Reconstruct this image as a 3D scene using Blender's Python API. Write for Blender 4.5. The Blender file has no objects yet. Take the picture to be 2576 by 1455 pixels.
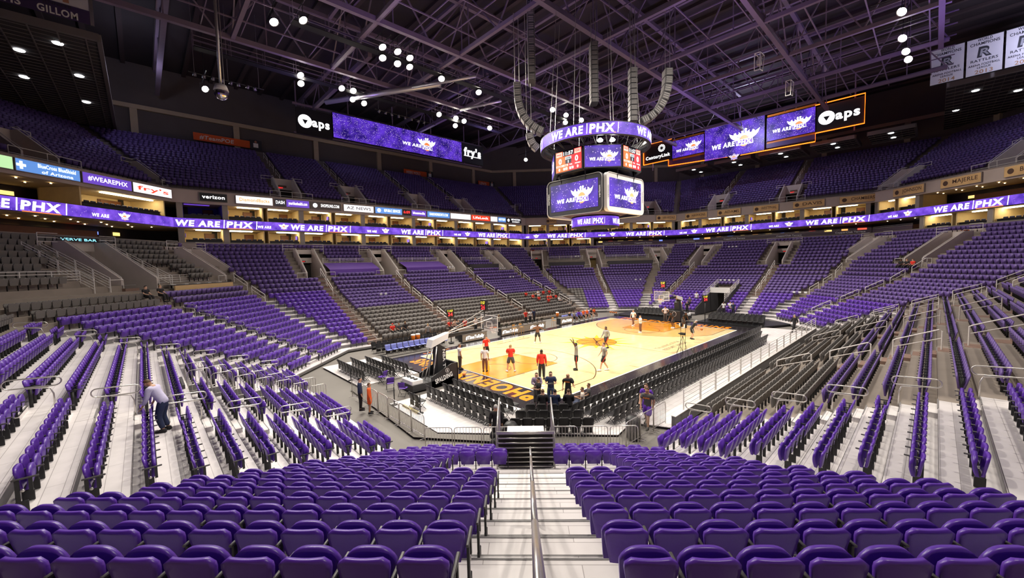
# Basketball arena seen from the corner of the lower bowl. Blender 4.5, everything procedural.
import bpy, math, random
import numpy as np
from mathutils import Vector, Matrix
random.seed(7)
S = 2 ** -.5
SC = bpy.context.scene
COL = SC.collection

# ------------------------------------------------------------------ camera, world, exposure
CP = np.array([-30.9952, -21.6489, 7.6364])
FPX = 994.03
def cam_axes(yaw, pitch, roll):
    cy, sy, cp, sp = math.cos(yaw), math.sin(yaw), math.cos(pitch), math.sin(pitch)
    f = np.array([cy * cp, sy * cp, sp]); r = np.array([sy, -cy, 0.]); u = np.cross(r, f)
    c, s = math.cos(roll), math.sin(roll)
    return c * r + s * u, -s * r + c * u, f
CR, CU, CF = cam_axes(math.radians(46.94026), math.radians(-3.70939), math.radians(-1.38365))
cd = bpy.data.cameras.new('camera'); cam = bpy.data.objects.new('camera', cd); COL.objects.link(cam)
cd.sensor_width = 36; cd.lens = FPX / 2576 * 36; cd.clip_start = .05; cd.clip_end = 600
Mc = Matrix.Identity(4)
for i in range(3):
    Mc[i][0], Mc[i][1], Mc[i][2], Mc[i][3] = CR[i], CU[i], -CF[i], CP[i]
cam.matrix_world = Mc
SC.camera = cam
wd = bpy.data.worlds.new('world'); SC.world = wd; wd.use_nodes = True
wd.node_tree.nodes['Background'].inputs[0].default_value = (.25, .2, .6, 1)
wd.node_tree.nodes['Background'].inputs[1].default_value = .02
SC.view_settings.view_transform = 'Standard'; SC.view_settings.look = 'None'
SC.view_settings.gamma = 1; SC.view_settings.use_curve_mapping = False
SC.view_settings.exposure = 0.0
SC.cycles.max_bounces = 6; SC.cycles.diffuse_bounces = 3; SC.cycles.glossy_bounces = 3
SC.cycles.sample_clamp_indirect = 6; SC.cycles.use_light_tree = True

def px(P):                                   # where a point falls in the 2576x1455 frame, and its depth
    P = np.asarray(P, float) - CP
    z = P @ CF
    zz = np.where(np.abs(z) < 1e-6, 1e-6, z)
    return 1288 + FPX * (P @ CR) / zz, 727.5 - FPX * (P @ CU) / zz, z

# ------------------------------------------------------------------ lights
FLOOD = .43
def lamp(kind, name, loc, energy, color, target=None, **kw):
    l = bpy.data.lights.new(name, kind); l.energy = energy; l.color = color
    for k, v in kw.items(): setattr(l, k, v)
    o = bpy.data.objects.new(name, l); COL.objects.link(o); o.location = loc
    if target is not None:
        o.rotation_euler = (Vector(target) - Vector(loc)).to_track_quat('-Z', 'Y').to_euler()
    return o
# flood lamps in the rafters: (x, y) on the catwalks at z = 29, those the photo shows and their twins over the near side
FLOODS = [(-21.3, 18.1), (-19.5, 16.2), (-16.8, 27), (-16.2, 29.1), (-24.2, 37.7), (-12.5, 15.8), (-11.6, 17.7), (-11, 15.6),
          (-9.5, 15.9), (-9.9, 17.8), (-8.6, 17.6), (-12.2, 27.4), (-10.9, 27.2), (-10, 29.7), (-8.4, 30), (-4.5, 17.7), (1, 17.8),
          (1.2, 27.1), (3.9, 26.8), (5.5, 27), (5.6, 29.4), (10.4, 26.9), (12.4, 15.6), (15.5, 15.7), (18.9, 15.5), (17.8, 17.7),
          (28.5, 36.9), (19.4, -19), (25.5, -18.8), (29.4, -18.9), (32, -19)]
# spot banks: each flood group's light, unseen near-side twins, and added banks over the stands
WARM = (1, .93, .82)
for i, (x, y, tx, ty, e) in enumerate([(-20.4, 17, -12, -4, 1), (-10.8, 16.6, -6, -2, 1.5), (-1.8, 17.7, 2, -2, 1), (15.6, 16, 9, -2, 1.4),
                        (-16.5, 28, -14, 6, .8), (-10.3, 28.4, -4, 8, 1), (4, 27.4, 4, 8, 1), (10.4, 26.9, 12, 8, .7), (26, -18.9, 14, 2, 1),
                        (0, -19, 0, 0, 1.2), (-14, -18, -12, 2, 1.2), (-24, -6, -26, -14, .9), (-28, 6, -24, 2, .9), (-20, -26, -20, -16, .9),
                        (4, -12, 6, -26, 1.0), (22, -8, 28, -24, 1.0), (18, 8, 36, 6, .9)]):  # these added banks, without fixtures, brighten the right and far stands
    lamp('SPOT', 'flood_and_fill_light', (x, y, 28.6), 26000 * e * FLOOD, WARM, (tx, ty, 0), spot_size=math.radians(105), spot_blend=.75, shadow_soft_size=.6)
# added tight spots, without fixtures of their own, that brighten the playing floor
for x, y, tx, ty in [(-12, 16.4, -9, 1), (-9, 17.8, -2, 0), (1, 17.8, 3, -1), (16, 16, 9, 0), (-16, -17, -9, -1), (2, -19, 2, 0), (20, -17, 10, 0)]:
    lamp('SPOT', 'court_boost_light', (x, y, 28.6), 41000 * FLOOD, WARM, (tx, ty, 0), spot_size=math.radians(38), spot_blend=.6, shadow_soft_size=.5)
# purple wash thrown up into the steelwork
for x, y in [(-14, 6), (6, -8), (6, 14), (24, 0), (24, -22), (-16, 30), (42, 4), (14, 32)]:
    lamp('SPOT', 'purple_wash_light', (x, y, 23.5), 1500 if x > 10 else 800, (.42, .28, 1), (x + 2, y + 1, 36), spot_size=math.radians(150), spot_blend=.6, shadow_soft_size=.4)
# added fill points, no fixture behind them, brightening the upper decks
for x, y, e in [(-2, 47, 200), (-30, 44, 500), (50, 2, 1900), (40, -30, 1500), (32, 36, 300), (56, 20, 500)]:
    lamp('POINT', 'house_fill_light', (x, y, 31), e, (.72, .74, 1), shadow_soft_size=.5)

# ------------------------------------------------------------------ materials
MATS = {}
def mat(name, col=(.5, .5, .5), rough=.6, metal=0., noise=0., scale=6., emit=0., ecol=None, spec=.5, coat=0., kind=None, bump=0.):
    if name in MATS: return MATS[name]
    m = bpy.data.materials.new(name); m.use_nodes = True
    nt = m.node_tree; b = nt.nodes['Principled BSDF']
    b.inputs['Base Color'].default_value = (*col, 1)
    b.inputs['Roughness'].default_value = rough; b.inputs['Metallic'].default_value = metal
    b.inputs['Specular IOR Level'].default_value = spec
    if coat: b.inputs['Coat Weight'].default_value = coat; b.inputs['Coat Roughness'].default_value = .12
    if emit:
        b.inputs['Emission Color'].default_value = (*(ecol or col), 1); b.inputs['Emission Strength'].default_value = emit
    if noise:
        tc = nt.nodes.new('ShaderNodeTexCoord')
        n = nt.nodes.new('ShaderNodeTexNoise'); n.inputs['Scale'].default_value = scale; n.inputs['Detail'].default_value = 4
        nt.links.new(tc.outputs['Object'], n.inputs['Vector'])
        mx = nt.nodes.new('ShaderNodeMix'); mx.data_type = 'RGBA'
        mx.inputs[6].default_value = (*[c * (1 - noise) for c in col], 1); mx.inputs[7].default_value = (*[min(1, c * (1 + noise)) for c in col], 1)
        nt.links.new(n.outputs['Fac'], mx.inputs[0]); nt.links.new(mx.outputs[2], b.inputs['Base Color'])
        if bump:
            bp = nt.nodes.new('ShaderNodeBump'); bp.inputs['Strength'].default_value = bump
            nt.links.new(n.outputs['Fac'], bp.inputs['Height']); nt.links.new(bp.outputs[0], b.inputs['Normal'])
    MATS[name] = m
    return m
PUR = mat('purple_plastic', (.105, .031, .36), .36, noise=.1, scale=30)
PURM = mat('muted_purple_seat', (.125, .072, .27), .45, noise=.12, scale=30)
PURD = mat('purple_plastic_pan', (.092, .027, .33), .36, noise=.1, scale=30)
CHAR = mat('charcoal_upholstery', (.165, .15, .14), .62, noise=.15, scale=25)
BLK = mat('black_plastic', (.018, .017, .018), .45, noise=.15, scale=20)
BLKM = mat('black_metal', (.014, .014, .015), .5, metal=.0, noise=.1, scale=15)
STEEL = mat('brushed_steel', (.62, .59, .56), .32, metal=.85, noise=.12, scale=12)
RAILP = mat('painted_rail', (.80, .76, .72), .4, noise=.08, scale=9)
DECK = mat('white_deck', (.84, .79, .78), .55, noise=.12, scale=1.7)
DECKE = mat('deck_edge', (.20, .19, .19), .6, noise=.2, scale=4)
CONC = mat('tan_concrete', (.27, .225, .19), .75, noise=.16, scale=1.3, bump=.05)
CONCR = mat('red_concrete', (.21, .13, .10), .8, noise=.2, scale=2)
WALLC = mat('grey_painted_wall', (.62, .55, .51), .7, noise=.08, scale=2)
DARK = mat('dark_wall', (.055, .05, .055), .85, noise=.2, scale=.8)
CARPET = mat('grey_carpet', (.17, .155, .14), .95, noise=.15, scale=14)
WHITE = mat('white_paint', (.8, .78, .76), .5, noise=.04, scale=6)
SKINM = {}

# plank deck: fine joints along the boards
def plank_mat(name, col, line, bw, rw, mort, rough=.5, rot=0., coat=0., var=.12):
    m = mat(name, col, rough, coat=coat)
    nt = m.node_tree; b = nt.nodes['Principled BSDF']
    tc = nt.nodes.new('ShaderNodeTexCoord'); mp = nt.nodes.new('ShaderNodeMapping'); mp.inputs['Rotation'].default_value[2] = rot
    br = nt.nodes.new('ShaderNodeTexBrick'); br.inputs['Scale'].default_value = 1
    br.inputs['Brick Width'].default_value = bw; br.inputs['Row Height'].default_value = rw; br.inputs['Mortar Size'].default_value = mort
    br.inputs['Color1'].default_value = (*[min(1, c * (1 + var)) for c in col], 1); br.inputs['Color2'].default_value = (*[c * (1 - var) for c in col], 1)
    br.inputs['Mortar'].default_value = (*line, 1)
    ns = nt.nodes.new('ShaderNodeTexNoise'); ns.inputs['Scale'].default_value = 1.5; ns.inputs['Detail'].default_value = 5
    mx = nt.nodes.new('ShaderNodeMix'); mx.data_type = 'RGBA'; mx.blend_type = 'MULTIPLY'; mx.inputs[0].default_value = .35
    nt.links.new(tc.outputs['Object'], mp.inputs[0]); nt.links.new(mp.outputs[0], br.inputs['Vector']); nt.links.new(tc.outputs['Object'], ns.inputs['Vector'])
    nt.links.new(br.outputs['Color'], mx.inputs[6]); nt.links.new(ns.outputs['Fac'], mx.inputs[7]); nt.links.new(mx.outputs[2], b.inputs['Base Color'])
    return m
MAPLE = plank_mat('maple_boards', (.96, .76, .36), (.62, .42, .2), 1.3, .075, .004, .22, coat=.6, var=.07)
MAPLE2 = plank_mat('stained_maple_boards', (.88, .52, .16), (.6, .34, .1), 1.3, .075, .004, .22, coat=.6, var=.07)
KEYP = plank_mat('orange_key_paint', (.86, .33, .006), (.7, .25, .005), 1.3, .075, .003, .2, coat=.6, var=.04)

def led_mat(name, base, hot, scale=1.2, strength=1.0, stars=True):
    """A lit LED picture: drifting purple light with bright specks, all of it emitted."""
    if name in MATS: return MATS[name]
    m = bpy.data.materials.new(name); m.use_nodes = True; nt = m.node_tree; b = nt.nodes['Principled BSDF']
    b.inputs['Base Color'].default_value = (.01, .01, .015, 1); b.inputs['Roughness'].default_value = .5
    tc = nt.nodes.new('ShaderNodeTexCoord'); n = nt.nodes.new('ShaderNodeTexNoise'); n.inputs['Scale'].default_value = scale; n.inputs['Detail'].default_value = 3
    cr = nt.nodes.new('ShaderNodeValToRGB'); cr.color_ramp.elements[0].position = .33; cr.color_ramp.elements[1].position = .68
    cr.color_ramp.elements[0].color = (*base, 1); cr.color_ramp.elements[1].color = (*hot, 1)
    nt.links.new(tc.outputs['Object'], n.inputs['Vector']); nt.links.new(n.outputs['Fac'], cr.inputs[0])
    out = cr.outputs[0]
    if stars:
        v = nt.nodes.new('ShaderNodeTexVoronoi'); v.inputs['Scale'].default_value = 5
        nt.links.new(tc.outputs['Object'], v.inputs['Vector'])
        lt = nt.nodes.new('ShaderNodeMath'); lt.operation = 'LESS_THAN'; lt.inputs[1].default_value = .12 if scale > 1 else .2
        nt.links.new(v.outputs['Distance'], lt.inputs[0])
        mx = nt.nodes.new('ShaderNodeMix'); mx.data_type = 'RGBA'; mx.inputs[7].default_value = (.8, .6, 1, 1)
        nt.links.new(lt.outputs[0], mx.inputs[0]); nt.links.new(out, mx.inputs[6]); out = mx.outputs[2]
    nt.links.new(out, b.inputs['Emission Color']); b.inputs['Emission Strength'].default_value = strength
    MATS[name] = m
    return m
LEDP = led_mat('led_purple', (.09, .028, .52), (.30, .12, .98), 1.1, 1.0)
LEDB = led_mat('led_purple_board', (.018, .006, .17), (.15, .05, .78), .55, 1.0)
EMW = mat('led_white', (.9, .9, .9), .5, emit=1.6, ecol=(1, 1, 1))
EMWW = mat('warm_tube', (.9, .9, .85), .5, emit=4.5, ecol=(1, .95, .78))
EMO = mat('led_orange', (.9, .3, .05), .5, emit=1.0, ecol=(1, .24, .03))
EMR = mat('led_red', (.9, .05, .05), .5, emit=1.6, ecol=(1, .03, .03))
EMY = mat('led_yellow', (.9, .8, .1), .5, emit=1.4, ecol=(1, .75, .05))
mat('emblem_orange', (.9, .4, .2), .5, emit=.95, ecol=(1, .26, .06))
EMV = mat('led_violet', (.2, .1, .8), .5, emit=.7, ecol=(.18, .07, .75))

# ------------------------------------------------------------------ mesh building
class MB:
    def __init__(s): s.v = []; s.f = []; s.m = []; s.mats = []; s.M = Matrix.Identity(4); s.smooth = []
    def mi(s, m):
        if m not in s.mats: s.mats.append(m)
        return s.mats.index(m)
    def add(s, vs, fs, m, smooth=False):
        b = len(s.v); k = s.mi(m)
        s.v += [tuple(s.M @ Vector(v)) for v in vs]
        s.f += [tuple(b + i for i in f) for f in fs]; s.m += [k] * len(fs); s.smooth += [smooth] * len(fs)
        return s
    def quad(s, a, b, c, d, m): return s.add([a, b, c, d], [(0, 1, 2, 3)], m)
    def box(s, c, d, m, rz=0., bev=0.):
        x, y, z = d[0] / 2, d[1] / 2, d[2] / 2
        if bev:
            e = min(bev, x * .9, y * .9, z * .9); vs = []; ids = {}
            for sx in (-1, 1):
                for sy in (-1, 1):
                    for sz in (-1, 1):
                        for k in range(3):
                            ids[(sx, sy, sz, k)] = len(vs)
                            vs.append((sx * (x if k == 0 else x - e), sy * (y if k == 1 else y - e), sz * (z if k == 2 else z - e)))
            fs = []
            for sx in (-1, 1): fs.append([ids[(sx, a, b, 0)] for a, b in ((-1, -1), (1, -1), (1, 1), (-1, 1))][::sx])
            for sy in (-1, 1): fs.append([ids[(a, sy, b, 1)] for a, b in ((-1, -1), (-1, 1), (1, 1), (1, -1))][::sy])
            for sz in (-1, 1): fs.append([ids[(a, b, sz, 2)] for a, b in ((-1, -1), (1, -1), (1, 1), (-1, 1))][::sz])
            for sx in (-1, 1):
                for sy in (-1, 1): fs.append([ids[(sx, sy, -1, 0)], ids[(sx, sy, 1, 0)], ids[(sx, sy, 1, 1)], ids[(sx, sy, -1, 1)]])
                for sz in (-1, 1): fs.append([ids[(sx, -1, sz, 0)], ids[(sx, 1, sz, 0)], ids[(sx, 1, sz, 2)], ids[(sx, -1, sz, 2)]])
            for sy in (-1, 1):
                for sz in (-1, 1): fs.append([ids[(-1, sy, sz, 1)], ids[(1, sy, sz, 1)], ids[(1, sy, sz, 2)], ids[(-1, sy, sz, 2)]])
            for sx in (-1, 1):
                for sy in (-1, 1):
                    for sz in (-1, 1): fs.append([ids[(sx, sy, sz, k)] for k in range(3)])
        else:
            vs = [(a * x, b_ * y, c_ * z) for a in (-1, 1) for b_ in (-1, 1) for c_ in (-1, 1)]
            fs = [(0, 1, 3, 2), (4, 6, 7, 5), (0, 4, 5, 1), (2, 3, 7, 6), (0, 2, 6, 4), (1, 5, 7, 3)]
        cr, sr = math.cos(rz), math.sin(rz)
        return s.add([(c[0] + v[0] * cr - v[1] * sr, c[1] + v[0] * sr + v[1] * cr, c[2] + v[2]) for v in vs], fs, m)
    def tube(s, pts, r, m, n=6, closed=False, cap=True):
        pts = [Vector(p) for p in pts]; N = len(pts); vs = []; up0 = None
        rr = r if isinstance(r, (list, tuple)) else [r] * N
        for i, p in enumerate(pts):
            a = pts[(i - 1) % N] if (closed or i > 0) else p; b = pts[(i + 1) % N] if (closed or i < N - 1) else p
            d = (b - a).normalized() if (b - a).length > 1e-9 else Vector((0, 0, 1))
            if up0 is None:
                up0 = Vector((0, 0, 1)) if abs(d.z) < .9 else Vector((1, 0, 0))
            u = (up0 - d * up0.dot(d))
            u = u.normalized() if u.length > 1e-6 else d.orthogonal().normalized()
            up0 = u; w = d.cross(u)
            for k in range(n):
                t = 2 * math.pi * (k + .5) / n
                vs.append(tuple(p + (u * math.cos(t) + w * math.sin(t)) * rr[i]))
        fs = []
        for i in range(N if closed else N - 1):
            j = (i + 1) % N
            for k in range(n): fs.append((i * n + k, i * n + (k + 1) % n, j * n + (k + 1) % n, j * n + k))
        if cap and not closed: fs += [tuple(range(n))[::-1], tuple((N - 1) * n + k for k in range(n))]
        return s.add(vs, fs, m, smooth=n > 6)
    def prism(s, poly, z0, z1, m):
        n = len(poly)
        vs = [(x, y, z0) for x, y in poly] + [(x, y, z1) for x, y in poly]
        fs = [tuple(range(n))[::-1], tuple(range(n, 2 * n))] + [(i, (i + 1) % n, n + (i + 1) % n, n + i) for i in range(n)]
        return s.add(vs, fs, m)
    def lathe(s, prof, m, n=16, c=(0, 0, 0)):
        vs = []; fs = []
        for r, z in prof:
            for k in range(n): vs.append((c[0] + r * math.cos(2 * math.pi * k / n), c[1] + r * math.sin(2 * math.pi * k / n), c[2] + z))
        for i in range(len(prof) - 1):
            for k in range(n): fs.append((i * n + k, i * n + (k + 1) % n, (i + 1) * n + (k + 1) % n, (i + 1) * n + k))
        return s.add(vs, fs, m, smooth=True)
    def text(s, txt, M, size, m, width=None, bold=0., shear=0., depth=.0):
        vs, fs, w = text_geo(txt, bold, shear)
        sx = (width / w) if width else size
        vv = [tuple(M @ Vector((x * sx, y * size, 0))) for x, y in vs]
        return s.add(vv, fs, m)
    def mesh(s, name):
        me = bpy.data.meshes.new(name)
        me.from_pydata(s.v, [], s.f)
        for m in s.mats: me.materials.append(m)
        if len(s.mats) > 1: me.polygons.foreach_set('material_index', s.m)
        if any(s.smooth): me.polygons.foreach_set('use_smooth', s.smooth)
        me.validate(); me.update()
        return me
    def build(s, name, parent=None, loc=None):
        o = bpy.data.objects.new(name, s.mesh(name)); COL.objects.link(o)
        if parent is not None: o.parent = parent
        if loc is not None: o.location = loc
        return o
_TG = {}
def text_geo(txt, bold=0., shear=0.):
    """Outlines of a word as flat faces, 1 unit high capitals, centred; a real mesh of the letters."""
    k = (txt, bold, shear)
    if k not in _TG:
        c = bpy.data.curves.new('t', 'FONT'); c.body = txt; c.size = 1.38; c.align_x = 'CENTER'; c.offset = bold; c.shear = shear; c.resolution_u = 3
        c.space_character = 1 + bold * 3
        o = bpy.data.objects.new('t', c); COL.objects.link(o)
        me = bpy.data.meshes.new_from_object(o)
        vs = [(v.co.x, v.co.y) for v in me.vertices]; fs = [tuple(p.vertices) for p in me.polygons]
        bpy.data.objects.remove(o); bpy.data.curves.remove(c); bpy.data.meshes.remove(me)
        xs = [v[0] for v in vs]; cx = (min(xs) + max(xs)) / 2
        vs = [(x - cx, y) for x, y in vs]
        _TG[k] = (vs, fs, max(xs) - min(xs))
    return _TG[k]
def thing(name, label, cat, loc=(0, 0, 0), rz=0., group=None):
    o = bpy.data.objects.new(name, None); COL.objects.link(o); o.location = loc; o.rotation_euler = (0, 0, rz)
    o.empty_display_size = .2
    return tag(o, label, cat, group)
def tag(o, label, cat, group=None, kind=None):
    o['label'] = label
    if cat: o['category'] = cat
    if group: o['group'] = group
    if kind: o['kind'] = kind
    return o
def struct(o, label=None):
    o['kind'] = 'structure'
    if label: o['label'] = label
    return o
def inst(name, mesh, parent=None, loc=(0, 0, 0), rz=0.):
    o = bpy.data.objects.new(name, mesh); COL.objects.link(o); o.parent = parent; o.location = loc; o.rotation_euler = (0, 0, rz)
    return o
def frame(loc, xdir, ydir):                  # matrix whose x, y run along the given directions
    x = Vector(xdir).normalized(); y = Vector(ydir).normalized(); z = x.cross(y)
    M = Matrix.Identity(4)
    for i in range(3): M[i][0], M[i][1], M[i][2], M[i][3] = x[i], y[i], z[i], loc[i]
    return M
ORD = ['zeroth', 'first', 'second', 'third', 'fourth', 'fifth', 'sixth', 'seventh', 'eighth', 'ninth', 'tenth', 'eleventh', 'twelfth', 'thirteenth', 'fourteenth',
       'fifteenth', 'sixteenth', 'seventeenth', 'eighteenth', 'nineteenth', 'twentieth']
TENS = ['', '', 'twenty', 'thirty', 'forty', 'fifty', 'sixty', 'seventy']
def nth(i):
    if i <= 20: return ORD[i]
    t, u = divmod(i, 10)
    return TENS[t] + '-' + ORD[u] if u else TENS[t][:-1] + 'ieth'

def merged(name, geos, T, mats, remap=None):
    """Many copies of small geometries in one mesh. geos: [(verts Nx3, faces, mat index)], T: arrays pos (m,3), rot (m), scale; remap: per copy, the index that replaces material 0."""
    pos, rot, sc = T
    m = len(pos); V = []
    c, s = np.cos(rot)[:, None], np.sin(rot)[:, None]
    lo = []; ls = []; mi = []; vb = 0; lb = 0
    for vs, fs, k in geos:
        vs = np.asarray(vs, float); n = len(vs)
        X = vs[None, :, 0] * sc[:, None]; Y = vs[None, :, 1] * sc[:, None]; Z = vs[None, :, 2] * sc[:, None]
        P = np.stack([X * c - Y * s + pos[:, 0:1], X * s + Y * c + pos[:, 1:2], Z + pos[:, 2:3]], -1).reshape(-1, 3)
        V.append(P)
        fl = np.concatenate([np.asarray(f) for f in fs]); cnt = np.array([len(f) for f in fs]); st = np.concatenate([[0], np.cumsum(cnt)[:-1]])
        lo.append((fl[None, :] + (np.arange(m) * n)[:, None] + vb).ravel())
        ls.append((st[None, :] + (np.arange(m) * len(fl))[:, None] + lb).ravel())
        mi.append(np.full(m * len(fs), k) if (k or remap is None) else np.repeat(remap, len(fs))); vb += n * m; lb += len(fl) * m
    V = np.concatenate(V); lo = np.concatenate(lo); ls = np.concatenate(ls); mi = np.concatenate(mi)
    me = bpy.data.meshes.new(name)
    me.vertices.add(len(V)); me.vertices.foreach_set('co', V.ravel().astype(np.float32))
    me.loops.add(len(lo)); me.loops.foreach_set('vertex_index', lo.astype(np.int32))
    me.polygons.add(len(ls)); me.polygons.foreach_set('loop_start', ls.astype(np.int32))
    me.polygons.foreach_set('material_index', mi.astype(np.int32))
    for q in mats: me.materials.append(q)
    me.update(calc_edges=True)
    o = bpy.data.objects.new(name, me); COL.objects.link(o)
    return o
# ------------------------------------------------------------------ bowl geometry
SIDE_ORDER = ['E', 'F', 'T', 'L', 'W', 'N', 'B', 'R']            # compass order round the court, counter-clockwise
ANG = {k: math.pi / 4 * i for i, k in enumerate(SIDE_ORDER)}
KIND = {'E': 'E', 'W': 'E', 'T': 'T', 'B': 'T', 'F': 'C', 'L': 'C', 'N': 'C', 'R': 'C'}
SAYS = {'E': 'far end stand', 'F': 'far corner stand', 'T': 'scorer-side stand', 'L': 'left corner stand', 'W': 'left end stand',
        'N': 'near corner stand', 'B': 'right sideline stand', 'R': 'right corner stand'}
def nrm(s): a = ANG[s]; return math.cos(a), math.sin(a)
def off(kind, j):                                                # distance of row j from the court's centre lines
    if kind == 'T': return 14.0 + .83 * j
    if kind == 'E': return 23.6 + .83 * j if j <= 14 else 35.22 + 1.03 * (j - 14)
    return 22.37 + .82 * j if j <= 14 else 33.85 + .87 * (j - 14)
def zrow(j): return -.09 + .314 * j if j <= 14 else 4.306 + .47 * (j - 14)
def pt(s, d, t, z=0.):
    nx, ny = nrm(s); return (nx * d - ny * t, ny * d + nx * t, z)
def trange(s, ds):                                               # ds: dict kind -> distance; tangential limits at the mitres
    i = SIDE_ORDER.index(s); d = ds[KIND[s]]; dp = ds[KIND[SIDE_ORDER[i - 1]]]; dn = ds[KIND[SIDE_ORDER[(i + 1) % 8]]]
    return -(dp - d * S) / S, (dn - d * S) / S
def dists(j, o=0.): return {k: off(k, j) + o for k in 'TEC'}
WALL = {'T': 37., 'E': 50., 'C': 46.}
UP0 = {'T': 37.9, 'E': 50.9, 'C': 46.9}
def updist(j): return {k: UP0[k] + .6 + .86 * j for k in UP0}
def upz(j): return 16.95 + .49 * j
NUP = 20
AISLES = {'T': [15.1, 5.6, -6.6, -16.8], 'L': [7.2], 'W': [4.2, -8.5], 'N': [-6.57], 'B': [-13.5, -3.5, 6.6, 16.8], 'R': [7.2], 'E': [6.8, -5.1], 'F': [-6.8]}
PORTALS = {'T': [15.6, 6.0, -5.6, -15.8], 'F': [4.2, -6.8, -19.5], 'E': [7.0, -4.8], 'R': [20, 9.5], 'L': [6.2, -4.0], 'N': [], 'W': [], 'B': []}
def pw(s, t): return 1.45 if (s, t) == ('L', 6.2) else 1.05       # half width of a walkway portal
UAISLES = {'T': [15.4, 6.2, -5.3, -15.1], 'L': [3.9], 'E': [8.2, -3.8], 'F': [-6.5], 'R': [10.4]}
UPORT = {'T': [15.4, 6.2, -5.3, -15.1], 'L': [3.9, -9.5], 'E': [8.2, -3.8], 'F': [-21.0, 9.8], 'R': [25.0, 10.4]}
JP0, JP1 = 19, 25                                                # rows a portal cuts through
def cut(t0, t1, holes):                                          # [t0, t1] minus the holes (centre, half width)
    segs = [(t0, t1)]
    for c, h in holes:
        nx = []
        for a, b in segs:
            if c + h <= a or c - h >= b: nx.append((a, b)); continue
            if c - h > a: nx.append((a, c - h))
            if c + h < b: nx.append((c + h, b))
        segs = nx
    return [q for q in segs if q[1] - q[0] > .05]
def is_deck(s, j, t):                                            # portable white decking, the rest is cast concrete
    if s in 'LWN': return j <= 14
    if s == 'T': return j <= 14 and t > 15.1
    if s == 'B': return j <= 14 and t < -13.1
    return j <= 7
DECKS = {s: plank_mat('white_deck_planks_%d' % (i % 4), (.84, .79, .785), (.46, .42, .42), 2.4, .27, .006, .5, rot=-(ANG[s] + math.pi / 2), var=.04) for i, s in enumerate(SIDE_ORDER)}
DECKP = DECKS['T']
TUNNEL = (-1.0, 1.35)                                            # t and half width of the players' tunnel in the far end stand
for s in SIDE_ORDER:
    deck, conc = MB(), MB()
    for j in range(1, 27):
        a, b = dists(j, -.45), dists(j + 1, -.45)
        if j == 26: b = {k: WALL[k] + .3 for k in WALL}
        z = zrow(j); zp = zrow(j - 1) if j > 1 else 0.
        ta, tb = trange(s, a), trange(s, b)
        holes = [(c, pw(s, c)) for c in PORTALS[s]] if JP0 <= j < JP1 else []
        if s == 'E' and j <= 9: holes = holes + [(TUNNEL[0], TUNNEL[1])]
        if s == 'W' and j <= 7: holes = holes + [(-1.9, .95)]
        if s == 'T': cuts = cut(*tb, holes)
        marks = [15.1] if s == 'T' else ([-13.1] if s == 'B' else [])
        lo, hi = min(ta[0], tb[0]), max(ta[1], tb[1])
        for (p, q) in cut(lo, hi, holes):
            pcs = [(p, q)]
            for mk in marks:
                if p < mk < q: pcs = [(p, mk), (mk, q)]
            for (p1, q1) in pcs:
                tgt, m, me_ = (deck, DECKS[s], DECKE) if is_deck(s, j, (p1 + q1) / 2) else (conc, CONC, CONC)
                da, db = a[KIND[s]], b[KIND[s]]
                pa, qa = max(p1, ta[0]) if p1 <= ta[0] + 1e-6 else p1, q1
                # ends that lie on the mitre follow it, the others stay square
                A0 = ta[0] if p1 <= lo + 1e-6 else p1; B0 = tb[0] if p1 <= lo + 1e-6 else p1
                A1 = ta[1] if q1 >= hi - 1e-6 else q1; B1 = tb[1] if q1 >= hi - 1e-6 else q1
                tgt.quad(pt(s, da, A0, z), pt(s, db, B0, z), pt(s, db, B1, z), pt(s, da, A1, z), m)
                tgt.quad(pt(s, da, A0, zp), pt(s, da, A0, z), pt(s, da, A1, z), pt(s, da, A1, zp), me_)  # dark deck risers carry the shadow under the white edges in their colour
                if tgt is deck:                                  # bright nosing along the deck edge
                    tgt.quad(pt(s, da - .01, A0, z - .05), pt(s, da - .01, A0, z + .004), pt(s, da - .01, A1, z + .004), pt(s, da - .01, A1, z - .05), DECK)
    if deck.v: struct(deck.build('retractable_risers'), 'white decked risers of the ' + SAYS[s])
    if conc.v: struct(conc.build('concrete_tiers'), 'concrete tiers of the ' + SAYS[s])

# stairs: a half step on each row, in every aisle
def stair_geo(mb, s, t, j0, j1, hw=.55, up=False):
    for j in range(j0, j1):
        if up: z0, z1, d = upz(j), upz(j + 1), updist(j + 1)[KIND[s]] - .47
        else: z0, z1, d = zrow(j), zrow(j + 1), off(KIND[s], j + 1) - .45
        m = (DECKS[s] if is_deck(s, j, t) else CONCR) if not up else CONCR
        h = (z1 - z0) / 2
        M = frame(pt(s, d, t, 0), (*nrm(s), 0), (-nrm(s)[1], nrm(s)[0], 0))
        mb.M = M
        mb.box((-.14, 0, z0 + h / 2), (.28, hw * 2, h), m)
        mb.box((-.265, 0, z0 + h - .012), (.03, hw * 2, .03), DECKE)
        if m is CONCR: mb.box((.32, 0, z1 + .004), (.6, hw * 2, .008), m)
        mb.box((.0, 0, z1 - .006), (.03, hw * 2, .03), DECKE)
    mb.M = Matrix.Identity(4)
for s in SIDE_ORDER:
    for t in AISLES[s]:
        top = JP0 if any(abs(t - c) < 3 for c in PORTALS[s]) else 26
        mb = MB(); stair_geo(mb, s, t, 1, top, .95 if s == 'N' else .55)
        struct(mb.build('aisle_stairs'), 'stair aisle through the ' + SAYS[s])

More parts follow.
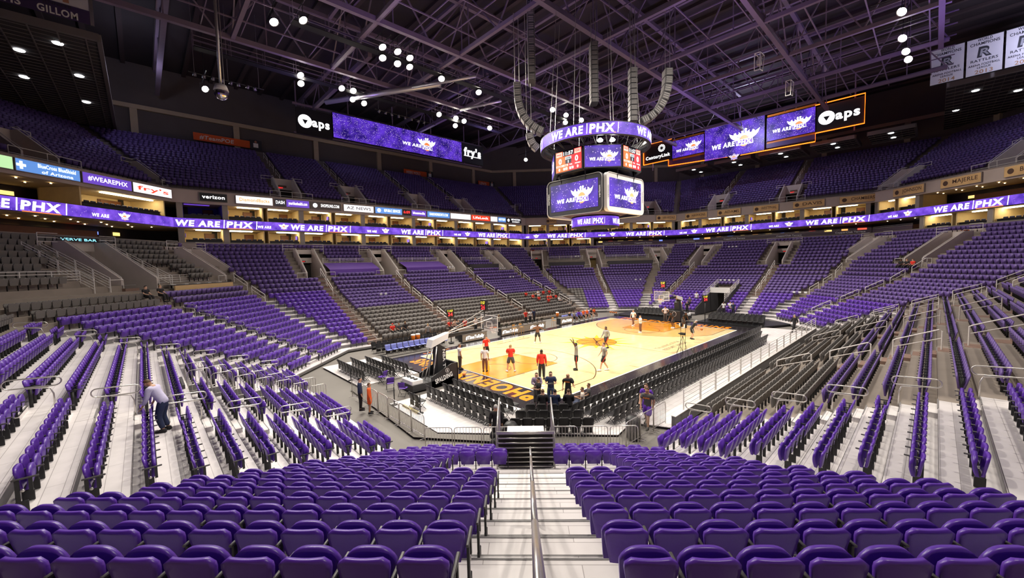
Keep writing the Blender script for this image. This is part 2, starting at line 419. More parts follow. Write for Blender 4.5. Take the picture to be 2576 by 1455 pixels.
# ------------------------------------------------------------------ walkway portals (vomitories) with their sloped side walls
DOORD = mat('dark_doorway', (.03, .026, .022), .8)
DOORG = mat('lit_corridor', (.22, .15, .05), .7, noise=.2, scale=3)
def portal(s, t, hw, d0, d1, z0, z1, hgt, label, say):
    M = frame(pt(s, 0, t, 0), (*nrm(s), 0), (-nrm(s)[1], nrm(s)[0], 0))
    root = thing('walkway_portal', label, 'portal', pt(s, d0, t, z0), ANG[s], 'walkway portals ' + say)
    for sy in (-1, 1):
        w = MB(); y = sy * (hw + .02); th = .16; L = d1 - d0; H = z1 - z0
        pts = [(0, 0), (L, 0), (L, H + hgt), (L - .9, H + hgt), (0, .95)]
        w.add([(x, y - th / 2, z) for x, z in pts] + [(x, y + th / 2, z) for x, z in pts],
              [(0, 1, 2, 3, 4), (9, 8, 7, 6, 5)] + [(i, (i + 1) % 5, 5 + (i + 1) % 5, 5 + i) for i in range(5)], WALLC)
        w.build('side_wall', root)
        r = MB()
        tp = [(.05, y, .95), (.05, y, 1.1), (L - .9, y, H + hgt + .15), (L - .05, y, H + hgt + .15), (L - .05, y, H + hgt)]
        r.tube(tp, .028, RAILP, 5)
        r.build('handrail', root)
    b = MB(); L = d1 - d0
    b.box((L + .08, 0, (z1 - z0 + hgt + 2.1) / 2 + .0), (.16, hw * 2, z1 - z0 + hgt - 2.1), WALLC)
    b.build('header_wall', root)
    c = MB(); c.box((L / 2, 0, -.04), (L, hw * 2, .08), CARPET); c.build('ramp_floor', root)
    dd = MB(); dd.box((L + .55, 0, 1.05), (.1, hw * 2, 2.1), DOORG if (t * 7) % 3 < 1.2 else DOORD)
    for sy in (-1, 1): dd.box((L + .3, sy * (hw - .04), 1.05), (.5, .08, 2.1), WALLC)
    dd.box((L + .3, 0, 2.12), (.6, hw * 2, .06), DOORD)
    dd.build('doorway', root)
    e = MB(); e.box((0, 0, 0), (.05, .5, .2), BLK)
    e.text('EXIT', frame((-.03, 0, -.06), (0, -1, 0), (0, 0, 1)), .12, EMR, width=.38)
    e.build('exit_sign', root, (L - .03, 0, min(2.35, z1 - z0 + hgt - .3)))
    for sy in (-1, 1):                                            # guard rails at the foot and on the shoulders
        g = MB()
        a, b2 = sy * (hw + .05), sy * (hw + 1.1)
        g.tube([(-.1, a, 0), (-.1, a, .92), (-.1, b2, .92), (-.1, b2, .0)], .030, RAILP, 5)
        for zz in (.3, .62, .95): g.tube([(L - .4, a, H_ := z1 - z0 + .35 + zz), (L - .4, sy * (hw + 1.35), H_)], .026, RAILP, 4)
        g.tube([(L - .4, sy * (hw + 1.35), z1 - z0), (L - .4, sy * (hw + 1.35), z1 - z0 + 1.3)], .028, RAILP, 5)
        g.build('guard_rail', root)
    return root
PN = 0
for s in SIDE_ORDER:
    for i, t in enumerate(sorted(PORTALS[s])):
        k = KIND[s]; hw = pw(s, t)
        big = (s, t) == ('L', 6.2)
        r = portal(s, t, hw, off(k, JP0) - .45, off(k, JP1) - .45, zrow(JP0 - 1), zrow(JP1), .55 if not big else .75,
               ('wide ' if big else '') + 'grey walkway portal in the %s, %s from its right end' % (SAYS[s], nth(i + 1)), 'through the lower bowl')
        if big:
            sg = MB(); sg.box((0, 0, .12), (.12, 3.0, .3), BLK); sg.text('VERVE BAR', frame((-.07, 0, .02), (0, -1, 0), (0, 0, 1)), .2, mat('led_cyan', (.1, .6, .8), .5, emit=2.2, ecol=(.25, .8, 1)), width=2.6)
            sg.build('lit_sign', r, (off(k, JP1) - off(k, JP0) - .3, 0, zrow(JP1) - zrow(JP0 - 1) + .8))
            tx = MB(); tx.text('CenturyLink', frame((off(k, JP1) - off(k, JP0) - .03, 0, 2.75), (0, -1, 0), (0, 0, 1)), .22, BLK, width=1.7)
            tx.build('wall_lettering', r)

# ------------------------------------------------------------------ seats
def grid_panel(cols, rows, fn, th, both=True):
    """A curved panel: fn(u, v) -> (x, y, z), u across, v up; thickness th along -y of the local frame."""
    vs = []; fs = []
    for side in (0, 1):
        for i in range(rows + 1):
            for j in range(cols + 1):
                x, y, z = fn(j / cols, i / rows); vs.append((x, y - (th if side else 0), z))
    n = (rows + 1) * (cols + 1); w = cols + 1
    for i in range(rows):
        for j in range(cols):
            a = i * w + j; fs.append((a + 1, a, a + w, a + w + 1)); fs.append((n + a, n + a + 1, n + a + w + 1, n + a + w))
    for j in range(cols):
        fs.append((j, j + 1, n + j + 1, n + j)); a = rows * w + j; fs.append((a + 1, a, n + a, n + a + 1))
    for i in range(rows):
        a = i * w; fs.append((a + w, a, n + a, n + a + w)); a = i * w + cols; fs.append((a, a + w, n + a + w, n + a))
    return vs, fs
def back_fn(u, v):                            # seen from behind: flat top with round shoulders, tapering down
    w = .238 - .065 * (1 - v) ** 1.3
    r = .07
    x = (u - .5) * 2 * w
    z = .40 + .40 * v
    if v > .78: x = (u - .5) * 2 * (w - r * (1 - math.sqrt(max(0, 1 - ((v - .78) / .22) ** 2))))
    y = -.0 - .06 * v + .03 * (1 - ((u - .5) * 2) ** 2) * -1 * .6
    return x, y, z
def pan_fn(u, v):                             # the tipped-up seat pan, crescent front edge uppermost
    q = (u - .5) * 2
    w = .228 + .008 * v
    top = .79 - .075 * abs(q) ** 3.4
    z = .40 + (top - .40) * v
    x = q * w * (1 if v < .85 else (1 - .1 * ((v - .85) / .15) ** 2))
    y = .05 + .03 * v + .025 * math.sin(v * math.pi)
    return x, y, z
def mk(vsfs, m, name, smooth=True):
    b = MB(); b.add(vsfs[0], vsfs[1], m, smooth); return b.mesh(name)
def round_box(mb, pts, r, m): mb.tube(pts, r, m, 8)
hiB = grid_panel(10, 9, back_fn, .045); hiP = grid_panel(10, 7, lambda u, v: (lambda p: (p[0], p[1] + .02, p[2]))(pan_fn(u, v)), .055)
SEAT_BACK = mk(hiB, PUR, 'seat_backrest'); SEAT_PAN = mk(hiP, PURD, 'seat_pan')
lip = MB(); lip.tube([(-.18, -.185, .72), (-.19, -.182, .60), (-.175, -.16, .44)], .006, PURD, 4); lip.tube([(.18, -.185, .72), (.19, -.182, .60), (.175, -.16, .44)], .006, PURD, 4)
arm = MB(); arm.box((.26, .04, .635), (.036, .33, .03), mat('armrest_grey', (.07, .065, .065), .45, noise=.1, scale=20), bev=.008)
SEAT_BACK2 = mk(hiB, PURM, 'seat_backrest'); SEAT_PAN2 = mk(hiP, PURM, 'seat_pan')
SEAT_ARM = arm.mesh('armrest')
br = MB(); br.box((.26, -.06, .36), (.03, .06, .52), BLKM, bev=.006); br.box((.26, -.02, .12), (.036, .16, .22), BLKM, bev=.01); br.box((.26, .1, .5), (.025, .05, .24), BLKM); br.tube([(.243, 0, .42), (.277, 0, .42)], .03, STEEL, 8)
SEAT_BRK = br.mesh('bracket')
def lod(back_w, top, zb, tilt, th, m_i):      # low-count stand-ins for the mass of far seats: same silhouette, fewer faces
    w = back_w
    prof = [(-w * .8, zb), (-w, zb + .3), (-w, top - .07), (-w * .75, top), (w * .75, top), (w, top - .07), (w, zb + .3), (w * .8, zb)]
    def y(z): return tilt[0] + tilt[1] * (z - zb)
    vs = [(x, y(z), z) for x, z in prof] + [(x, y(z) - th, z) for x, z in prof]; n = 8
    return vs, [tuple(range(n)), tuple(range(n, 2 * n))[::-1]] + [(i, n + i, n + (i + 1) % n, (i + 1) % n) for i in range(n)], m_i
LOD_B = lod(.247, .81, .35, (-.02, -.22), .045, 0); LOD_P = lod(.235, .79, .34, (.1, .12), .05, 0)
def boxg(c, d, k):
    b = MB(); b.box(c, d, BLK); return b.v, b.f, k
LOD_K = boxg((.26, -.02, .3), (.022, .08, .6), 1); LOD_A = boxg((.26, .04, .635), (.036, .32, .025), 1)

def charcoal(s, j, t):
    if s == 'T': return j <= 8 and t < 14.9
    if s == 'F': return j <= 8 and t > -3.0
    if s == 'B': return j <= 5 and t > -13
    if s == 'L': return (j in (15, 16) and t > 6.4) or (j >= 19 and t > -5)
    if s == 'W': return j >= 15
    return False
# spectators: (stand, row, t) - their seats are folded down and built one by one
FANS = [('T', j, -x) for x, j in ((11.0, 6), (11.6, 6), (12.2, 6), (13.4, 5), (14.0, 5), (14.6, 5), (15.2, 5), (10.4, 7), (13.0, 7), (14.2, 7), (15.6, 7), (12.6, 4), (15.0, 4), (11.4, 5),
        (-12.9, 2), (-12.2, 2), (-11.5, 2), (-6.6, 1), (-5.9, 1))] + [('R', 17, 12.0 - 4), ('R', 17, 12.7 - 4), ('R', 17, 13.4 - 4), ('L', 16, 7.0), ('L', 16, 8.2)]
FAN_SEATS = []
def seat_rows():
    out = []
    for s in SIDE_ORDER:
        for j in range(1, 27):
            if s == 'N' and j > 14: continue
            d = off(KIND[s], j); t0, t1 = trange(s, dists(j))
            hl = .70
            holes = [(c, .98 - .26 if s == 'N' else .68) for c in AISLES[s] if not (j >= JP0 and any(abs(c - q) < 3 for q in PORTALS[s]))]
            if JP0 - 1 <= j < JP1 + 1: holes += [(c, pw(s, c) + (1.2 if j < JP1 else .9)) for c in PORTALS[s]]
            if s == 'N' and 4 <= j <= 7: holes.append((-6.57, 2.35))
            if s == 'E' and j <= 10: holes.append((TUNNEL[0], 1.65))
            if s == 'W' and j <= 7: holes.append((-1.9, 1.1))
            if s == 'L' and j in (17, 18): continue
            if s == 'L' and 19 <= j <= 21: holes.append((6, 5))
            if s == 'T' and j in (19, 20, 21):                   # boxes between the portals
                holes += [(10.8, 3.7), (.2, 4.4)]
            if s == 'F' and j in (19, 20, 21): holes += [(-13.2, 4.6), (-1.3, 3.8)]
            edge = .55
            base = t0 + edge
            for k, (a, b) in enumerate(cut(t0 + edge, t1 - edge, holes)):
                n = int((b - a) / .52)
                if n < 1: continue
                # pack the seats against the aisle nearest the camera-facing end
                g = (b - a - n * .52)
                left_is_aisle = a > t0 + edge + .01; right_is_aisle = b < t1 - edge - .01
                st = a + .26 + (0 if left_is_aisle and not right_is_aisle else (g if right_is_aisle and not left_is_aisle else g / 2))
                for q in range(n):
                    tq = st + q * .52
                    f_ = [g_ for g_ in FANS if g_[0] == s and g_[1] == j and abs(g_[2] - tq) <= .26]
                    if f_: FAN_SEATS.append((f_[0], (s, j, k, q, n, d + .06, tq, zrow(j), 0))); continue
                    out.append((s, j, k, q, n, d + .06, st + q * .52, zrow(j), 0))
    for s in SIDE_ORDER:
        if s in 'NB': continue
        for j in range(1, NUP):
            D = updist(j); d = D[KIND[s]] + .05; t0, t1 = trange(s, D)
            holes = [(c, .66) for c in UAISLES.get(s, [])]
            if j <= 6: holes += [(c, 1.9) for c in UPORT.get(s, [])]
            for k, (a, b) in enumerate(cut(t0 + .5, t1 - .5, holes)):
                n = int((b - a) / .52)
                for q in range(n): out.append((s, j, k, q, n, d, a + .26 + (b - a - n * .52) / 2 + q * .52, upz(j), 1))
    return out
ROWS = seat_rows()
P = np.array([pt(r[0], r[5], r[6], r[7] + .6) for r in ROWS])
X, Y, Zd = px(P)
vis = (Zd > .4) & (X > -600) & (X < 3176) & (Y > -300) & (Y < 2500)
ROWS = [r for r, v in zip(ROWS, vis) if v]; P = P[vis]; Zd = Zd[vis]
inf = ((X > -60) & (X < 2636) & (Y > -20) & (Y < 1500))[vis]
ischar = np.array([charcoal(r[0], r[1], r[6]) and not r[8] for r in ROWS])
order = np.argsort(Zd)
pick_p = [i for i in order if not ischar[i] and inf[i]][:300]
pick_c = [i for i in order if ischar[i] and inf[i]][:300]
picked = set(pick_p) | set(pick_c)
def seat_label(r, col):
    s, j, k, q, n, d, t, z, up = r
    row = nth(j)
    if s == 'N':
        left = t > -6.57                                         # +t runs to the camera's left on the near side
        a = abs(t + 6.57)
        m = int(round((a - .98) / .52)) + 1
        return '%s stadium seat, %s %s of the near centre stairs, %s row above the floor' % (col, nth(max(1, m)), 'left' if left else 'right', row)
    ps = [pt(s, d, t0_, z) for t0_ in (t, t + .5)]
    xa, xb = px(ps)[0]                                           # does the count run leftwards or rightwards in the photo?
    m = q + 1 if xb > xa else n - q
    blk = k + 1
    return '%s seat, %s, row %s up, %s from left in its %s block' % (col, SAYS[s] + (' upper deck' if up else ''), row, nth(m), nth(blk))
def seat_thing(i, col, parts):
    r = ROWS[i]; s, j, k, q, n, d, t, z, up = r
    root = thing('stadium_seat', seat_label(r, col), 'seat', pt(s, d, t, z), ANG[s] + math.pi / 2, '%s stadium seats' % col)
    for nm, me in parts: inst(nm, me, root)
for i in pick_p:
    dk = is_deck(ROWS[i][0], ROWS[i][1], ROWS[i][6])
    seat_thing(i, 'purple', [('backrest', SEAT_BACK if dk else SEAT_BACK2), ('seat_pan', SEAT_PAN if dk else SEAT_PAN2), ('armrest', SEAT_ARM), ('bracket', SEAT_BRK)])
CH = MB()
CH.add(LOD_B[0], LOD_B[1], CHAR); CH.add(LOD_P[0], LOD_P[1], CHAR); CH.add(LOD_K[0], LOD_K[1], BLKM); CH.add(LOD_A[0], LOD_A[1], mat('armrest_grey'))
CHM = CH.mesh('padded_seat')
for fan, r in FAN_SEATS:
    s, j, k, q, n, d, t, z, up = r; c_ = CHAR if charcoal(s, j, t) else PUR
    b = MB(); b.add(LOD_B[0], LOD_B[1], c_); b.box((0, .2, .43), (.43, .42, .05), c_, bev=.02); b.add(LOD_K[0], LOD_K[1], BLKM)
    o = b.build('occupied_seat', None, pt(s, d, t, z)); o.rotation_euler[2] = ANG[s] + math.pi / 2
    tag(o, seat_label(r, 'occupied %s' % ('charcoal' if c_ is CHAR else 'purple')), 'occupied seat', 'seats folded down under spectators')
for i in pick_c:
    r = ROWS[i]; s, j, k, q, n, d, t, z, up = r
    o = inst('padded_seat', CHM, None, pt(s, d, t, z), ANG[s] + math.pi / 2)
    tag(o, seat_label(r, 'charcoal'), 'padded seat', 'charcoal padded seats')
def mass(idx, label, mats, geos):
    r = [ROWS[i] for i in idx]
    pos = np.array([pt(q[0], q[5], q[6], q[7]) for q in r]); rot = np.array([ANG[q[0]] + math.pi / 2 for q in r])
    o = merged('stadium_seats', geos, (pos, rot, np.ones(len(r))), mats)
    tag(o, label, 'seats', None, 'stuff')
    return o
rest_p = [i for i in range(len(ROWS)) if i not in picked and not ischar[i]]
rest_c = [i for i in range(len(ROWS)) if i not in picked and ischar[i]]
def rowpos(idx): return (np.array([pt(ROWS[i][0], ROWS[i][5], ROWS[i][6], ROWS[i][7]) for i in idx]), np.array([ANG[ROWS[i][0]] + math.pi / 2 for i in idx]), np.ones(len(idx)))
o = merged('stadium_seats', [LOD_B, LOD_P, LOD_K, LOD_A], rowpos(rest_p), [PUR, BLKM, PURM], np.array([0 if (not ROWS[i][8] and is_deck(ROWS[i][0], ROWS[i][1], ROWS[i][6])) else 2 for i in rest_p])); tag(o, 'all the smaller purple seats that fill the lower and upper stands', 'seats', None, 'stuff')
if rest_c:
    o = merged('stadium_seats', [LOD_B, LOD_P, LOD_K, LOD_A], rowpos(rest_c), [CHAR, BLKM]); o.name = 'padded_seats'; tag(o, 'all the smaller charcoal seats on the far side and upper left', 'seats', None, 'stuff')
# ------------------------------------------------------------------ floor, court and its markings
f = MB(); f.box((0, 0, -.25), (124, 124, .3), mat('arena_floor', (.17, .155, .14), .7, noise=.15, scale=.5)); struct(f.build('floor'), 'grey slab of the arena floor')
HX, HY = 14.325, 7.62
def disc(mb, c, r0, r1, z, m, a0=0, a1=2 * math.pi, n=48, sy=1.):
    vs = []
    for i in range(n + 1):
        a = a0 + (a1 - a0) * i / n
        vs += [(c[0] + r0 * math.cos(a), c[1] + r0 * math.sin(a) * sy, z), (c[0] + r1 * math.cos(a), c[1] + r1 * math.sin(a) * sy, z)]
    return mb.add(vs, [(2 * i, 2 * i + 1, 2 * i + 3, 2 * i + 2) for i in range(n)], m)
def strip(mb, a, b, w, z, m):
    a, b = Vector((*a, z)), Vector((*b, z)); d = (b - a).normalized(); n = Vector((-d.y, d.x, 0)) * w / 2
    return mb.quad(a - n, b - n, b + n, a + n, m)
APR = mat('black_apron_paint', (.022, .018, .022), .18, noise=.2, scale=3, coat=.5)
ORP = mat('orange_court_paint', (.85, .25, .006), .25, noise=.05, scale=4, coat=.4)
LINE = mat('dark_line_paint', (.10, .035, .01), .3)
INKC = mat('court_ink', (.06, .05, .05), .3)
WLINE = mat('white_line_paint', (.85, .85, .82), .3)
YEL = mat('yellow_ray_paint', (.95, .72, .02), .22, coat=.5)
m = MB(); m.box((0, 0, .02), (2 * HX, 2 * HY, .04), MAPLE); court = struct(m.build('court_floor'), 'varnished maple basketball court')
Z1, Z2, Z3 = .043, .046, .049
a = MB(); a.box((0, 0, .0175), (2 * HX + 5.2, 2 * HY + 2.4, .035), APR); a.build('black_apron', court)
for sx in (-1, 1):
    cx = sx * (HX - 1.6)
    t = MB()                                                    # the three-point ground, stained darker, then its line
    am = math.asin(6.7 / 7.24)
    pts = [(sx * HX, -6.7)] + [(cx - sx * 7.24 * math.cos(q), 7.24 * math.sin(q)) for q in np.linspace(-am, am, 33)] + [(sx * HX, 6.7)]
    t.add([(x, y, Z1) for x, y in pts], [tuple(range(len(pts)))[::(1 if sx < 0 else -1)]], MAPLE2 if sx > 0 else MAPLE)
    t.build('three_point_area', court)
    l = MB()
    for p, q in zip(pts[:-1], pts[1:]): strip(l, p, q, .06, Z2, LINE)
    l.build('three_point_line', court)
    k = MB(); x0, x1 = sorted((sx * HX, sx * (HX - 5.79))); k.quad((x0, -2.44, Z2), (x1, -2.44, Z2), (x1, 2.44, Z2), (x0, 2.44, Z2), KEYP); k.build('painted_key', court)
    l = MB(); xe = sx * (HX - 5.79)
    strip(l, (sx * HX, 2.44), (xe, 2.44), .05, Z3, LINE); strip(l, (sx * HX, -2.44), (xe, -2.44), .05, Z3, LINE); strip(l, (xe, -2.44), (xe, 2.44), .05, Z3, LINE)
    disc(l, (xe, 0), 1.80, 1.85, Z3, LINE)
    disc(l, (cx, 0), 1.20, 1.25, Z3, LINE, math.pi / 2 * sx, math.pi / 2 * sx + math.pi) if sx > 0 else disc(l, (cx, 0), 1.20, 1.25, Z3, LINE, -math.pi / 2, math.pi / 2)
    for y in (-2.44, 2.44):
        for d in (2.1, 3.0, 3.4, 4.3): strip(l, (sx * (HX - d), y), (sx * (HX - d), y + (.2 if y > 0 else -.2)), .05, Z3, LINE)
    l.build('key_line', court)
b = MB()
for p, q in (((-HX, -HY), (HX, -HY)), ((HX, -HY), (HX, HY)), ((HX, HY), (-HX, HY)), ((-HX, HY), (-HX, -HY))): strip(b, p, q, .1, Z2, WLINE)
b.build('boundary_line', court)
h = MB(); strip(h, (0, -HY), (0, HY), .05, Z1, LINE); strip(h, (-5.6, -HY), (-5.6, -HY + .9), .05, Z1, LINE); strip(h, (5.6, -HY), (5.6, -HY + .9), .05, Z1, LINE); h.build('half_court_line', court)
s_ = MB()                                                       # sun emblem: rays, then the ball with its seams
for i in range(14):
    a0 = 2 * math.pi * i / 14 + .15; L = 3.6 if i % 2 else 2.9
    s_.add([(1.7 * math.cos(a0 - .17), 1.7 * math.sin(a0 - .17), Z2), (L * math.cos(a0), L * math.sin(a0), Z2), (1.7 * math.cos(a0 + .17), 1.7 * math.sin(a0 + .17), Z2)], [(0, 1, 2)], YEL)
s_.build('sun_rays', court)
b = MB(); disc(b, (0, 0), 0, 1.85, Z3, KEYP, n=40); b.build('sun_ball', court)
b = MB(); Z4 = .052
disc(b, (0, 0), 1.80, 1.87, Z4, LINE)
for a0, cx, cy, r in ((0, .9, -2.5, 2.6), (0, -1.6, -1.9, 2.3), (0, 1.9, 1.7, 2.2)):
    pv = []
    for q in np.linspace(0, 2 * math.pi, 90):
        x, y = cx + r * math.cos(q), cy + r * math.sin(q)
        if x * x + y * y < 1.82 ** 2: pv.append((x, y))
        elif len(pv) > 1: break
    ok = [q for q in zip(pv[:-1], pv[1:]) if math.dist(*q) < .5]
    for p, q in ok: strip(b, p, q, .13, Z4, LINE)
strip(b, (-1.3, -1.3), (1.3, 1.3), .12, Z4, LINE)
b.build('sun_ball_seams', court)
def flat_text(mb, txt, cx, cy, dirx, size, m, width, z, bold=.02):
    dx = Vector((*dirx, 0)); dy = Vector((-dirx[1], dirx[0], 0))
    M = frame((cx, cy, z), dx, dy); M = M @ Matrix.Translation((0, -size / 2, 0))
    mb.text(txt, M, size, m, width=width, bold=bold)
for txt, sx, d in (('PHOENIX', -15.3, 1), ('SUNS', -15.3, 1), ('PHOENIX', 15.3, -1), ('SUNS', 15.3, -1)):
    w = MB(); y = (-2.65 if txt == 'PHOENIX' else 4.9) * d
    flat_text(w, txt, sx, y, (0, d), 1.3, ORP, 7.7 if txt == 'PHOENIX' else 3.6, .038, .07); w.build('baseline_lettering', court)
for cx, cy, d in ((-4.6, 6.7, 1), (2.9, -6.0, 1)):
    w = MB(); c_, s2 = math.cos(.0), math.sin(.0)
    flat_text(w, 'TALKING STICK', cx, cy + .42, (d, 0), .42, INKC, 4.4, Z1, .0); flat_text(w, 'RESORT ARENA', cx, cy - .28, (d, 0), .42, INKC, 4.4, Z1, .0); w.build('court_lettering', court)
w = MB(); flat_text(w, 'SUNS.COM', -12.4, 8.25, (1, 0), .34, ORP, 2.6, .038, .02); w.build('sideline_lettering', court)

# ------------------------------------------------------------------ white floor decks and grey carpet round the court
d = MB()
d.prism([(-21.3, 10.3), (-21.3, 3.2), (-17.1, 3.2), (-17.1, 10.3)], 0, .03, DECKP)
struct(d.build('floor_deck_left'), 'white decking behind the left half of the near baseline')
d = MB(); d.prism([(-21.4, -1.2), (-21.6, -6.4), (-16.2, -12.4), (-14.6, -12.1), (-13.9, -13.75), (18, -13.75), (18, -8.85), (-16.95, -8.85), (-16.95, -1.2)], 0, .03, DECKP)
struct(d.build('floor_deck_near'), 'white decking round the near corner and along the right sideline')
d = MB(); d.prism([(-21.9, 3.15), (-22.6, -6.0), (-17, -13.4), (-16.3, -12.6), (-21.65, -6.5), (-21.45, -1.15), (-17.0, -1.15), (-17.0, 3.15)], 0, .012, CARPET); struct(d.build('carpet_walk'), 'grey carpet walkway into the near corner')
d = MB(); d.box((21, -1.0, .006), (7, 2.3, .012), CARPET); struct(d.build('carpet_tunnel'), 'grey carpet of the far tunnel')
d = MB(); d.prism([(17.2, 9), (17.2, .4), (22.5, .4), (22.5, 9)], 0, .16, BLKM); d.prism([(17.2, -2.4), (17.2, -9), (22.5, -11.5), (22.5, -2.4)], 0, .16, BLKM); struct(d.build('floor_deck_far'), 'dark decking behind the far baseline')

# right sideline front wall with its rails, and tunnel walls in the far stand
w = MB(); w.box((1.5, -13.85, .3), (31, .16, .6), DECKE); w.box((1.5, -13.85, .61), (31, .2, .03), RAILP); struct(w.build('wall_front_right'), 'low wall in front of the right sideline stand')
for i in range(15):
    x = -13.0 + i * 2.0
    g = MB(); H = .95
    g.tube([(x + .06, -13.85, .62), (x + .06, -13.85, .62 + H), (x + 1.94, -13.85, .62 + H), (x + 1.94, -13.85, .62)], .030, RAILP, 6)
    for q in (.18, .38, .58, .77): g.tube([(x + .06, -13.85, .62 + q), (x + 1.94, -13.85, .62 + q)], .018, RAILP, 4)
    o = g.build('guard_rail'); tag(o, 'white front rail panel below the right stand, %s from the near end' % nth(i + 1), 'railing', 'rail panels along the right sideline')
for sy, nm in ((-1, 'right'), (1, 'left')):
    y = -1.0 + sy * 1.4
    g = MB(); x0, x1 = 23.6, off('E', 10)
    g.add([(x0, y - .06, 0), (x1, y - .06, 0), (x1, y - .06, zrow(10) + .9), (x0, y - .06, .9)] + [(x0, y + .06, 0), (x1, y + .06, 0), (x1, y + .06, zrow(10) + .9), (x0, y + .06, .9)],
          [(0, 1, 2, 3), (7, 6, 5, 4), (0, 4, 5, 1), (1, 5, 6, 2), (2, 6, 7, 3), (3, 7, 4, 0)], DARK)
    struct(g.build('wall_tunnel_' + nm), 'dark side wall of the far tunnel')
    r = MB()
    for q in (.25, .5, .75, 1.0): r.tube([(x0 + 2.6, y, 1.15 + q + .75), (x1, y, zrow(10) + .55 + q)], .026, RAILP, 5)
    for k in range(5): xx = x0 + 2.6 + k * (x1 - x0 - 2.6) / 4; zz = 1.9 + (zrow(10) + .55 - 1.9) * k / 4; r.tube([(xx, y, zz - .3), (xx, y, zz + 1.0)], .028, RAILP, 5)
    tag(r.build('guard_rail'), 'sloping white rail on the %s side of the far tunnel' % nm, 'railing')
g = MB(); g.box((off('E', 6), -1.0, 3.15), (.12, 2.6, .75), WHITE); tag(g.build('header_board'), 'blank white board over the mouth of the far players tunnel', 'board')
g = MB(); g.box((off('E', 10), -1.0, 1.6), (.1, 2.7, 3.2), DOORD); struct(g.build('wall_tunnel_end'), 'dark end of the tunnel')

# ------------------------------------------------------------------ folding chairs on the floor
cb, cs, cl = MB(), MB(), MB()
cb.add(*grid_panel(6, 7, lambda u, v: ((u - .5) * 2 * (.232 - .03 * (1 - v)) * (1 if v < .7 else 1 - .3 * (1 - math.sqrt(max(0, 1 - ((v - .7) / .3) ** 2)))), -.02 - .10 * v - .03 * (1 - ((u - .5) * 2) ** 2), .43 + .44 * v), .05), BLK, True)
cs.box((0, .17, .44), (.44, .42, .055), BLK, bev=.02); cs.box((0, -.06, .27), (.40, .03, .26), BLK, bev=.01)
for sx in (-1, 1):
    cl.tube([(sx * .23, -.17, .80), (sx * .225, .0, .42), (sx * .225, .33, .0)], .013, BLKM, 5)
    cl.tube([(sx * .205, .30, .42), (sx * .205, -.16, .0)], .013, BLKM, 5)
cl.tube([(-.22, .30, .05), (.22, .30, .05)], .01, BLKM, 4); cl.tube([(-.2, -.13, .04), (.2, -.13, .04)], .01, BLKM, 4)
CHB, CHS, CHL = cb.mesh('backrest'), cs.mesh('seat'), cl.mesh('frame')
FB = MB()
for q in (cb, cs, cl): FB.add(q.v, q.f, BLK if q is not cl else BLKM, False)
CHF = FB.mesh('folding_chair')
CHAIRS = []
def chair_row(x0, y0, dx, dy, n, face, say, z=.03, detail=True, step=.53):
    """n chairs from (x0, y0) along (dx, dy), facing angle face."""
    L = math.hypot(dx, dy)
    ps = [(x0 + dx / L * step * i, y0 + dy / L * step * i, z) for i in range(n)]
    xs = px(ps)[0]
    for i, p in enumerate(ps):
        m = i + 1 if xs[-1] > xs[0] else n - i
        lab = 'black folding chair, %s from the left in %s' % (nth(m), say)
        if detail:
            c = thing('folding_chair', lab, 'folding chair', p, face - math.pi / 2, 'black courtside chairs')
            inst('backrest', CHB, c); inst('seat', CHS, c); inst('frame', CHL, c)
        else:
            c = inst('folding_chair', CHF, None, p, face - math.pi / 2); tag(c, lab, 'folding chair', 'black courtside chairs')
        CHAIRS.append(c)
for i, (x, y0, n) in enumerate(((-17.72, -7.2, 10), (-18.62, -7.5, 10), (-19.5, -7.6, 11))):
    chair_row(x, y0, 0, 1, n, 0, 'the %s row behind the near baseline' % nth(i + 1))
for i, (x, y0, n) in enumerate(((-17.85, 3.3, 8), (-18.85, 3.3, 9), (-19.75, 3.3, 10), (-20.7, 3.9, 9))):
    chair_row(x, y0, 0, 1, n, 0, 'the %s row past the basket stand' % nth(i + 1))
chair_row(-20.75, -3.2, 0, 1, 2, 0, 'the lone pair on the white deck edge')
for i, (u, v0, n) in enumerate(((-18.55, 4.9, 4), (-19.35, 4.3, 6), (-20.25, 4.0, 8))):
    chair_row((u - v0) * S, (u + v0) * S, -S, S, n, math.pi / 4, 'the %s corner row above the rail' % nth(i + 1))
for i, (y, x0, n) in enumerate(((-9.95, -16.2, 57), (-10.85, -15.9, 50), (-11.7, -15.3, 46))):
    chair_row(x0, y, 1, 0, n, math.pi / 2, 'the %s row of the right sideline' % nth(i + 1), detail=i < 3 and True)
# far end blocks: beyond the far baseline
for i in range(4):
    chair_row(17.7 + .95 * i, 1.2, 0, 1, 10, math.pi, 'far block left of the tunnel, row %s' % nth(i + 1), z=.16, detail=False)
    chair_row(17.7 + .95 * i, -9.0 + .2 * i, 0, 1, 11, math.pi, 'far block right of the tunnel, row %s' % nth(i + 1), z=.16, detail=False)
# scorer side: bench rows left and right of the tables
for i in range(2):
    chair_row(-16.2, 11.5 + .95 * i, 1, 0, 13, -math.pi / 2, 'far-side %s row behind the team bench' % nth(i + 1), z=.03, detail=False)
